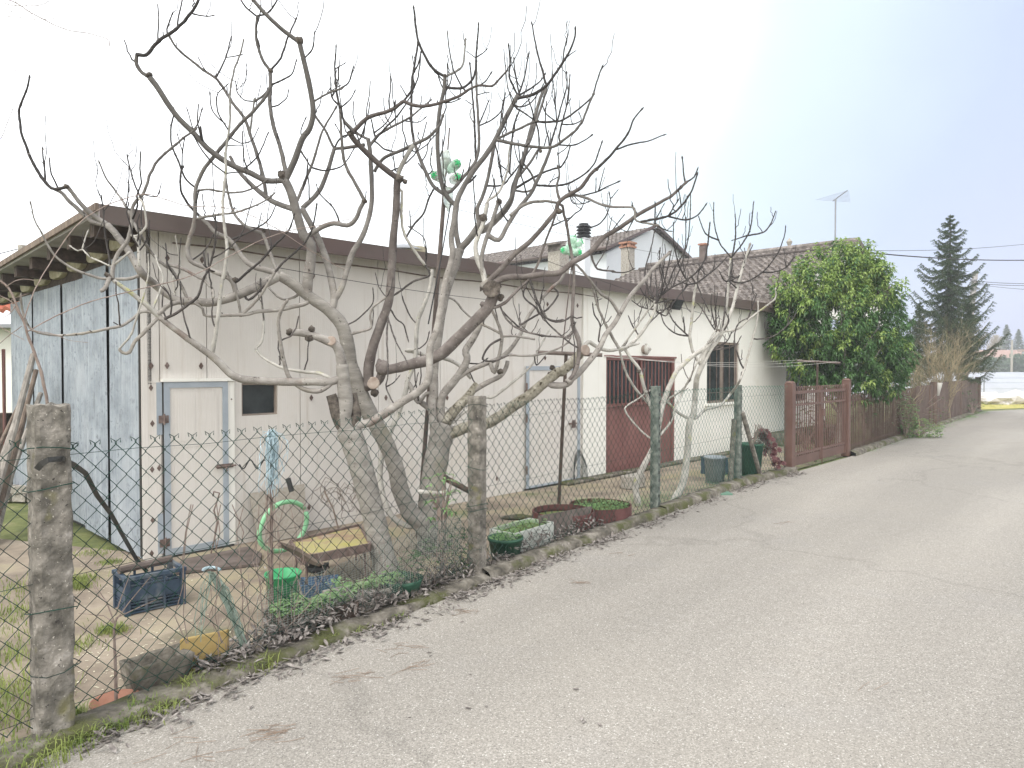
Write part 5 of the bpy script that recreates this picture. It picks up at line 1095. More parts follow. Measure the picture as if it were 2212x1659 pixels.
# ---- tree B : twin trunks with the brown limb
B = Tree('fig_tree', 'bare wide fig tree with twin trunks and a thick sawn brown limb', (-.87, 6.75, 0), 5); B.dflt = 6.7
l = B.limb
B.nodes.append((900, 1130, 6.7, 30))
l('9:1330,1330 1320,1150 1330,950 1340,800 1365,650 1395,520 1420,440', 215, 160, 'trunk', d0=6.75, dz=.1, wm=185)
l('9:1320,1230 1240,1110 1180,1060 1110,900 1080,760 1030,620 960,480 880,340 820,200 770,60', 140, 118, 'trunk', d0=6.7, dz=-.35, wm=118)
l('9:790,130 760,20 5:745,1150 725,1060 690,980 600,890 500,820 420,760 340,700 270,660', 112, 72, 'trunk', dz=-.3, wm=92)
l('5:275,660 200,700 100,745 0,790 4:1540,830 1440,850 1340,835 1240,835 1160,790 1060,715 985,650 940,580 880,480 790,360 740,310', 72, 46, 'limbs', dz=-.45, wm=58)
l('4:745,315 640,240 560,170 500,90 465,45', 38, 26, 'limbs', dz=-.1); l('4:735,330 640,290 560,220 480,150 430,90 370,62', 38, 22, 'limbs', dz=-.05)
B.knob(460, 1290, 22, 'knobs', 1)
l('1:465,1292 380,1305 330,1280 270,1200 220,1110 180,1010 150,930 140,850 130,770 160,680 185,610 202,545', 24, 12, 'twigs', dz=-.15)
l('1:322,1250 305,1160 295,1040', 14, 10, 'twigs')
l('4:1900,640 1760,600 1680,540 1620,450 1570,400 1500,370 1440,310 1380,250', 46, 24, 'limbs', dz=.1); l('4:1380,250 1290,150 1250,70 1250,-40 1262,-80', 20, 13, 'twigs', dz=.1)
l('5:450,790 470,680 490,560 490,440 440,380 400,260 380,180 350,80 310,0', 78, 58, 'limbs', dz=-.2, wm=66)
B.knob(1955, 1215, 36, 'knobs', 1); B.knob(1940, 1195, 20, 'knobs', 1)
l('1:1960,1245 1850,1250 1740,1200 1620,1150 1520,1090 1430,1020 1340,920 1230,810 1150,700 1080,590 1035,535', 42, 40, 'limbs', dz=-.35)
B.knob(1030, 520, 24, 'knobs', 1)
l('1:1035,535 980,500 945,440 945,375', 28, 24, 'limbs', dz=-.05); l('1:945,385 1010,380 1070,310 1130,260 1200,215 1270,150 1320,90 1370,10 1390,-60 1400,-120', 26, 18, 'twigs', dz=-.15)
l('1:1160,240 1155,200 1190,105', 13, 9, 'twigs'); l('1:1318,90 1400,110 1462,110', 12, 9, 'twigs')
l('1:1985,1220 2040,1100 2090,960 2140,890 2165,780 2150,650 2120,500 2090,380 2070,290', 46, 34, 'limbs', dz=-.3)
B.knob(2070, 280, 30, 'knobs', 1)
l('1:2070,290 1960,210 1880,140 1800,60 1745,-10 1700,-90', 32, 26, 'limbs', dz=-.15)
l('1:1975,1180 1940,1030 1890,870 1865,720 1870,590 1868,490', 32, 26, 'limbs', dz=.1); B.knob(1870, 490, 20, 'knobs', 1)
l('1:1855,485 1810,400 1775,290 1770,180 1778,110', 22, 18, 'limbs', dz=-.1); l('1:1775,110 1700,50 1655,-20', 14, 12, 'twigs'); l('1:1778,110 1830,100 1880,60 1925,-20', 14, 11, 'twigs')
l('1:1872,485 1940,400 1990,260 2045,135', 17, 11, 'twigs', dz=.1); l('1:1885,590 1960,550 2020,510 2045,430', 14, 9, 'twigs'); l('1:1880,735 1920,730 1980,680 1992,635', 12, 8, 'twigs')
l('1:2120,410 2160,340 2175,245', 13, 9, 'twigs'); l('1:2070,960 2080,900 2110,825', 11, 7, 'twigs'); l('1:1600,1480 1605,1440 1625,1440', 8, 6, 'twigs')
l('1:2030,1455 1900,1400 1800,1330 1720,1260 1640,1170 1590,1080', 44, 22, 'limbs', dz=.2)
l('1:1850,1350 1820,1220 1780,1080 1730,930 1690,820 1600,700 1540,600 1490,540 1400,480 1300,400 1220,330 1175,255', 28, 15, 'limbs', dz=.15)
l('1:1500,540 1560,400 1595,265', 14, 9, 'twigs'); l('1:1575,400 1660,380', 9, 8, 'twigs', dz=0)
l('4:1470,1190 1500,1000 1530,750 1570,500 1550,300 1540,150 1:1560,1200 1560,1050 1580,920 1590,800 1590,650 1620,480 1660,380 1680,290', 32, 11, 'pale_limbs', d0=5.75, dz=-.1, wm=20)
l('1:1560,900 1510,780 1500,660 1565,590', 12, 8, 'twigs'); l('1:1545,880 1470,770 1452,655', 12, 8, 'twigs'); l('1:1600,955 1670,990 1740,970 1780,900', 11, 7, 'twigs'); l('1:1690,1165 1780,1080 1850,930', 13, 9, 'twigs'); l('1:1580,1005 1655,1003', 9, 7, 'twigs'); l('1:1720,930 1740,820 1760,700', 14, 14, 'pale_limbs'); l('1:1755,705 1690,690 1640,640 1630,575', 11, 7, 'twigs'); l('1:1760,705 1830,650 1870,600', 16, 16, 'limbs', dz=0)
l('1:1550,1190 1460,1120 1380,1010 1345,950', 12, 10, 'twigs'); l('1:1570,1195 1640,1190', 12, 9, 'twigs')
l('4:1630,770 1600,690 1500,640 1400,600 1320,560 1295,490 1310,410 1345,290 1350,100 1:1360,1280 1410,1170 1490,1070 1570,970 1650,870 1740,780 1830,680 1868,600', 40, 22, 'limbs', dz=-.1, wm=28); B.knob(1625, 690, 22, 'knobs', 4)
l('1:1350,1310 1280,1230 1240,1130 1190,1010 1180,900 1200,800', 16, 11, 'twigs'); l('1:1258,1180 1262,1050 1272,970', 10, 8, 'twigs'); l('1:1258,1040 1230,940', 9, 7, 'twigs')
l('1:1370,1320 1430,1310 1540,1325 1640,1330 1760,1300 1840,1250', 18, 11, 'limbs', dz=-.05); l('1:1370,1520 1500,1485 1620,1470 1740,1430 1830,1390 1888,1345', 20, 10, 'limbs', dz=-.1)
l('5:255,650 230,560 190,450 160,370', 26, 24, 'limbs', dz=.05); B.knob(165, 350, 16, 'knobs', 5)
l('5:160,370 40,320 -40,230 -80,100 -95,0 1:1560,1200', 24, 14, 'limbs', dz=.1)
l('4:1600,410 1700,370 1780,330 1860,270 1905,180', 14, 8, 'twigs'); l('1:1785,1575 1803,1490', 9, 7, 'twigs'); l('5:60,830 150,750 200,700 240,640 300,570 380,500 450,430 500,330 530,180', 18, 11, 'twigs', dz=-.15)
l('4:970,670 900,680 800,685 700,680 600,650 500,610 420,560 370,510 330,450 290,370 240,280 215,170', 24, 9, 'limbs', dz=-.35)
l('4:1290,810 1200,640 1100,560 1030,480 970,380 920,290 880,200 810,90 740,0 690,-110', 24, 10, 'limbs', dz=-.2, wm=20)
l('4:1150,570 1230,600 1330,650 1420,700 1470,760 1475,820', 24, 18, 'limbs', dz=-.1); l('4:1235,600 1240,540 1215,410', 13, 8, 'pale_limbs'); l('4:1225,515 1170,510 1140,480', 7, 5, 'twigs'); l('4:1335,550 1400,500 1440,450 1470,395', 13, 9, 'twigs')
l('4:1210,790 1205,740 1200,690', 18, 14, 'pale_limbs'); l('4:1215,650 1245,640 1245,560', 12, 12, 'pale_limbs')
l('4:1640,700 1720,630 1800,560 1880,470 1960,390 2010,320 2030,250', 20, 10, 'twigs', dz=-.2)
l('4:1665,945 1640,800 1600,700 1575,650', 18, 14, 'limbs'); l('5:5,940 100,850 180,740 240,640', 22, 18, 'limbs', dz=-.05)
l('5:460,850 350,880 250,900 120,910 40,930 4:1570,935 1470,942 1410,930 1400,890 1345,850', 34, 16, 'limbs', dz=-.35)
l('5:390,800 330,825 280,820 230,780 205,750', 20, 13, 'limbs'); l('4:1800,680 1805,780 1812,850', 12, 8, 'twigs')
l('5:640,880 650,800 620,640 590,530 540,400 480,290 430,200', 56, 42, 'limbs', dz=.1); l('5:640,850 700,750 740,620 780,500 830,420 880,300 910,150 910,0 2:905,1160 900,1050 885,960', 46, 30, 'limbs', dz=.1, wm=36)
l('2:430,1440 540,1330 600,1200 650,1030', 36, 28, 'limbs', dz=.1); l('2:650,1030 740,1020 860,1000', 22, 26, 'limbs', dz=-.05); l('2:650,1015 590,900 515,790 505,720', 18, 16, 'limbs', dz=-.1); l('2:515,715 560,670 640,630 690,615', 15, 14, 'limbs'); l('2:395,1380 460,1230 510,1100 560,930 600,850 660,750', 24, 12, 'limbs', dz=.1)
l('2:490,1155 450,1090 415,1035', 11, 14, 'twigs'); l('2:495,1160 590,1180 700,1150 750,1090 782,1040', 14, 8, 'twigs'); l('2:655,1020 690,960 750,930', 14, 12, 'twigs')
l('2:885,960 810,920 720,830 700,780', 20, 14, 'limbs'); l('2:900,1010 960,930 1060,870 1160,820 1240,760 1310,700', 22, 10, 'limbs', dz=.1); l('2:920,970 1000,890 1090,800 1140,730 1190,650', 16, 10, 'twigs'); l('2:925,950 905,820', 14, 9, 'twigs'); l('2:930,980 1000,1030 1060,1050', 14, 12, 'twigs'); l('2:1000,850 960,800', 7, 5, 'twigs'); l('2:930,910 1010,850 1050,780', 12, 8, 'twigs'); l('2:1130,835 1230,845 1275,820', 9, 7, 'twigs'); l('2:1065,850 1075,770 1075,710', 9, 7, 'twigs')
l('5:460,390 560,330 650,300 740,315 800,270 830,200 860,145', 40, 30, 'limbs', dz=-.1); B.knob(860, 145, 22, 'knobs', 5); l('2:855,1385 800,1270 740,1170 710,1050 700,900 690,750', 26, 18, 'limbs', dz=-.15)
l('2:690,750 670,640 655,480 665,330', 18, 10, 'twigs', dz=-.05); l('2:665,480 715,440', 10, 7, 'twigs'); l('2:680,740 645,690 630,640 628,550', 14, 8, 'twigs'); l('2:680,620 750,570 780,475', 14, 9, 'twigs'); l('2:705,745 760,690 790,640', 12, 8, 'twigs'); l('2:695,940 665,870', 9, 7, 'twigs'); l('2:660,600 680,540 678,480', 10, 7, 'twigs')
l('2:690,770 730,860 780,910', 14, 14, 'twigs'); l('2:610,600 603,640 680,600', 7, 6, 'twigs')
l('2:865,1390 870,1340', 9, 7, 'twigs'); l('2:680,1510 640,1430 560,1350 530,1285', 14, 8, 'twigs')
# brown limb to the right
l('9:870,190 950,150 980,90 970,20 5:975,1310 1060,1305 1200,1270 1300,1245 1400,1195 1500,1100 1600,1000 1700,900 1740,830 1765,760', 60, 80, 'brown_limbs', d0=6.3, dz=-.25, wm=84)
B.knob(990, 1300, 60, 'brown_limbs', 5, amp=.3); B.cutface(930, 1405, 44, 5, M['cut'], (-.05, -1, .05)); B.cutface(1745, 770, 62, 5, M['cutdark'], (-.1, -.95, .25)); B.knob(1680, 860, 26, 'brown_limbs', 5); B.knob(1800, 810, 30, 'knobs', 5); B.knob(1760, 740, 52, 'knobs', 5, amp=.7)
l('5:890,1430 890,1300 920,1150 980,980 1030,830 1050,600 1060,400 1080,200 1085,40 1090,-10', 78, 50, 'brown_limbs', dz=-.3, wm=60)
B.knob(1100, 1235, 34, 'knobs', 2); B.knob(1140, 1255, 20, 'knobs', 2); B.knob(930, 1470, 34, 'knobs', 5)
l('2:1085,1240 980,1150 880,1060 800,980 765,930', 44, 40, 'brown_limbs', dz=-.2); B.knob(765, 925, 26, 'knobs', 2)
l('2:780,925 840,850 900,805 990,780 1060,750 1130,700', 32, 25, 'brown_limbs', dz=-.1); l('2:1130,700 1210,730 1300,730 1400,705 1500,670 1580,620 1650,590 1740,595 1790,550 1835,500', 26, 13, 'brown_limbs', dz=-.2)
l('2:1655,590 1700,560 1730,515', 12, 8, 'twigs'); l('2:1140,700 1200,600 1195,520 1230,450 1250,370', 16, 9, 'twigs'); l('2:1155,680 1118,605', 11, 7, 'twigs'); l('2:1390,710 1460,710 1508,688', 10, 8, 'twigs'); l('2:1240,725 1255,680', 9, 6, 'twigs'); l('2:1305,720 1312,690', 8, 6, 'twigs')
l('5:1090,0 2:1095,1200 1110,1160 1150,1080 1200,1000', 34, 34, 'pale_limbs'); l('2:1200,990 1300,950 1370,880 1400,810', 28, 16, 'limbs', dz=-.05); l('2:1190,1000 1090,1050 1000,1090 950,1150 930,1190', 24, 24, 'limbs', dz=.1); l('2:1230,950 1232,930', 10, 8, 'twigs'); l('2:1210,1050 1290,1000 1335,950', 10, 8, 'twigs'); l('2:1075,1180 1060,1095', 12, 8, 'twigs')
l('5:1120,80 1115,250 1140,380 1200,480 1280,590', 18, 22, 'pale_limbs', dz=.2); l('5:1145,410 1200,310 1270,230 1300,140 1330,80', 16, 13, 'twigs'); l('5:1185,340 1175,230', 10, 7, 'twigs'); l('5:1290,590 1290,500 1270,400 1180,330', 10, 8, 'twigs')
l('5:1310,660 1200,700 1120,760 1060,800', 16, 13, 'twigs', dz=0)
l('9:1170,1150 1050,1080 980,900 970,750 1000,600 1060,450 1110,330 1150,200 5:1160,1380 1210,1240 1225,1000 1270,870 1310,760 1330,620', 46, 26, 'pale_limbs', d0=6.95, dz=.4, wm=38)
l('5:720,1075 760,1070 840,1045 905,1020 900,940 920,880 1000,820', 20, 15, 'limbs', dz=-.1); l('5:730,1005 800,970 880,900 920,840 920,765', 12, 8, 'twigs'); l('5:1005,800 960,740 940,660', 9, 6, 'twigs')
l('5:1150,1180 1210,1190 1280,1210 1400,1230 1500,1270 1600,1370', 26, 30, 'pale_limbs', d0=7.1, dz=.1); l('5:1240,1165 1290,1120 1305,1065', 10, 7, 'twigs'); l('5:1045,900 1080,960 1130,1000 1160,1100', 13, 9, 'twigs', d0=6.4); l('5:1225,1000 1170,930 1125,815', 11, 7, 'twigs')
l('5:1020,945 1015,1100 1022,1350 1010,1430 1060,1540', 13, 10, 'twigs'); l('5:1035,950 1070,1100 1150,1250', 12, 9, 'twigs'); l('5:1020,1430 1060,1400 1095,1365', 10, 7, 'twigs')
# leaders of B
l('9:1350,520 1330,300 5:1340,1480 1340,1300 1365,1100 1395,900 1430,750 1475,620 1520,480', 62, 66, 'limbs', dz=.1, wm=70)
l('5:1515,470 1500,400 1490,330 1490,250 2:1500,1420', 40, 34, 'limbs', dz=-.05); l('2:1500,1425 1440,1370 1400,1290 1375,1150 1365,950 1380,760 1410,620 1418,530', 36, 26, 'limbs', dz=-.2); B.knob(1415, 525, 18, 'knobs', 2)
l('2:1410,525 1340,480 1280,390 1235,290 1215,180 1203,60', 22, 13, 'twigs', dz=-.15); l('2:1425,520 1500,490 1540,440 1560,280', 19, 12, 'pale_limbs', dz=.1); l('2:1420,610 1520,610 1590,570 1625,500 1632,400 1648,175', 19, 11, 'twigs', dz=-.1); l('2:1405,690 1450,580 1465,520', 11, 8, 'twigs'); l('2:1630,400 1700,348', 9, 7, 'twigs'); l('2:1625,395 1580,365', 8, 6, 'twigs'); l('2:1400,565 1355,505', 10, 7, 'twigs')
l('2:1415,1365 1340,1290 1280,1180 1230,1060 1200,970', 30, 24, 'limbs', dz=.1); l('2:1200,970 1185,850 1185,700 1190,550 1215,400 1230,300', 20, 14, 'twigs', dz=.05); l('2:1195,640 1230,540 1250,370', 12, 9, 'twigs'); l('2:1210,500 1195,405', 10, 7, 'twigs'); l('2:1330,1180 1315,1120 1325,1035', 11, 7, 'twigs')
l('5:1525,460 1600,390 1650,310 1685,265', 52, 46, 'limbs', dz=-.1); B.knob(1690, 270, 26, 'knobs', 5)
l('5:1650,300 1640,200 1670,130 1700,40 2:1730,1150 1765,960', 28, 24, 'limbs', dz=-.05)
l('2:1460,1320 1540,1230 1620,1130 1650,1030 1650,870 1635,620 1635,430', 27, 14, 'limbs', dz=.1); l('2:1655,1100 1625,980 1620,830 1610,700 1600,560 1590,445', 18, 11, 'twigs'); l('2:1660,870 1740,830 1810,760 1832,660', 12, 8, 'twigs'); l('2:1655,855 1690,770 1717,705', 11, 8, 'twigs'); l('2:1615,860 1590,800 1595,760', 10, 8, 'pale_limbs'); l('2:1605,730 1570,700', 8, 6, 'twigs'); l('2:1640,655 1710,640', 8, 6, 'twigs')
l('5:1520,480 1610,380 1700,340 1800,250 1870,150 1890,50 2:1905,1250 1960,1100 2010,900 2070,700 2110,590', 44, 20, 'limbs', dz=.15, wm=36)
l('9:1390,380 1400,250 1500,120 1570,0 5:1560,1180 1620,1080 1680,950', 62, 46, 'limbs', dz=.05)
l('5:1480,1390 1600,1310 1750,1250 1850,1190 1930,1080 1990,950 2060,850 2150,750 6:560,690 590,620', 38, 20, 'limbs', d0=6.9, dz=.15)
l('5:1760,1330 1800,1180 1810,1080 1780,980 1740,900', 34, 20, 'limbs', d0=6.9, dz=-.2); l('5:1820,1085 1900,1080 2040,1100', 16, 18, 'limbs'); l('5:1800,1070 1740,1030 1680,1000', 18, 16, 'limbs'); l('5:1790,1095 1720,1150 1680,1240 1760,1250 1860,1210', 18, 11, 'twigs')
l('5:1480,830 1560,920 1640,980', 14, 14, 'limbs', d0=6.9); l('5:1570,1275 1650,1270 1700,1240', 11, 9, 'twigs', d0=6.9)
l('5:1755,880 1830,850 1920,760 2000,680 2060,580 2110,430 2160,300 2210,150', 24, 12, 'brown_limbs', dz=-.1); l('5:1800,885 1850,970 1950,1040 2100,1075 6:600,1090', 14, 12, 'twigs', d0=6.6); l('6:600,1085 640,1060 650,1000', 13, 12, 'twigs'); l('5:1870,1200 2000,1215 2100,1200 2212,1160 6:600,1130', 18, 12, 'limbs', d0=6.9)
l('5:2010,700 2060,850 2130,960 6:560,980 620,950', 18, 12, 'twigs', d0=6.8); l('6:400,880 420,930 500,970 560,970', 15, 12, 'twigs', d0=6.9); l('6:360,680 380,800 430,930', 16, 12, 'twigs', d0=6.9); l('6:540,790 470,890 400,930 300,990', 13, 15, 'twigs', d0=6.9); l('6:180,900 230,980 300,1040 420,1075', 13, 13, 'twigs', d0=6.8)
l('5:1700,720 1680,640 1640,540 1630,440 1680,300 1710,160', 44, 30, 'pale_limbs', dz=.2); l('5:1720,150 1700,200', 30, 30, 'limbs'); l('5:1690,700 1670,600 1680,480 1740,300 1780,170 1790,130', 34, 30, 'limbs', dz=.1); B.knob(1790, 150, 24, 'knobs', 5)
l('5:1780,700 1870,670 1970,670 2100,650 6:550,640 640,570 760,500 850,400 950,340 1050,270 1090,240 1200,180 1320,110 1400,40 1435,10', 48, 18, 'brown_limbs', dz=-.1, wm=38)
l('6:1425,15 1480,-20 1500,-65', 13, 9, 'twigs'); l('6:1415,15 1405,-80 1400,-145', 12, 9, 'twigs')
l('5:1710,710 1800,620 1900,510 2000,430 2100,320 2180,220 6:530,200 540,160 600,110 700,50 3:760,1210 800,1172', 42, 26, 'brown_limbs', dz=-.3, wm=34); B.knob(545, 215, 24, 'knobs', 6); B.knob(810, 1172, 13, 'knobs', 3)
l('3:810,1175 870,1110 930,1040 1020,930 1060,830 1112,762', 22, 10, 'twigs', dz=-.15); l('3:930,1035 1080,990 1150,980 1265,935', 14, 8, 'twigs', dz=-.1)
l('3:600,1355 700,1350 800,1330 880,1290 950,1260', 14, 9, 'twigs'); l('3:540,1395 450,1390 350,1400 280,1430 210,1490', 18, 26, 'limbs'); l('3:390,1280 500,1285 600,1270 700,1220 760,1170 800,1110 840,990', 17, 9, 'twigs', d0=6.7)
l('3:230,1320 330,1250 420,1200 500,1170 555,1155 600,1090 620,1025', 20, 9, 'twigs', d0=6.6); l('3:550,1155 540,1075', 11, 8, 'twigs'); l('3:240,1325 330,1325 380,1280 360,1210 300,1130', 16, 14, 'limbs')
l('3:560,1380 640,1350 740,1370 840,1415 940,1430 1060,1440 6:1070,270 1110,290 1215,310', 20, 13, 'limbs', dz=-.1); B.knob(1065, 200, 12, 'knobs', 6); l('3:1060,1440 1055,1415', 9, 7, 'twigs')
l('3:130,1659 190,1560 260,1450 350,1340 390,1260 440,1150 490,1020', 38, 22, 'limbs', d0=6.9, dz=.1); l('3:0,1600 100,1520 210,1380 260,1220 300,1080 350,960 390,840 430,720 462,600', 34, 15, 'limbs', d0=6.6, dz=-.1)
l('3:50,1280 150,1280 210,1220 280,1130 350,1030', 15, 9, 'twigs', d0=6.6); l('3:155,1270 135,1120 110,1010', 13, 9, 'twigs'); l('3:190,1180 140,1140', 9, 9, 'twigs'); l('3:60,1380 130,1330 190,1180 200,1050 225,950', 20, 11, 'pale_limbs', d0=6.8); l('3:60,1375 95,1300 90,1225', 10, 7, 'twigs')
l('3:260,1240 350,1120 400,1040 440,1020', 20, 18, 'limbs', d0=6.7); B.knob(420, 1045, 14, 'knobs', 3); l('3:430,1010 470,915', 10, 7, 'twigs'); l('3:480,1000 485,935', 9, 7, 'twigs')
l('6:570,180 580,240 600,310 620,450 640,550 650,700 640,880 640,1000 680,1120 680,1250 650,1340 600,1400', 18, 32, 'brown_limbs', d0=6.7, dz=.2)
l('6:390,1280 440,1230', 10, 8, 'twigs', d0=7)
l('3:540,1380 530,1300 550,1200 540,1160', 20, 14, 'limbs'); l('3:550,1215 500,1245', 9, 7, 'twigs')
for t_, w_ in (('3:620,1360 612,1290', 10), ('3:620,1345 640,1400 700,1410 740,1400', 10), ('3:800,1340 803,1250', 9), ('3:820,1320 855,1180', 10), ('6:590,300 660,230 700,200 720,150', 11), ('6:480,320 560,290 600,270', 13), ('6:760,330 830,300 880,230 900,150 895,100', 12), ('6:890,130 945,80', 8), ('6:600,60 700,160 740,155', 9), ('6:760,500 800,600 830,620 910,630', 18), ('6:910,635 1000,640 1050,620', 12), ('6:900,380 990,250', 11), ('6:1090,250 1060,190', 12), ('6:1215,310 1290,350 1310,355', 12), ('6:1210,310 1210,170', 13), ('6:1215,270 1265,180', 10), ('6:1060,260 1020,350', 12), ('6:1110,270 1300,250 1380,190 1450,100 1500,-30', 18), ('6:1385,170 1375,85', 11), ('6:1300,250 1420,275 1500,245 1558,175', 14), ('6:1300,250 1350,170 1362,150', 12)):
    l(t_, w_, max(6, w_*.62), 'twigs')
# the mossy limb and its offshoots
l('9:1420,520 1480,500 1560,465 1700,440 1800,385 1900,310 2000,245 2100,160 2200,80 0:560,360 640,290 700,225', 84, 66, 'mossy_limb', dz=-.35, wm=82)
B.cutface(712, 212, 38, 0, M['cut'], (.5, -.85, .1)); B.knob(500, 330, 22, 'knobs', 0); B.knob(480, 375, 18, 'knobs', 0)
l('0:500,450 600,445 650,380 680,250 685,150 650,60 6:640,1000', 52, 30, 'limbs', dz=-.1); l('0:600,430 680,370 750,290 820,200 870,100 930,20 6:980,900 1040,800 1130,700 1210,600 1310,500', 48, 22, 'limbs', dz=.4); B.knob(1310, 500, 12, 'knobs', 6)
l('0:720,180 750,150 800,180 880,210 960,200 1100,160', 34, 18, 'palelimb' if 0 else 'pale_limbs', dz=.3)
l('9:1440,400 1500,330 1560,270 1640,165', 86, 50, 'mossy_limb', dz=.1); l('9:1600,230 1720,150 1800,110 1840,50 5:1850,1250', 44, 30, 'limbs', dz=.05); B.knob(1800, 1325, 26, 'knobs', 5)
l('9:1290,230 1230,290 1180,180 5:1160,1400', 30, 34, 'limbs', d0=6.95); l('9:1400,430 1330,350 1250,290 1180,220', 56, 40, 'limbs', dz=.15)
l('9:1470,430 1560,350 1700,260 1760,250 5:2000,1300 2060,1180 2130,1050', 26, 12, 'pale_limbs', dz=.3)
# small front limbs crossing to the right
l('6:0,750 60,700 140,690', 50, 44, 'limbs', d0=6.2, dz=0)
l('6:340,690 300,800 380,880 480,1000 600,1110 660,1150', 12, 12, 'twigs', d0=7); l('6:670,590 750,680 830,780 900,830 960,920', 14, 24, 'limbs', d0=7.3, dz=.3); l('6:770,700 800,830 850,960 900,1060 960,1160', 11, 24, 'limbs', d0=7.4, dz=.3); l('6:820,1110 830,1000 790,930 780,870', 13, 9, 'twigs', d0=7.5)

# ---- small figs at the right
def bud_twigs(T, n, box, seed, lo=.12, hi=.35):
    """extra fine upright shoots from existing limbs"""
    rnd = random.Random(seed); segs = [s_ for s_ in T.segs if len(s_[0]) > 8]
    for k in range(n):
        out, rad, part = rnd.choice(segs); i = rnd.randrange(3, len(out)-2)
        if rad[i] > .03: continue
        p = out[i]; L = rnd.uniform(lo, hi); sd = Vector((rnd.gauss(0, .5), rnd.gauss(0, .5), 0)); pts = [p]
        for j in range(1, 7): t = j/6; pts.append(p+sd*(L*.6*math.sin(t*1.4))+Vector((0, 0, L*t*t*.6+L*.4*t))+Vector((rnd.gauss(0, .006), rnd.gauss(0, .006), 0)))
        r = min(rad[i]*.6, .0075); T.mesh('twigs').tube(pts+[pts[-1]+(pts[-1]-pts[-2]).normalized()*.012], [r*(1-.3*j/6) for j in range(7)]+[r*.1], 5)
bud_twigs(A, 70, None, 31, .15, .5); bud_twigs(B, 150, None, 32, .12, .5)
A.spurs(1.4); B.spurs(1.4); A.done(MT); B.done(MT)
C = Tree('young_fig_tree', 'small pale bare fig with bent trunk partly hidden by the third concrete post', (1.62, 8.9, 0), 8); C.dflt = 8.9; C.wk = .8; l = C.limb
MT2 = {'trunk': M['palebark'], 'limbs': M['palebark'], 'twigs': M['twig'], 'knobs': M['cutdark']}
l('0:1120,1350 1085,1230 1080,1130 1120,1030 1170,940 1210,850 1240,700 1260,600 1300,480 1350,370 6:1390,1290 1480,1210 1570,1150 1650,1050', 62, 30, 'trunk', d0=8.9, dz=.2, wm=50)
l('0:1240,760 1180,600 1130,450 1100,340 1040,260 1000,200', 38, 26, 'limbs', dz=-.1); C.knob(1100, 355, 18, 'knobs', 0)
l('6:1005,1175 1080,1100 1150,1010 1200,920 1215,860', 30, 24, 'limbs', dz=.1); l('6:1215,850 1250,800 1330,740 1430,690 1500,630 1560,530 1588,305', 18, 11, 'twigs', dz=-.1); l('6:965,1180 1050,1060 1120,960 1200,850', 18, 14, 'limbs', d0=8.9); l('6:970,1190 1010,1330 1080,1450 1170,1550', 18, 24, 'limbs', d0=8.9)
l('0:1165,810 1080,730 1010,640 1010,600 1100,540 1165,490', 18, 14, 'limbs', d0=8.8); l('0:1250,790 1320,700 1350,600 1400,500 1450,400 1500,300 1560,180 1640,50', 22, 11, 'limbs', d0=8.9, dz=.1)
for t_ in ('6:1215,850 1300,720 1340,620 1400,520 1430,450 1450,300 1455,110', '6:1210,840 1170,780 1140,640 1180,480 1215,310', '6:1205,850 1140,800 1110,750', '6:1250,800 1290,640 1320,500', '6:1330,740 1400,560 1422,420 1420,270', '6:1230,830 1260,700 1240,600 1245,480', '6:1220,850 1330,830 1290,890 1250,900', '6:1215,900 1280,940 1310,900', '6:1200,890 1120,880 1060,840', '6:1100,1080 1050,1000 1030,950', '6:1300,760 1250,600 1240,500', '6:1200,830 1180,760 1185,650', '6:1430,690 1380,600 1340,440 1338,305', '6:1500,720 1510,640 1530,610', '6:1210,850 1230,780 1215,720', '6:1150,1010 1200,960 1240,920'): l(t_, 14, 8, 'twigs')
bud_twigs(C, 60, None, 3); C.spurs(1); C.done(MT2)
D = Tree('young_fig_tree', 'small pale bare fig with straight trunk and open crown in front of the white wall', (2.12, 9.3, 0), 9); D.dflt = 9.3; D.wk = .8; l = D.limb
l('0:1330,1270 1400,1130 1430,950 1440,820 1450,700 1475,650 1490,500 1500,400 1540,300', 72, 44, 'trunk', d0=9.3, dz=.1, wm=58)
l('6:1545,1280 1500,1240 1470,1180 1450,1080 1460,1000 1480,800 1500,710', 32, 20, 'limbs', dz=-.15); l('6:1530,1300 1590,1180 1660,1080 1740,900 1770,780 1800,660 1830,560 1865,450', 40, 18, 'limbs', dz=.1); l('6:1530,1290 1560,1180 1640,1060', 34, 30, 'limbs', dz=-.05); C_ = 0
D.knob(1645, 1045, 18, 'knobs', 6)
l('0:1490,680 1560,620 1660,590 1740,500 1790,430 1830,330 6:1870,1150 1910,1000 1920,930 1922,850', 26, 13, 'limbs', dz=-.1); l('6:1912,1100 2000,1090 2060,1060 2130,1000 2180,930', 13, 8, 'twigs'); l('6:1690,1060 1780,1030 1850,970 1900,930 1980,870 2040,820 2045,760', 22, 12, 'limbs'); l('0:1450,690 1370,640 1300,570 1240,540', 26, 20, 'limbs', dz=-.1); l('0:1310,540 1380,500 1450,420', 18, 12, 'limbs')
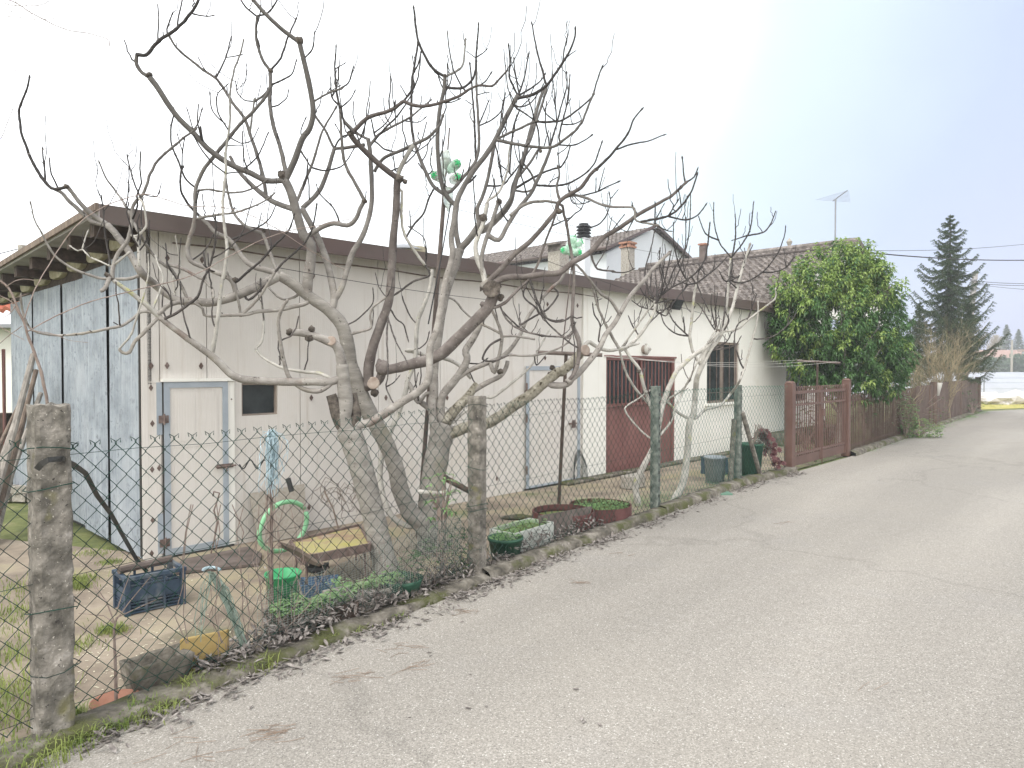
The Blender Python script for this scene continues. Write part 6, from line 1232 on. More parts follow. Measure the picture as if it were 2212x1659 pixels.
for t_ in ('6:1740,660 1740,550 1660,440 1620,300 1615,165', '6:1640,420 1560,370 1515,260', '6:1740,530 1820,430 1870,330 1890,160', '6:1745,520 1765,400 1765,245', '6:1860,400 1960,360 2010,300 2040,225', '6:1860,380 1800,400 1750,415', '6:1730,690 1820,710 1950,640 2050,520 2100,400 2112,330', '6:1950,640 2040,635 2120,600 2170,540', '6:1450,1080 1350,1060 1280,1000 1250,930', '6:1440,1085 1340,980 1300,900', '6:1415,1060 1408,960', '6:1500,720 1540,820 1580,900', '6:1650,1050 1600,1000 1540,900 1500,850', '6:1640,1050 1600,900 1600,800', '6:1650,1040 1630,900 1640,790', '6:1660,1050 1690,900 1700,760', '6:1500,700 1440,720 1380,700', '6:1510,700 1620,620 1700,540', '6:1800,660 1700,700 1660,640', '6:1790,760 1720,700', '6:1680,1060 1720,980 1700,920', '6:1850,970 1880,880 1910,800', '6:1830,1310 1800,1260 1760,1120 1780,1000 1860,950', '6:1600,1180 1700,1120 1740,1050', '6:1840,560 1860,500 1880,460', '6:1600,1190 1750,1150 1800,1090', '6:1440,700 1330,860 1320,900'): l(t_, 15, 8, 'twigs')
l('6:1740,540 1720,700 1700,900 1650,1060', 18, 22, 'limbs')
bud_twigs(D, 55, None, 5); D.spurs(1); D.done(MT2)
# ================================================================ VINES
VN = Tree('climbing_vine', 'brown leafless vine climbing from the near concrete post across to the fig', (-2.3, 3.5, 0), 4); VN.dflt = 3.6
l = VN.limb
l('4:330,1560 310,1450 285,1330 250,1230 220,1150 190,1060 165,980 110,860 60,750 -20,680', 22, 14, 'stem', d0=3.45, dz=-.1, wm=18)
l('4:100,860 60,830 0,800', 10, 6, 'stem'); l('4:40,740 100,700 160,685 225,692', 7, 4, 'stem'); l('4:110,870 60,930 0,960', 7, 4, 'stem'); l('4:150,960 100,880 80,830 150,800', 6, 4, 'stem')
l('4:190,1050 330,970 600,850 900,770 1200,700 1400,630 1560,540 1800,420 2000,350 5:540,315 760,270', 9, 5, 'stem', d0=3.45, dz=2.0)
l('4:170,960 240,760 380,520 500,350 620,240 800,150 985,100 1100,120 1300,180 1500,185 1700,230 1900,330 5:460,470 700,610', 8, 5, 'stem', d0=3.45, dz=1.9)
l('4:200,1040 350,1060 480,1110 575,1120', 5, 3, 'stem'); l('4:0,1010 60,1050 140,1090', 5, 4, 'stem'); l('4:150,1010 60,1080 0,1130', 6, 4, 'stem')
VN.done({'stem': M['vine']})
# hanging twigs of a tree whose trunk is outside the picture, at the upper left
H = Tree('overhanging_tree', 'thin drooping twig ends of a tree reaching in at the upper left corner', (-5.2, 4.4, 0), 6); H.dflt = 4.2
H.limb('1:-1100,4000 -1000,2500 -900,1200 -700,200 -500,-400', 150, 60, 'trunk', d0=4.4, dz=0, wm=110)
l = H.limb
for t_, w in (('-700,-60 -300,-80 60,0 200,80 350,160 480,210 610,230 740,270 757,292', 9), ('-600,60 -200,60 0,20 100,40 220,40 300,30 325,18', 7), ('-600,90 -100,100 180,125 300,135 365,128', 6), ('-500,-200 60,-160 160,0 220,100 262,180', 6), ('-450,-300 200,-300 380,0 440,70 490,135', 6), ('-450,-300 400,-150 505,0 540,70 555,120 542,160', 6), ('-450,-300 400,-240 670,0 800,120 910,225', 6), ('-450,-310 500,-240 785,0 900,120 957,185', 6), ('-500,-150 100,-100 220,0 295,70', 5), ('-600,200 -100,130 0,155 70,205', 5), ('-600,300 -100,260 0,275 75,293', 5), ('-600,400 -100,350 0,365 70,400 115,445 112,475', 6), ('-650,900 -100,1050 0,965 50,850 80,770', 6), ('-650,1000 -100,1080 0,1085 150,1075 295,1035', 5), ('-600,60 -50,80 40,95 100,60 110,10', 5)):
    l('1:'+t_, w*1.2, w*.7, 'twigs', d0=4.3, dz=-.5)
H.done({'trunk': M['bark'], 'twigs': mat('thin_twig', [(.26,.23,.22)], bump=0)})

# ================================================================ LEAFY TREE
def leaf(b, p, d, up, L, wd, fold=.25, droop=.3, mi=0):
    b.cm = mi
    s_ = d.cross(up)
    if s_.length < 1e-4: s_ = Vector((1, 0, 0))
    s_ = s_.normalized(); n_ = s_.cross(d).normalized(); m1 = p+d*L*.45-n_*wd*fold*.0; t = p+d*L-Vector((0, 0, 1))*L*droop; e = p+d*L*.45
    i = b.pts([p, e+s_*wd*.5+n_*wd*fold, t, e-s_*wd*.5+n_*wd*fold, e]); b.face(i, i+1, i+4); b.face(i+1, i+2, i+4); b.face(i+2, i+3, i+4); b.face(i+3, i, i+4); b.cm = 0
T0 = Vector((7.42, 15.7, 0)); lt = thing('laurel_tree', 'round leafy evergreen tree with yellow green top behind the gate', 'tree', tuple(T0))
b = MB(); rnd = random.Random(12); tips = []
b.tube([T0, T0+Vector((.05, .05, .7)), T0+Vector((0, 0, 1.4)), T0+Vector((-.1, .1, 2.4))], [.10, .085, .075, .05], 10)
for i in range(34):
    a = rnd.uniform(0, 6.28); h = rnd.uniform(.7, 2.2); q = T0+Vector((0, 0, h)); r_ = rnd.uniform(.8, 1.35); e = T0+Vector((math.cos(a)*r_, math.sin(a)*r_, h+rnd.uniform(.3, 1.7))); b.tube([q, q.lerp(e, .5)+Vector((0, 0, -.08)), e], [.035, .02, .008], 5); tips.append(e)
b.build('trunk', M['bark'], lt)
lobes = []   # crown outline measured in the picture: lobes (px, py, radius px, depth offset)
for (px, py, r, dz) in ((1790,600,68,0),(1850,588,62,.1),(1735,625,60,-.2),(1715,680,62,.1),(1720,740,58,-.1),(1790,690,85,-.5),(1870,640,72,0),(1895,700,68,.2),(1905,770,62,-.1),(1860,770,80,-.4),(1790,770,75,-.4),(1750,795,42,-.2),(1840,820,55,-.2),(1905,820,45,.0),(1930,790,34,-.2),(1690,700,34,-.1),(1820,560,40,.0),(1885,590,34,.1),(1925,740,34,.1), (1800,700,100,.5)):
    d = 15.7+dz; c = at(px, py, d); lobes.append((c, r/FPX*d))
b = MB(); n_l = 0
for (c, r) in lobes:
    for k in range(int(105*(r/.6)**2)+20):
        dr_ = Vector((rnd.gauss(0, 1), rnd.gauss(0, 1), rnd.gauss(0, 1))).normalized(); p = c+dr_*r*(.5+.55*rnd.random()**.6)
        if noise.noise(p*2.9) < -.30: continue
        ax = (dr_*.8+Vector((0, 0, .7))).normalized(); o1 = ax.orthogonal().normalized(); o2 = ax.cross(o1)
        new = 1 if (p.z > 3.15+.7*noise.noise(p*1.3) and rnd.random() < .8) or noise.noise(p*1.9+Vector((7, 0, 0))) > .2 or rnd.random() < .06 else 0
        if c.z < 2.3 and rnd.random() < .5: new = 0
        for ring in range(3):
            for j in range(6):
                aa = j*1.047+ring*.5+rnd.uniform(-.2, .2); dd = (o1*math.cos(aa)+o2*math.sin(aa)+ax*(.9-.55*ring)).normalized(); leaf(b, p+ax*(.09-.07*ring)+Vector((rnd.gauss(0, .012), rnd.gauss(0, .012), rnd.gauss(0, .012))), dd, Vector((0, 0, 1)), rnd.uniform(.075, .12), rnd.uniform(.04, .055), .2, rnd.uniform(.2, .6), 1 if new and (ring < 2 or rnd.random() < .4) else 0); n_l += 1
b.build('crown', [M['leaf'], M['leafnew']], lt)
print('laurel leaves', n_l)

# ================================================================ SPRUCE
def spruce(base, H, Rb, label, name='spruce_tree', dens=1.0, seed=1, m='needle', z0=.12, det=1.0):
    t = thing(name, label, 'tree', tuple(base)); rnd = random.Random(seed); b = MB(); b.tube([base, base+Vector((0, 0, H*.5)), base+Vector((0, 0, H))], [.02*H, .012*H, .004], 8); tb_ = b; b.build('trunk', M['bark'], t); b = MB(); nz = MB()
    k = int(H*13*dens)
    for i in range(k):
        f = z0+(1-z0)*(i/k)**.9; z = H*f; L = Rb*(1-f)**.85*rnd.uniform(.5, 1.08)*(1+.2*noise.noise(Vector((i*.37, seed, 0))))+.06; a = i*2.399+rnd.uniform(-.3, .3); d = Vector((math.cos(a), math.sin(a), 0)); P = []
        for j in range(7): q = j/6; P.append(base+Vector((0, 0, z))+d*L*q+Vector((0, 0, L*(-.28*math.sin(q*2.6)+.24*q*q*1.4))))
        b.tube(P, [.012*(1-q/7)+.003 for q in range(7)], 4)
        ms = int(L/.045*det)+3
        for u in range(ms):
            q = (u+.5)/ms; x = q*6; j = min(5, int(x)); p = P[j].lerp(P[j+1], x-j); sd = Vector((-d.y, d.x, 0))
            for sg in (1, -1):
                l = (.10*min(1, L/.5)+.32*(1-q)*min(1, L/1.5))*rnd.uniform(.5, 1.2); e = p+sd*sg*l*.8+d*l*.55+Vector((0, 0, -l*rnd.uniform(.15, .75))); n_ = max(2, int(l/.035*det))
                for v in range(n_+1):
                    c = p.lerp(e, v/n_)
                    for w in range(6):
                        nd = Vector((rnd.gauss(0, 1), rnd.gauss(0, 1), rnd.gauss(0, .8))).normalized(); s_ = nd.cross(Vector((.3, .2, .9))).normalized()*.008; nl = .06; s_ = s_*1.5; nz.tri(c-s_, c+s_, c+nd*nl+(e-p).normalized()*.03)
    b.build('branches', M['wood'], t); nz.build('needles', M[m], t); return t
sb = at(2049, 800, 27); spruce(Vector((sb.x, 27, 0)), at(2049, 462, 27).z, 3.1, 'tall dark green spruce tree beside the bare shrub', dens=1.0, seed=2, det=.85, z0=.24)
# lower side limbs of the spruce group (a second, lower one behind to the right)
sb = at(2098, 800, 28.9); spruce(Vector((sb.x-.2, 28.9, 0)), 4.6, 1.9, 'lower bushy spruce at the right of the tall one', seed=5, det=.7, dens=1.3, z0=.42)
sb = at(1985, 800, 29); spruce(Vector((sb.x, 29, 0)), 4.6, 1.5, 'shorter spruce half hidden between the leafy tree and the tall spruce', seed=7, det=.6, dens=1.3)
# ================================================================ BARE SHRUB
q = at(2030, 826, 23.7); sh = thing('bare_shrub', 'pale brown leafless shrub of many thin stems behind the picket fence', 'shrub', (q.x, 23.7, 0)); rnd = random.Random(3); b = MB()
def shoot(b, p, d, L, r, dep):
    n_ = 6; P = [p]; R_ = [r]
    for i in range(n_): d = (d+Vector((rnd.gauss(0, .12), rnd.gauss(0, .12), rnd.gauss(0, .06)))).normalized(); P.append(P[-1]+d*L/n_); R_.append(r*(1-.75*(i+1)/n_))
    b.tube(P, R_, 3, cap=False)
    if dep:
        for k in range(rnd.choice((3, 4, 5))): i = rnd.randrange(1, n_); shoot(b, P[i], (d+Vector((rnd.gauss(0, .5), rnd.gauss(0, .5), rnd.gauss(.1, .3)))).normalized(), L*rnd.uniform(.35, .6), r*.55, dep-1)
for i in range(60): a = rnd.uniform(0, 6.28); s_ = rnd.random()*.42; shoot(b, Vector((q.x+rnd.gauss(0, .15), 23.7+rnd.gauss(0, .15), .05)), Vector((math.cos(a)*s_, math.sin(a)*s_, 1)).normalized(), rnd.uniform(1.7, 3.0), .010, 2)
b.build('stems', M['heath'], sh)
# small bare shrubs seen over the picket fence, left
q = at(1925, 826, 19.5); sh = thing('bare_shrub', 'low thin bare shrub under the leafy tree, over the rod fence', 'shrub', (q.x, 19.5, 0)); b = MB()
for i in range(26): a = rnd.uniform(0, 6.28); s_ = rnd.random()*.6; shoot(b, Vector((q.x+rnd.gauss(0, .4), 19.5+rnd.gauss(0, .3), .05)), Vector((math.cos(a)*s_, math.sin(a)*s_, 1)).normalized(), rnd.uniform(1.2, 2.2), .010, 1)
b.build('stems', M['heath'], sh)
# ================================================================ bushes inside the garden behind gate and rods
def bush(c, rx, ry, rz, n_, label, m=('leaf',), seed=0, L=.07, name='garden_bush', cat='bush', droop=.3):
    t = thing(name, label, cat, (c.x, c.y, 0)); rnd = random.Random(seed); b = MB()
    for i in range(14): a = rnd.uniform(0, 6.28); b.tube([Vector((c.x, c.y, 0)), c+Vector((math.cos(a)*rx*.3, math.sin(a)*ry*.3, -rz*.3)), c+Vector((math.cos(a)*rx*.8, math.sin(a)*ry*.8, rz*rnd.uniform(-.3, .8)))], [.015, .01, .004], 4)
    b.build('stems', M['vine'], t); b = MB()
    for i in range(n_):
        d = Vector((rnd.gauss(0, 1), rnd.gauss(0, 1), rnd.gauss(0, 1))).normalized(); q = .5+.55*rnd.random()**.5; p = c+Vector((d.x*rx, d.y*ry, d.z*rz))*q
        if noise.noise(p*3.5+Vector((seed, 0, 0))) < -.15 or p.z < .02: continue
        for j in range(4): a = rnd.uniform(0, 6.28); leaf(b, p, (d*.4+Vector((math.cos(a), math.sin(a), rnd.uniform(-.3, .5)))).normalized(), Z1, L*rnd.uniform(.7, 1.3), L*.35, .2, droop, rnd.randrange(len(m)))
    b.build('foliage', [M[k] for k in m], t); return t
M['redleaf'] = leafmat('brown_red_leaf', [(.3, (.10,.05,.035)), (.7, (.24,.14,.09))], scale=6)
bush(Vector((6.1, 14.4, .55)), .35, .5, .6, 160, 'dark leafy bush seen through the left gate leaf', ('leaf', 'redleaf'), 2)
bush(Vector((7.6, 16.6, .6)), .9, .8, .65, 420, 'dark bush under the leafy tree behind the gate', ('leaf', 'redleaf'), 3)
bush(Vector((9.4, 17.9, .6)), 1.0, .8, .7, 420, 'brownish bush behind the rod fence', ('leaf', 'redleaf', 'redleaf'), 4)
bush(Vector((11.6, 20.6, .6)), 1.3, .8, .7, 420, 'mixed bush behind the rod fence near the wide boards', ('redleaf', 'leaf'), 5)
bush(FP[7]+(FP[8]-FP[7])*.50+Vector((.12, -.1, .55)), .3, .3, .55, 500, 'feathery grey green bush poking through the rod fence at the road edge', ('needle', 'weed'), 6, L=.06)
bush(FP[7]+(FP[8]-FP[7])*.56+Vector((.28, -.22, .22)), .6, .36, .28, 800, 'low yellow green fern like growth spilling onto the road edge', ('weed', 'leafnew', 'needle'), 16, L=.06)
bush(Vector((8.12, 15.98, .85)), .22, .2, .35, 60, 'sprig of glossy leaves poking through the rod fence', ('leaf',), 7, L=.1)
bush(FP[8]+(FP[9]-FP[8])*.72+Vector((.1, -.12, .4)), .5, .3, .3, 60, 'thin grey green sprigs poking out of the wide boards', ('needle',), 8, L=.07)
bush(Vector((16.2, 26.5, 1.0)), 1.6, 1.2, 1.0, 300, 'dark hedge like bush at the foot of the spruces', ('needle', 'leaf'), 9, L=.1)
# sapling at the fig with broad leaves
bush(at(955, 1075, 6.0)+Vector((0, 0, 0)), .13, .1, .28, 22, 'leafy green sapling at the foot of the twin fig trunks', ('weed',), 10, L=.07, name='sapling', cat='plant')
# bare sapling stick in the foreground
b = MB(); P = [at(251, 1522, 3.62), at(249, 1430, 3.62), at(246, 1360, 3.62), at(252, 1335, 3.62)]; P[0].z = .0; b.tube(P, [.009, .008, .006, .005], 6)
for a_, c_, e_ in (((247, 1345), (230, 1300), (185, 1235)), ((250, 1340), (280, 1300), (330, 1240)), ((248, 1382), (275, 1370), (305, 1335)), ((249, 1330), (262, 1290), (285, 1230)), ((246, 1345), (225, 1330), (170, 1325)), ((250, 1335), (300, 1312), (350, 1290)), ((247, 1420), (258, 1416), (262, 1412)), ((230, 1300), (215, 1290), (200, 1262))):
    b.tube([at(*a_, 3.62), at(*c_, 3.66), at(*e_, 3.7)], [.004, .003, .0015], 4)
obj('bare_sapling', b, M['vine'], 'thin bare sapling growing beside the terracotta saucer', 'sapling')

# ================================================================ GROUND COVER
def blades(name, spots, n_, h, label=None, seed=0, m='grass', spread=.12):
    rnd = random.Random(seed); b = MB()
    for i in range(n_):
        c, r, hh = rnd.choice(spots); p = c+Vector((rnd.gauss(0, r), rnd.gauss(0, r*.8), 0)); a = rnd.uniform(0, 6.28); d = Vector((math.cos(a), math.sin(a), 0)); L = hh*h*rnd.uniform(.4, 1.2); s_ = Vector((-d.y, d.x, 0))*.0025; q = p+d*L*.25+Z1*L*.6; t = p+d*L*rnd.uniform(.5, .9)+Z1*L*rnd.uniform(.4, .95)
        k = b.pts([p-s_, p+s_, q+s_*.8, q-s_*.8, t]); b.face(k, k+1, k+2, k+3); b.face(k+3, k+2, k+4)
    return tag(b.build(name, M[m]), kind='stuff', label=label)
sp = []
def near(px, py, r=.08, h=1.0, z=0): p = gr(px, py, z); sp.append((p, r, h))
for px, py, r, h in ((40,1640,.12,1),(0,1650,.1,1),(95,1650,.08,1),(170,1605,.05,.9),(230,1580,.05,.9),(290,1555,.06,1),(320,1540,.06,1),(350,1530,.05,.8),(410,1490,.05,1.1),(520,1450,.06,1.1),(560,1442,.05,1),(700,1390,.05,.8),(760,1365,.04,.7),(850,1335,.04,.7),(160,1560,.04,1.2),(125,1610,.06,.8),(490,1460,.05,.8),(800,1350,.06,.5),(385,1510,.05,.5)): near(px, py, r, h)
blades('grass', sp, 2600, .085, 'tufts of grass along the kerb and road edge', 1)
sp = []
for px, py, r, h in ((150,1400,.08,.6),(175,1255,.06,.8),(170,1270,.05,.8),(235,1365,.05,.6),(250,1362,.04,.6),(20,1330,.15,1),(30,1420,.15,1),(45,1500,.12,1),(10,1560,.12,1),(-40,1500,.2,1),(-30,1380,.25,1),(20,1280,.2,1),(205,1195,.1,.4),(240,1215,.06,.4)): near(px, py, r, h)
blades('grass', sp, 3200, .09, 'grass patches in the yard behind the nearest post', 2)
# clover like cover between the fence and figs, right side
q = []; 
rnd = random.Random(9)
b = MB()
def cover(b, p, n_, r, sz=.014, hg=.03):
    for i in range(n_):
        x = p+Vector((rnd.gauss(0, r), rnd.gauss(0, r), 0)); x.z = .01+hg*rnd.random(); a = rnd.uniform(0, 6.28); d = Vector((math.cos(a), math.sin(a), rnd.uniform(-.1, .5))).normalized(); e = d.cross(Z1).normalized()*sz*.45; b.quad(x, x+d*sz*.5+e, x+d*sz, x+d*sz*.5-e)
for i in range(70): t = rnd.random(); p = FP[4].lerp(FP[6], t)+Vector((-.55, .4, 0))*rnd.uniform(.15, 1.1); cover(b, p, 60, .12)
for i in range(14): t = rnd.random(); p = FP[3].lerp(FP[4], t)+Vector((-.1, .08, 0)); cover(b, p, 26, .07)
for i in range(12): p = gr(rnd.uniform(1370, 1440), rnd.uniform(1070, 1110)); cover(b, p, 70, .1)
for i in range(6): p = gr(rnd.uniform(1180, 1200), rnd.uniform(1085, 1100)); cover(b, p, 20, .08)
tag(b.build('ground_cover', M['weed']), 'low clover like weeds behind the fence', kind='stuff')
# moss verge along the picket fence
b = MB()
for i in range(46): t = rnd.random(); p = FP[8].lerp(FP[9], t)+Vector((.12, -.1, 0))*rnd.uniform(.5, 2.2); cover(b, p, 40, .12, .03, .04)
for i in range(34): t = rnd.random(); p = FP[7].lerp(FP[8], t)+Vector((.12, -.1, 0))*rnd.uniform(.0, 1.2); cover(b, p, 26, .1, .025, .03)
for i in range(18): t = rnd.random(); p = FP[6].lerp(FP[7], t)+Vector((-.12, .1, 0))*rnd.uniform(.0, 2.2); cover(b, p, 40, .1, .025, .05)
tag(b.build('verge_weeds', M['weed']), 'weeds along the foot of the gate and picket fence', kind='stuff')
# dead leaves
def deadleaf(b, p, L, rnd, tilt=.35):
    a = rnd.uniform(0, 6.28); d = Vector((math.cos(a), math.sin(a), rnd.gauss(0, tilt))).normalized(); s_ = d.cross(Z1).normalized()*L*rnd.uniform(.12, .2); c = rnd.uniform(.1, .5)*L; u_ = Vector((0, 0, 1))
    pr = b.pts([p, p+d*L*.3+s_*.9+u_*c*.35, p+d*L*.7+s_*.8+u_*c*.3, p+d*L+u_*c*.2, p+d*L*.7-s_*.8+u_*c*.15, p+d*L*.3-s_*.9+u_*c*.25, p+d*L*.35+u_*c*.02, p+d*L*.68+u_*c*.02])
    b.face(pr, pr+1, pr+6); b.face(pr+1, pr+2, pr+7, pr+6); b.face(pr+2, pr+3, pr+7); b.face(pr+3, pr+4, pr+7); b.face(pr+4, pr+5, pr+6, pr+7); b.face(pr+5, pr, pr+6)
b = MB(); rnd = random.Random(21); inv = offs(.22)
for i in range(2200):       # along the kerb foot on the road side
    t = rnd.random()**1.0; seg = rnd.choices((1, 2, 3, 4, 5), (1, 7, 6, 3, 2))[0]; p = inv[seg].lerp(inv[seg+1], t); q = abs(rnd.gauss(0, .085)); dns = noise.noise(Vector((p.x*1.3, p.y*1.3, 3)))
    if dns < -.15 and seg > 1 and rnd.random() < .75: continue
    p = p+Vector((.8, -.6, 0))*(q-.05); p.z = .006+.012*rnd.random(); deadleaf(b, p, rnd.uniform(.03, .075), rnd)
for i in range(2000):       # heap on the kerb between the trough and the second post
    px = rnd.uniform(430, 1020) if rnd.random() < .75 else rnd.uniform(1050, 1300); k = (px-1106)/FPX; Y = fence_depth(px); p = Vector((k*Y, Y, 0))+Vector((.8, -.6, 0))*rnd.gauss(-.05, .07); p.z = .05+.09*rnd.random()*max(.2, 1+1.5*noise.noise(p*2)); deadleaf(b, p, rnd.uniform(.035, .085), rnd, .6)
for i in range(330):
    p = gr(rnd.uniform(560, 1000), rnd.uniform(1230, 1330)); p.z = rnd.random()*.04+.01; 
    if p.y > fence_depth(900)-1.2: deadleaf(b, p, rnd.uniform(.03, .06), rnd, .5)
for i in range(300):
    px = rnd.uniform(900, 1010); Y = fence_depth(px)+rnd.uniform(.03, .35); p = Vector(((px-1106)/FPX*Y, Y, rnd.random()**2*.28+.03)); deadleaf(b, p, rnd.uniform(.03, .06), rnd, .8)
for i in range(26): p = gr(rnd.uniform(150, 1500), rnd.uniform(1250, 1600)); deadleaf(b, Vector((p.x, p.y, .008)), rnd.uniform(.02, .05), rnd, .1) if p.x > -1.6+(p.y-3.3)*.72 else None
tag(b.build('dead_leaves', M['dead']), 'drift of curled grey brown dead leaves along the kerb', kind='stuff')
b = MB()       # ivy and weeds in the heap
for i in range(120):
    px = rnd.uniform(860, 1010); Y = fence_depth(px)+rnd.uniform(.08, .4); p = Vector(((px-1106)/FPX*Y, Y, rnd.random()*.32+.04)); cover(b, p, 3, .02, .025, 0)
    for k in range(4): a = rnd.uniform(0, 6.28); leaf(b, p, Vector((math.cos(a), math.sin(a), .3)).normalized(), Z1, .035, .02, .2, .3)
tag(b.build('ivy', M['leaf']), 'dark green leaves in the heap under the twin fig', kind='stuff')
b = MB()
for i in range(60):
    px = rnd.uniform(450, 1010); Y = fence_depth(px)+rnd.gauss(.03, .05); p = Vector(((px-1106)/FPX*Y, Y, .08)); d = Vector((rnd.gauss(0, .25), rnd.gauss(0, .25), 1)).normalized(); L = rnd.uniform(.1, .5); b.tube([p, p+d*L*.4+Vector((rnd.gauss(0, .02), 0, 0)), p+d*L+Vector((rnd.gauss(0, .05), rnd.gauss(0, .05), 0))], .0018, 3, cap=False)
for px0 in (600, 520, 470, 640, 560, 400):
    x = px0
    for k in range(2): Y = fence_depth(x)+.02; b.tube([at(x+rnd.gauss(0, 9), 1390-60*j, Y+.01) for j in range(6)], .0028, 4, cap=False)
tag(b.build('dry_stems', M['vine']), 'dry thin stems woven into the chain link fence', kind='stuff')
b = MB()       # pine needles and straws on the road
for (px, py, n_, r) in ((590,1590,22,.1),(760,1462,14,.12),(900,1440,8,.12),(870,1405,10,.14),(1250,1260,8,.12),(1000,1325,8,.1),(430,1620,10,.2),(1350,1200,4,.1),(1690,1130,5,.15),(1900,1500,2,.1)):
    c = gr(px, py)
    for i in range(n_):
        p = c+Vector((rnd.gauss(0, r*.5), rnd.gauss(0, r*.35), .007+rnd.random()*.006)); a = rnd.gauss(1.0 if n_ > 30 else .3, .5); L = rnd.uniform(.05, .16); d = Vector((math.cos(a), math.sin(a), 0)); b.tube([p-d*L/2, p+Vector((rnd.gauss(0, .008), rnd.gauss(0, .008), 0)), p+d*L/2], .0013, 3, cap=False)
tag(b.build('pine_needles', mat('needle_brown', [(.27,.20,.15)], bump=0)), 'scattered brown pine needles on the road', kind='stuff')
b = MB()       # confetti of pale bits on the yard
for i in range(1400):
    p = gr(rnd.uniform(120, 1000), rnd.uniform(1200, 1520)); p.z = .004
    if p.x > -2.1+(p.y-3.4)*.745-.1 or noise.noise(p*1.5) < -.05: continue
    a = rnd.uniform(0, 3.14); d = Vector((math.cos(a), math.sin(a), 0))*rnd.uniform(.004, .011); e = Vector((-d.y, d.x, 0))*.45; b.quad(p-d-e, p+d-e, p+d+e, p-d+e)
tag(b.build('fallen_petals', mat('pale_bits', [(.60,.56,.42)], bump=0)), 'pale bits scattered on the yard', kind='stuff')

# ================================================================ BEYOND: tunnels, verge, poles, hedge
b = MB()
for i in range(6):
    y0 = 44+i*6.5; n_ = 60; A = []
    for j in range(n_+1):
        x = 6+j*2.2; row = []
        for k in range(13): a = math.pi*k/12; row.append((x, y0+math.cos(a)*3.05+.08*math.sin(j*1.3+k), max(.0, math.sin(a)*(1.15+.012*i*6)+.05*noise.noise(Vector((x*.7, k, i))))))
        A.append(b.pts(row))
    for r0, r1 in zip(A, A[1:]):
        for k in range(12): b.face(r0+k, r1+k, r1+k+1, r0+k+1)
    t_ = tag(b.build('film_tunnel', M['film'], smooth=True), ['low white film tunnel nearest the road', 'second white film tunnel from the road', 'third white film tunnel from the road', 'fourth white film tunnel from the road', 'fifth white film tunnel, second from the hedge', 'white film tunnel nearest the far hedge'][i], 'tunnel', 'white film tunnels in the field'); b = MB()
b = MB(); c = at(2165, 852, 36)
for k in range(5): b.blob(Vector((c.x+rnd.uniform(-1.6, 1.4), 36+rnd.uniform(-.4, .4), .15)), rnd.uniform(.5, .9), 2, .6, 2, (1.6, .9, .55))
tag(b.build('tarpaulin_heap', mat('tarp', [(.3, (.45,.42,.40)), (.7, (.62,.60,.58))], scale=2, rough=.7, bump=.5)), 'crumpled grey sheet heap on the verge beyond the road', 'heap')
b = MB()
for i in range(500): p = Vector((rnd.uniform(20, 40), rnd.uniform(31.5, 41), 0)); cover(b, p, 9, .3, .07, .12)
tag(b.build('verge_grass', M['grass']), 'yellow green grass on the verge beyond the road', kind='stuff')
# wire netting fence of the field
b = MB()
for i in range(8): x = 21+i*3.2; b.tube([(x, 39.5+i*.4, 0), (x, 39.5+i*.4, 1.3)], .03, 5)
for z in (.3, .65, 1.0, 1.28): b.tube([(21, 39.5, z), (45, 42.5, z)], .008, 3)
tag(b.build('field_fence', M['alu']), 'thin wire fence in front of the white field', 'fence')
# utility poles
up = thing('utility_pole', 'leaning grey concrete utility pole with a red band behind the spruce', 'utility pole', (at(2083, 826, 34).x, 34, 0))
lo, hi = at(2081, 826, 34), at(2107, 588, 34); lo = lo+(lo-hi)*(lo.z/(hi.z-lo.z)); b = MB(); b.tube([lo, hi], [.2, .12], 12); b.build('pole', mat('pole_concrete', [(.26,.25,.24)], scale=3), up, smooth=True)
b = MB(); q = lo.lerp(hi, (1.62-lo.z)/(hi.z-lo.z)); r_ = lo.lerp(hi, (1.92-lo.z)/(hi.z-lo.z)); b.tube([q, r_], [.2, .2], 12); b.build('red_band', M['red'], up)
b = MB(); q = hi; b.box(at(2104, 624, 33.9), .5, .12, .08); b.box(at(2103, 605, 33.9), .3, .1, .06); b.build('crossarm', M['alu'], up)
b = MB(); q = at(2069, 826, 31); b.tube([(q.x, 31, 0), (q.x, 31, at(2069, 770, 31).z)], .06, 8); s2 = thing('sign_post', 'thin grey post left of the utility pole, seen from behind', 'post', (q.x, 31, 0)); b.build('post', M['alu'], s2); b = MB(); b.box((q.x, 31.05, at(2069, 783, 31).z), .9, .03, .75); b.build('sign_back', M['galv'], s2)
def span(name, a, c, sag, r, label, grp): b = MB(); a, c = Vector(a), Vector(c); b.tube([a.lerp(c, t/16)-Z1*sag*4*(t/16)*(1-t/16) for t in range(17)], r, 4, cap=False); tag(b.build(name, M['darkwire']), label, 'overhead wire', grp)
span('overhead_wire', at(1705, 535, 22.5), at(2290, 518, 30), .25, .010, 'upper thin overhead wire from the tiled roof to the right', 'overhead wires')
span('overhead_wire', at(1870, 545, 21), at(2290, 560, 26), .12, .02, 'thick lower overhead wire emerging above the leafy tree', 'overhead wires')
span('overhead_wire', at(2104, 607, 33.9), at(2330, 610, 33), .1, .014, 'wire from the utility pole top toward the right edge', 'overhead wires')
span('overhead_wire', at(2104, 612, 33.9), at(2330, 613, 33), .1, .014, 'second wire just under the utility pole top', 'overhead wires')
span('overhead_wire', at(2102, 613, 33.9), at(2330, 628, 30), .1, .01, 'lowest faint wire right of the utility pole', 'overhead wires')
span('overhead_wire', at(49, 535, 13.5), at(-200, 580, 13), .05, .01, 'thin wire leaving the pole at the left edge', 'overhead wires')
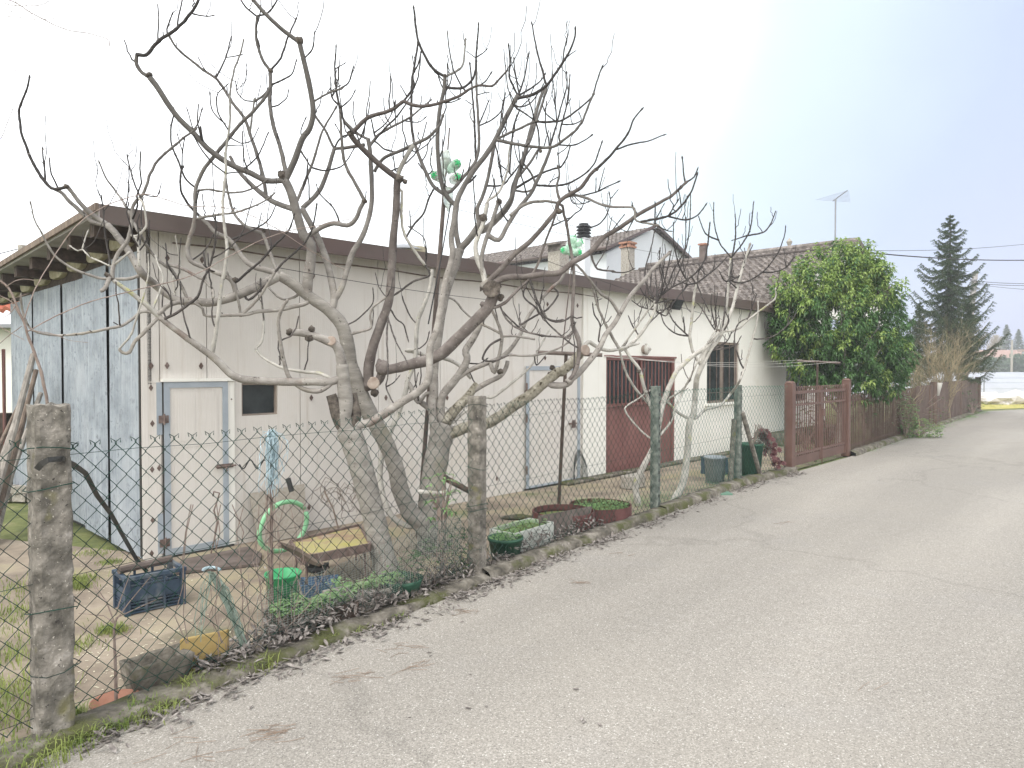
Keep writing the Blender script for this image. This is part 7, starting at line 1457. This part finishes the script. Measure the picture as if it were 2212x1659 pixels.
# far hedge
b = MB()
for i in range(2600):
    x = rnd.uniform(50, 170); p = Vector((x, 112+rnd.uniform(-1.5, 1.5), rnd.uniform(0, 4.0)+.5*noise.noise(Vector((x*.2, 0, 0))))); a = rnd.uniform(0, 6.28)
    for j in range(3): s_ = .55; d = Vector((rnd.gauss(0, 1), rnd.gauss(0, 1), rnd.gauss(0, 1))).normalized()*s_; e = d.orthogonal().normalized()*s_*.6; b.quad(p-d, p-e, p+d, p+e)
b.box((110, 112.5, 1.8), 120, 1.6, 3.4)
tag(b.build('far_hedge', M['farleaf']), 'long clipped dark green hedge across the far end of the field', 'hedge')
fh = thing('far_house', 'low house with a brownish pink roof beyond the far hedge at the right edge', 'house', (98, 128, 0))
b = MB(); b.box((104, 131, 1.9), 30, 9, 3.8); b.build('wall', M['white2'], fh); b = MB(); b.hexa([Vector((87, 125, 3.9)), Vector((120, 125, 3.9)), Vector((120, 137, 3.9)), Vector((87, 137, 3.9))], [Vector((88, 130.9, 5.5)), Vector((119, 130.9, 5.5)), Vector((119, 131, 5.5)), Vector((88, 131, 5.5))]); b.build('roof', mat('pink_roof', [(.34,.22,.18)]), fh)
fh = thing('far_house', 'grey far building with dark windows at the right edge above the hedge', 'house', (86, 119, 0)); b = MB(); b.box((95.5, 121, 2.5), 9, 6, 5.0); b.build('wall', M['white2'], fh); b = MB(); b.box((95.5, 121, 5.2), 10, 7, .4); b.build('roof', mat('pink_roof', [(.34,.24,.2)]), fh)
for x in (92.2, 94.2): b = MB(); b.box((x, 117.98, 4.3), .9, .05, 1.4); b.build('window', M['glass'], fh)
b = MB(); q = at(2192-60, 745, 105); b.tube([(at(2531*.864 if 0 else 2186, 745, 105).x, 105, 0), (at(2186, 745, 105).x, 105, at(2186, 735, 105).z)], .16, 6); tag(b.build('far_pole', M['rubble']), 'pale pole standing before the far hedge', 'pole')
def fartree(px, ptop, Y, wpx, kind, label, seed):
    q = at(px, 799, Y); H_ = at(px, ptop, Y).z; R_ = wpx/FPX*Y; t = thing('distant_tree', label, 'tree', (q.x, Y, 0), 'distant trees'); rnd = random.Random(seed); b = MB(); b.tube([(q.x, Y, 0), (q.x, Y, H_*.9)], [.25, .06], 6); b.build('trunk', M['bark'], t); b = MB()
    for i in range(900 if kind else 500):
        f = rnd.random(); z = H_*(.12+.88*f) if kind else H_*(.3+.7*f); rr = R_*(1-f)**.8 if kind else R_*math.sin(math.pi*min(1, f*.9+.1))**.6; a = rnd.uniform(0, 6.28); r_ = rr*rnd.uniform(.5, 1.1); p = Vector((q.x+math.cos(a)*r_, Y+math.sin(a)*r_, z)); 
        if kind: s_ = .35; d = Vector((math.cos(a), math.sin(a), -.4)).normalized()*s_; e = Vector((-math.sin(a), math.cos(a), 0))*s_*.5; b.quad(p-d, p-e, p+d, p+e)
        else: d = Vector((math.cos(a)*.5, math.sin(a)*.5, 1)).normalized(); b.tube([p-d*1.2, p+d*.6], .03, 3, cap=False)
    b.build('crown', M['farleaf'] if kind else M['heath'], t)
fartree(2173, 702, 135, 30, 1, 'hazy conifer at the far right, taller of the pair', 1); fartree(2199, 712, 138, 26, 1, 'hazy conifer at the far right edge', 2); fartree(2225, 706, 140, 26, 1, 'hazy conifer cut by the right edge', 3); fartree(2150, 728, 142, 20, 0, 'hazy bare tree left of the far conifers', 4)
def roundtree(px, ptop, Y, wpx, label, seed):
    q = at(px, 799, Y); H_ = at(px, ptop, Y).z; R_ = wpx/FPX*Y; t = thing('distant_tree', label, 'tree', (q.x, Y, 0), 'distant trees'); rnd = random.Random(seed); b = MB(); b.tube([(q.x, Y, 0), (q.x, Y, H_*.6)], .2, 6); b.build('trunk', M['bark'], t); b = MB()
    def br(p, d, L, r, k):
        e = p+d*L; b.tube([p, p.lerp(e, .5)+Vector((rnd.gauss(0, L*.04), 0, 0)), e], [r, r*.8, r*.6], 3, cap=False)
        if k:
            for i in range(4): br(p.lerp(e, rnd.uniform(.4, 1)), (d+Vector((rnd.gauss(0, .45), rnd.gauss(0, .45), rnd.gauss(.05, .3)))).normalized(), L*.62, r*.6, k-1)
    for i in range(7): a = rnd.uniform(0, 6.28); br(Vector((q.x, Y, H_*.45)), Vector((math.cos(a)*.5, math.sin(a)*.5, 1)).normalized(), H_*.28, .07, 3)
    b.build('crown', mat('far_twigs', [(.42,.39,.37)], bump=0), t)
roundtree(608, 452, 45, 48, 'faint bare tree seen over the shed roof', 7)
# haze
b = MB(); b.box((60, 80, 9.5), 260, 190, 23); hz = b.build('haze', []); hm = bpy.data.materials.new('haze'); hm.use_nodes = True; hn = hm.node_tree; hn.nodes.clear(); ho = hn.nodes.new('ShaderNodeOutputMaterial'); hv = hn.nodes.new('ShaderNodeVolumePrincipled'); hv.inputs['Density'].default_value = .0021; hv.inputs['Color'].default_value = (.92, .95, 1, 1); hn.links.new(hv.outputs[0], ho.inputs['Volume']); hz.data.materials.append(hm); hz['kind'] = 'stuff'
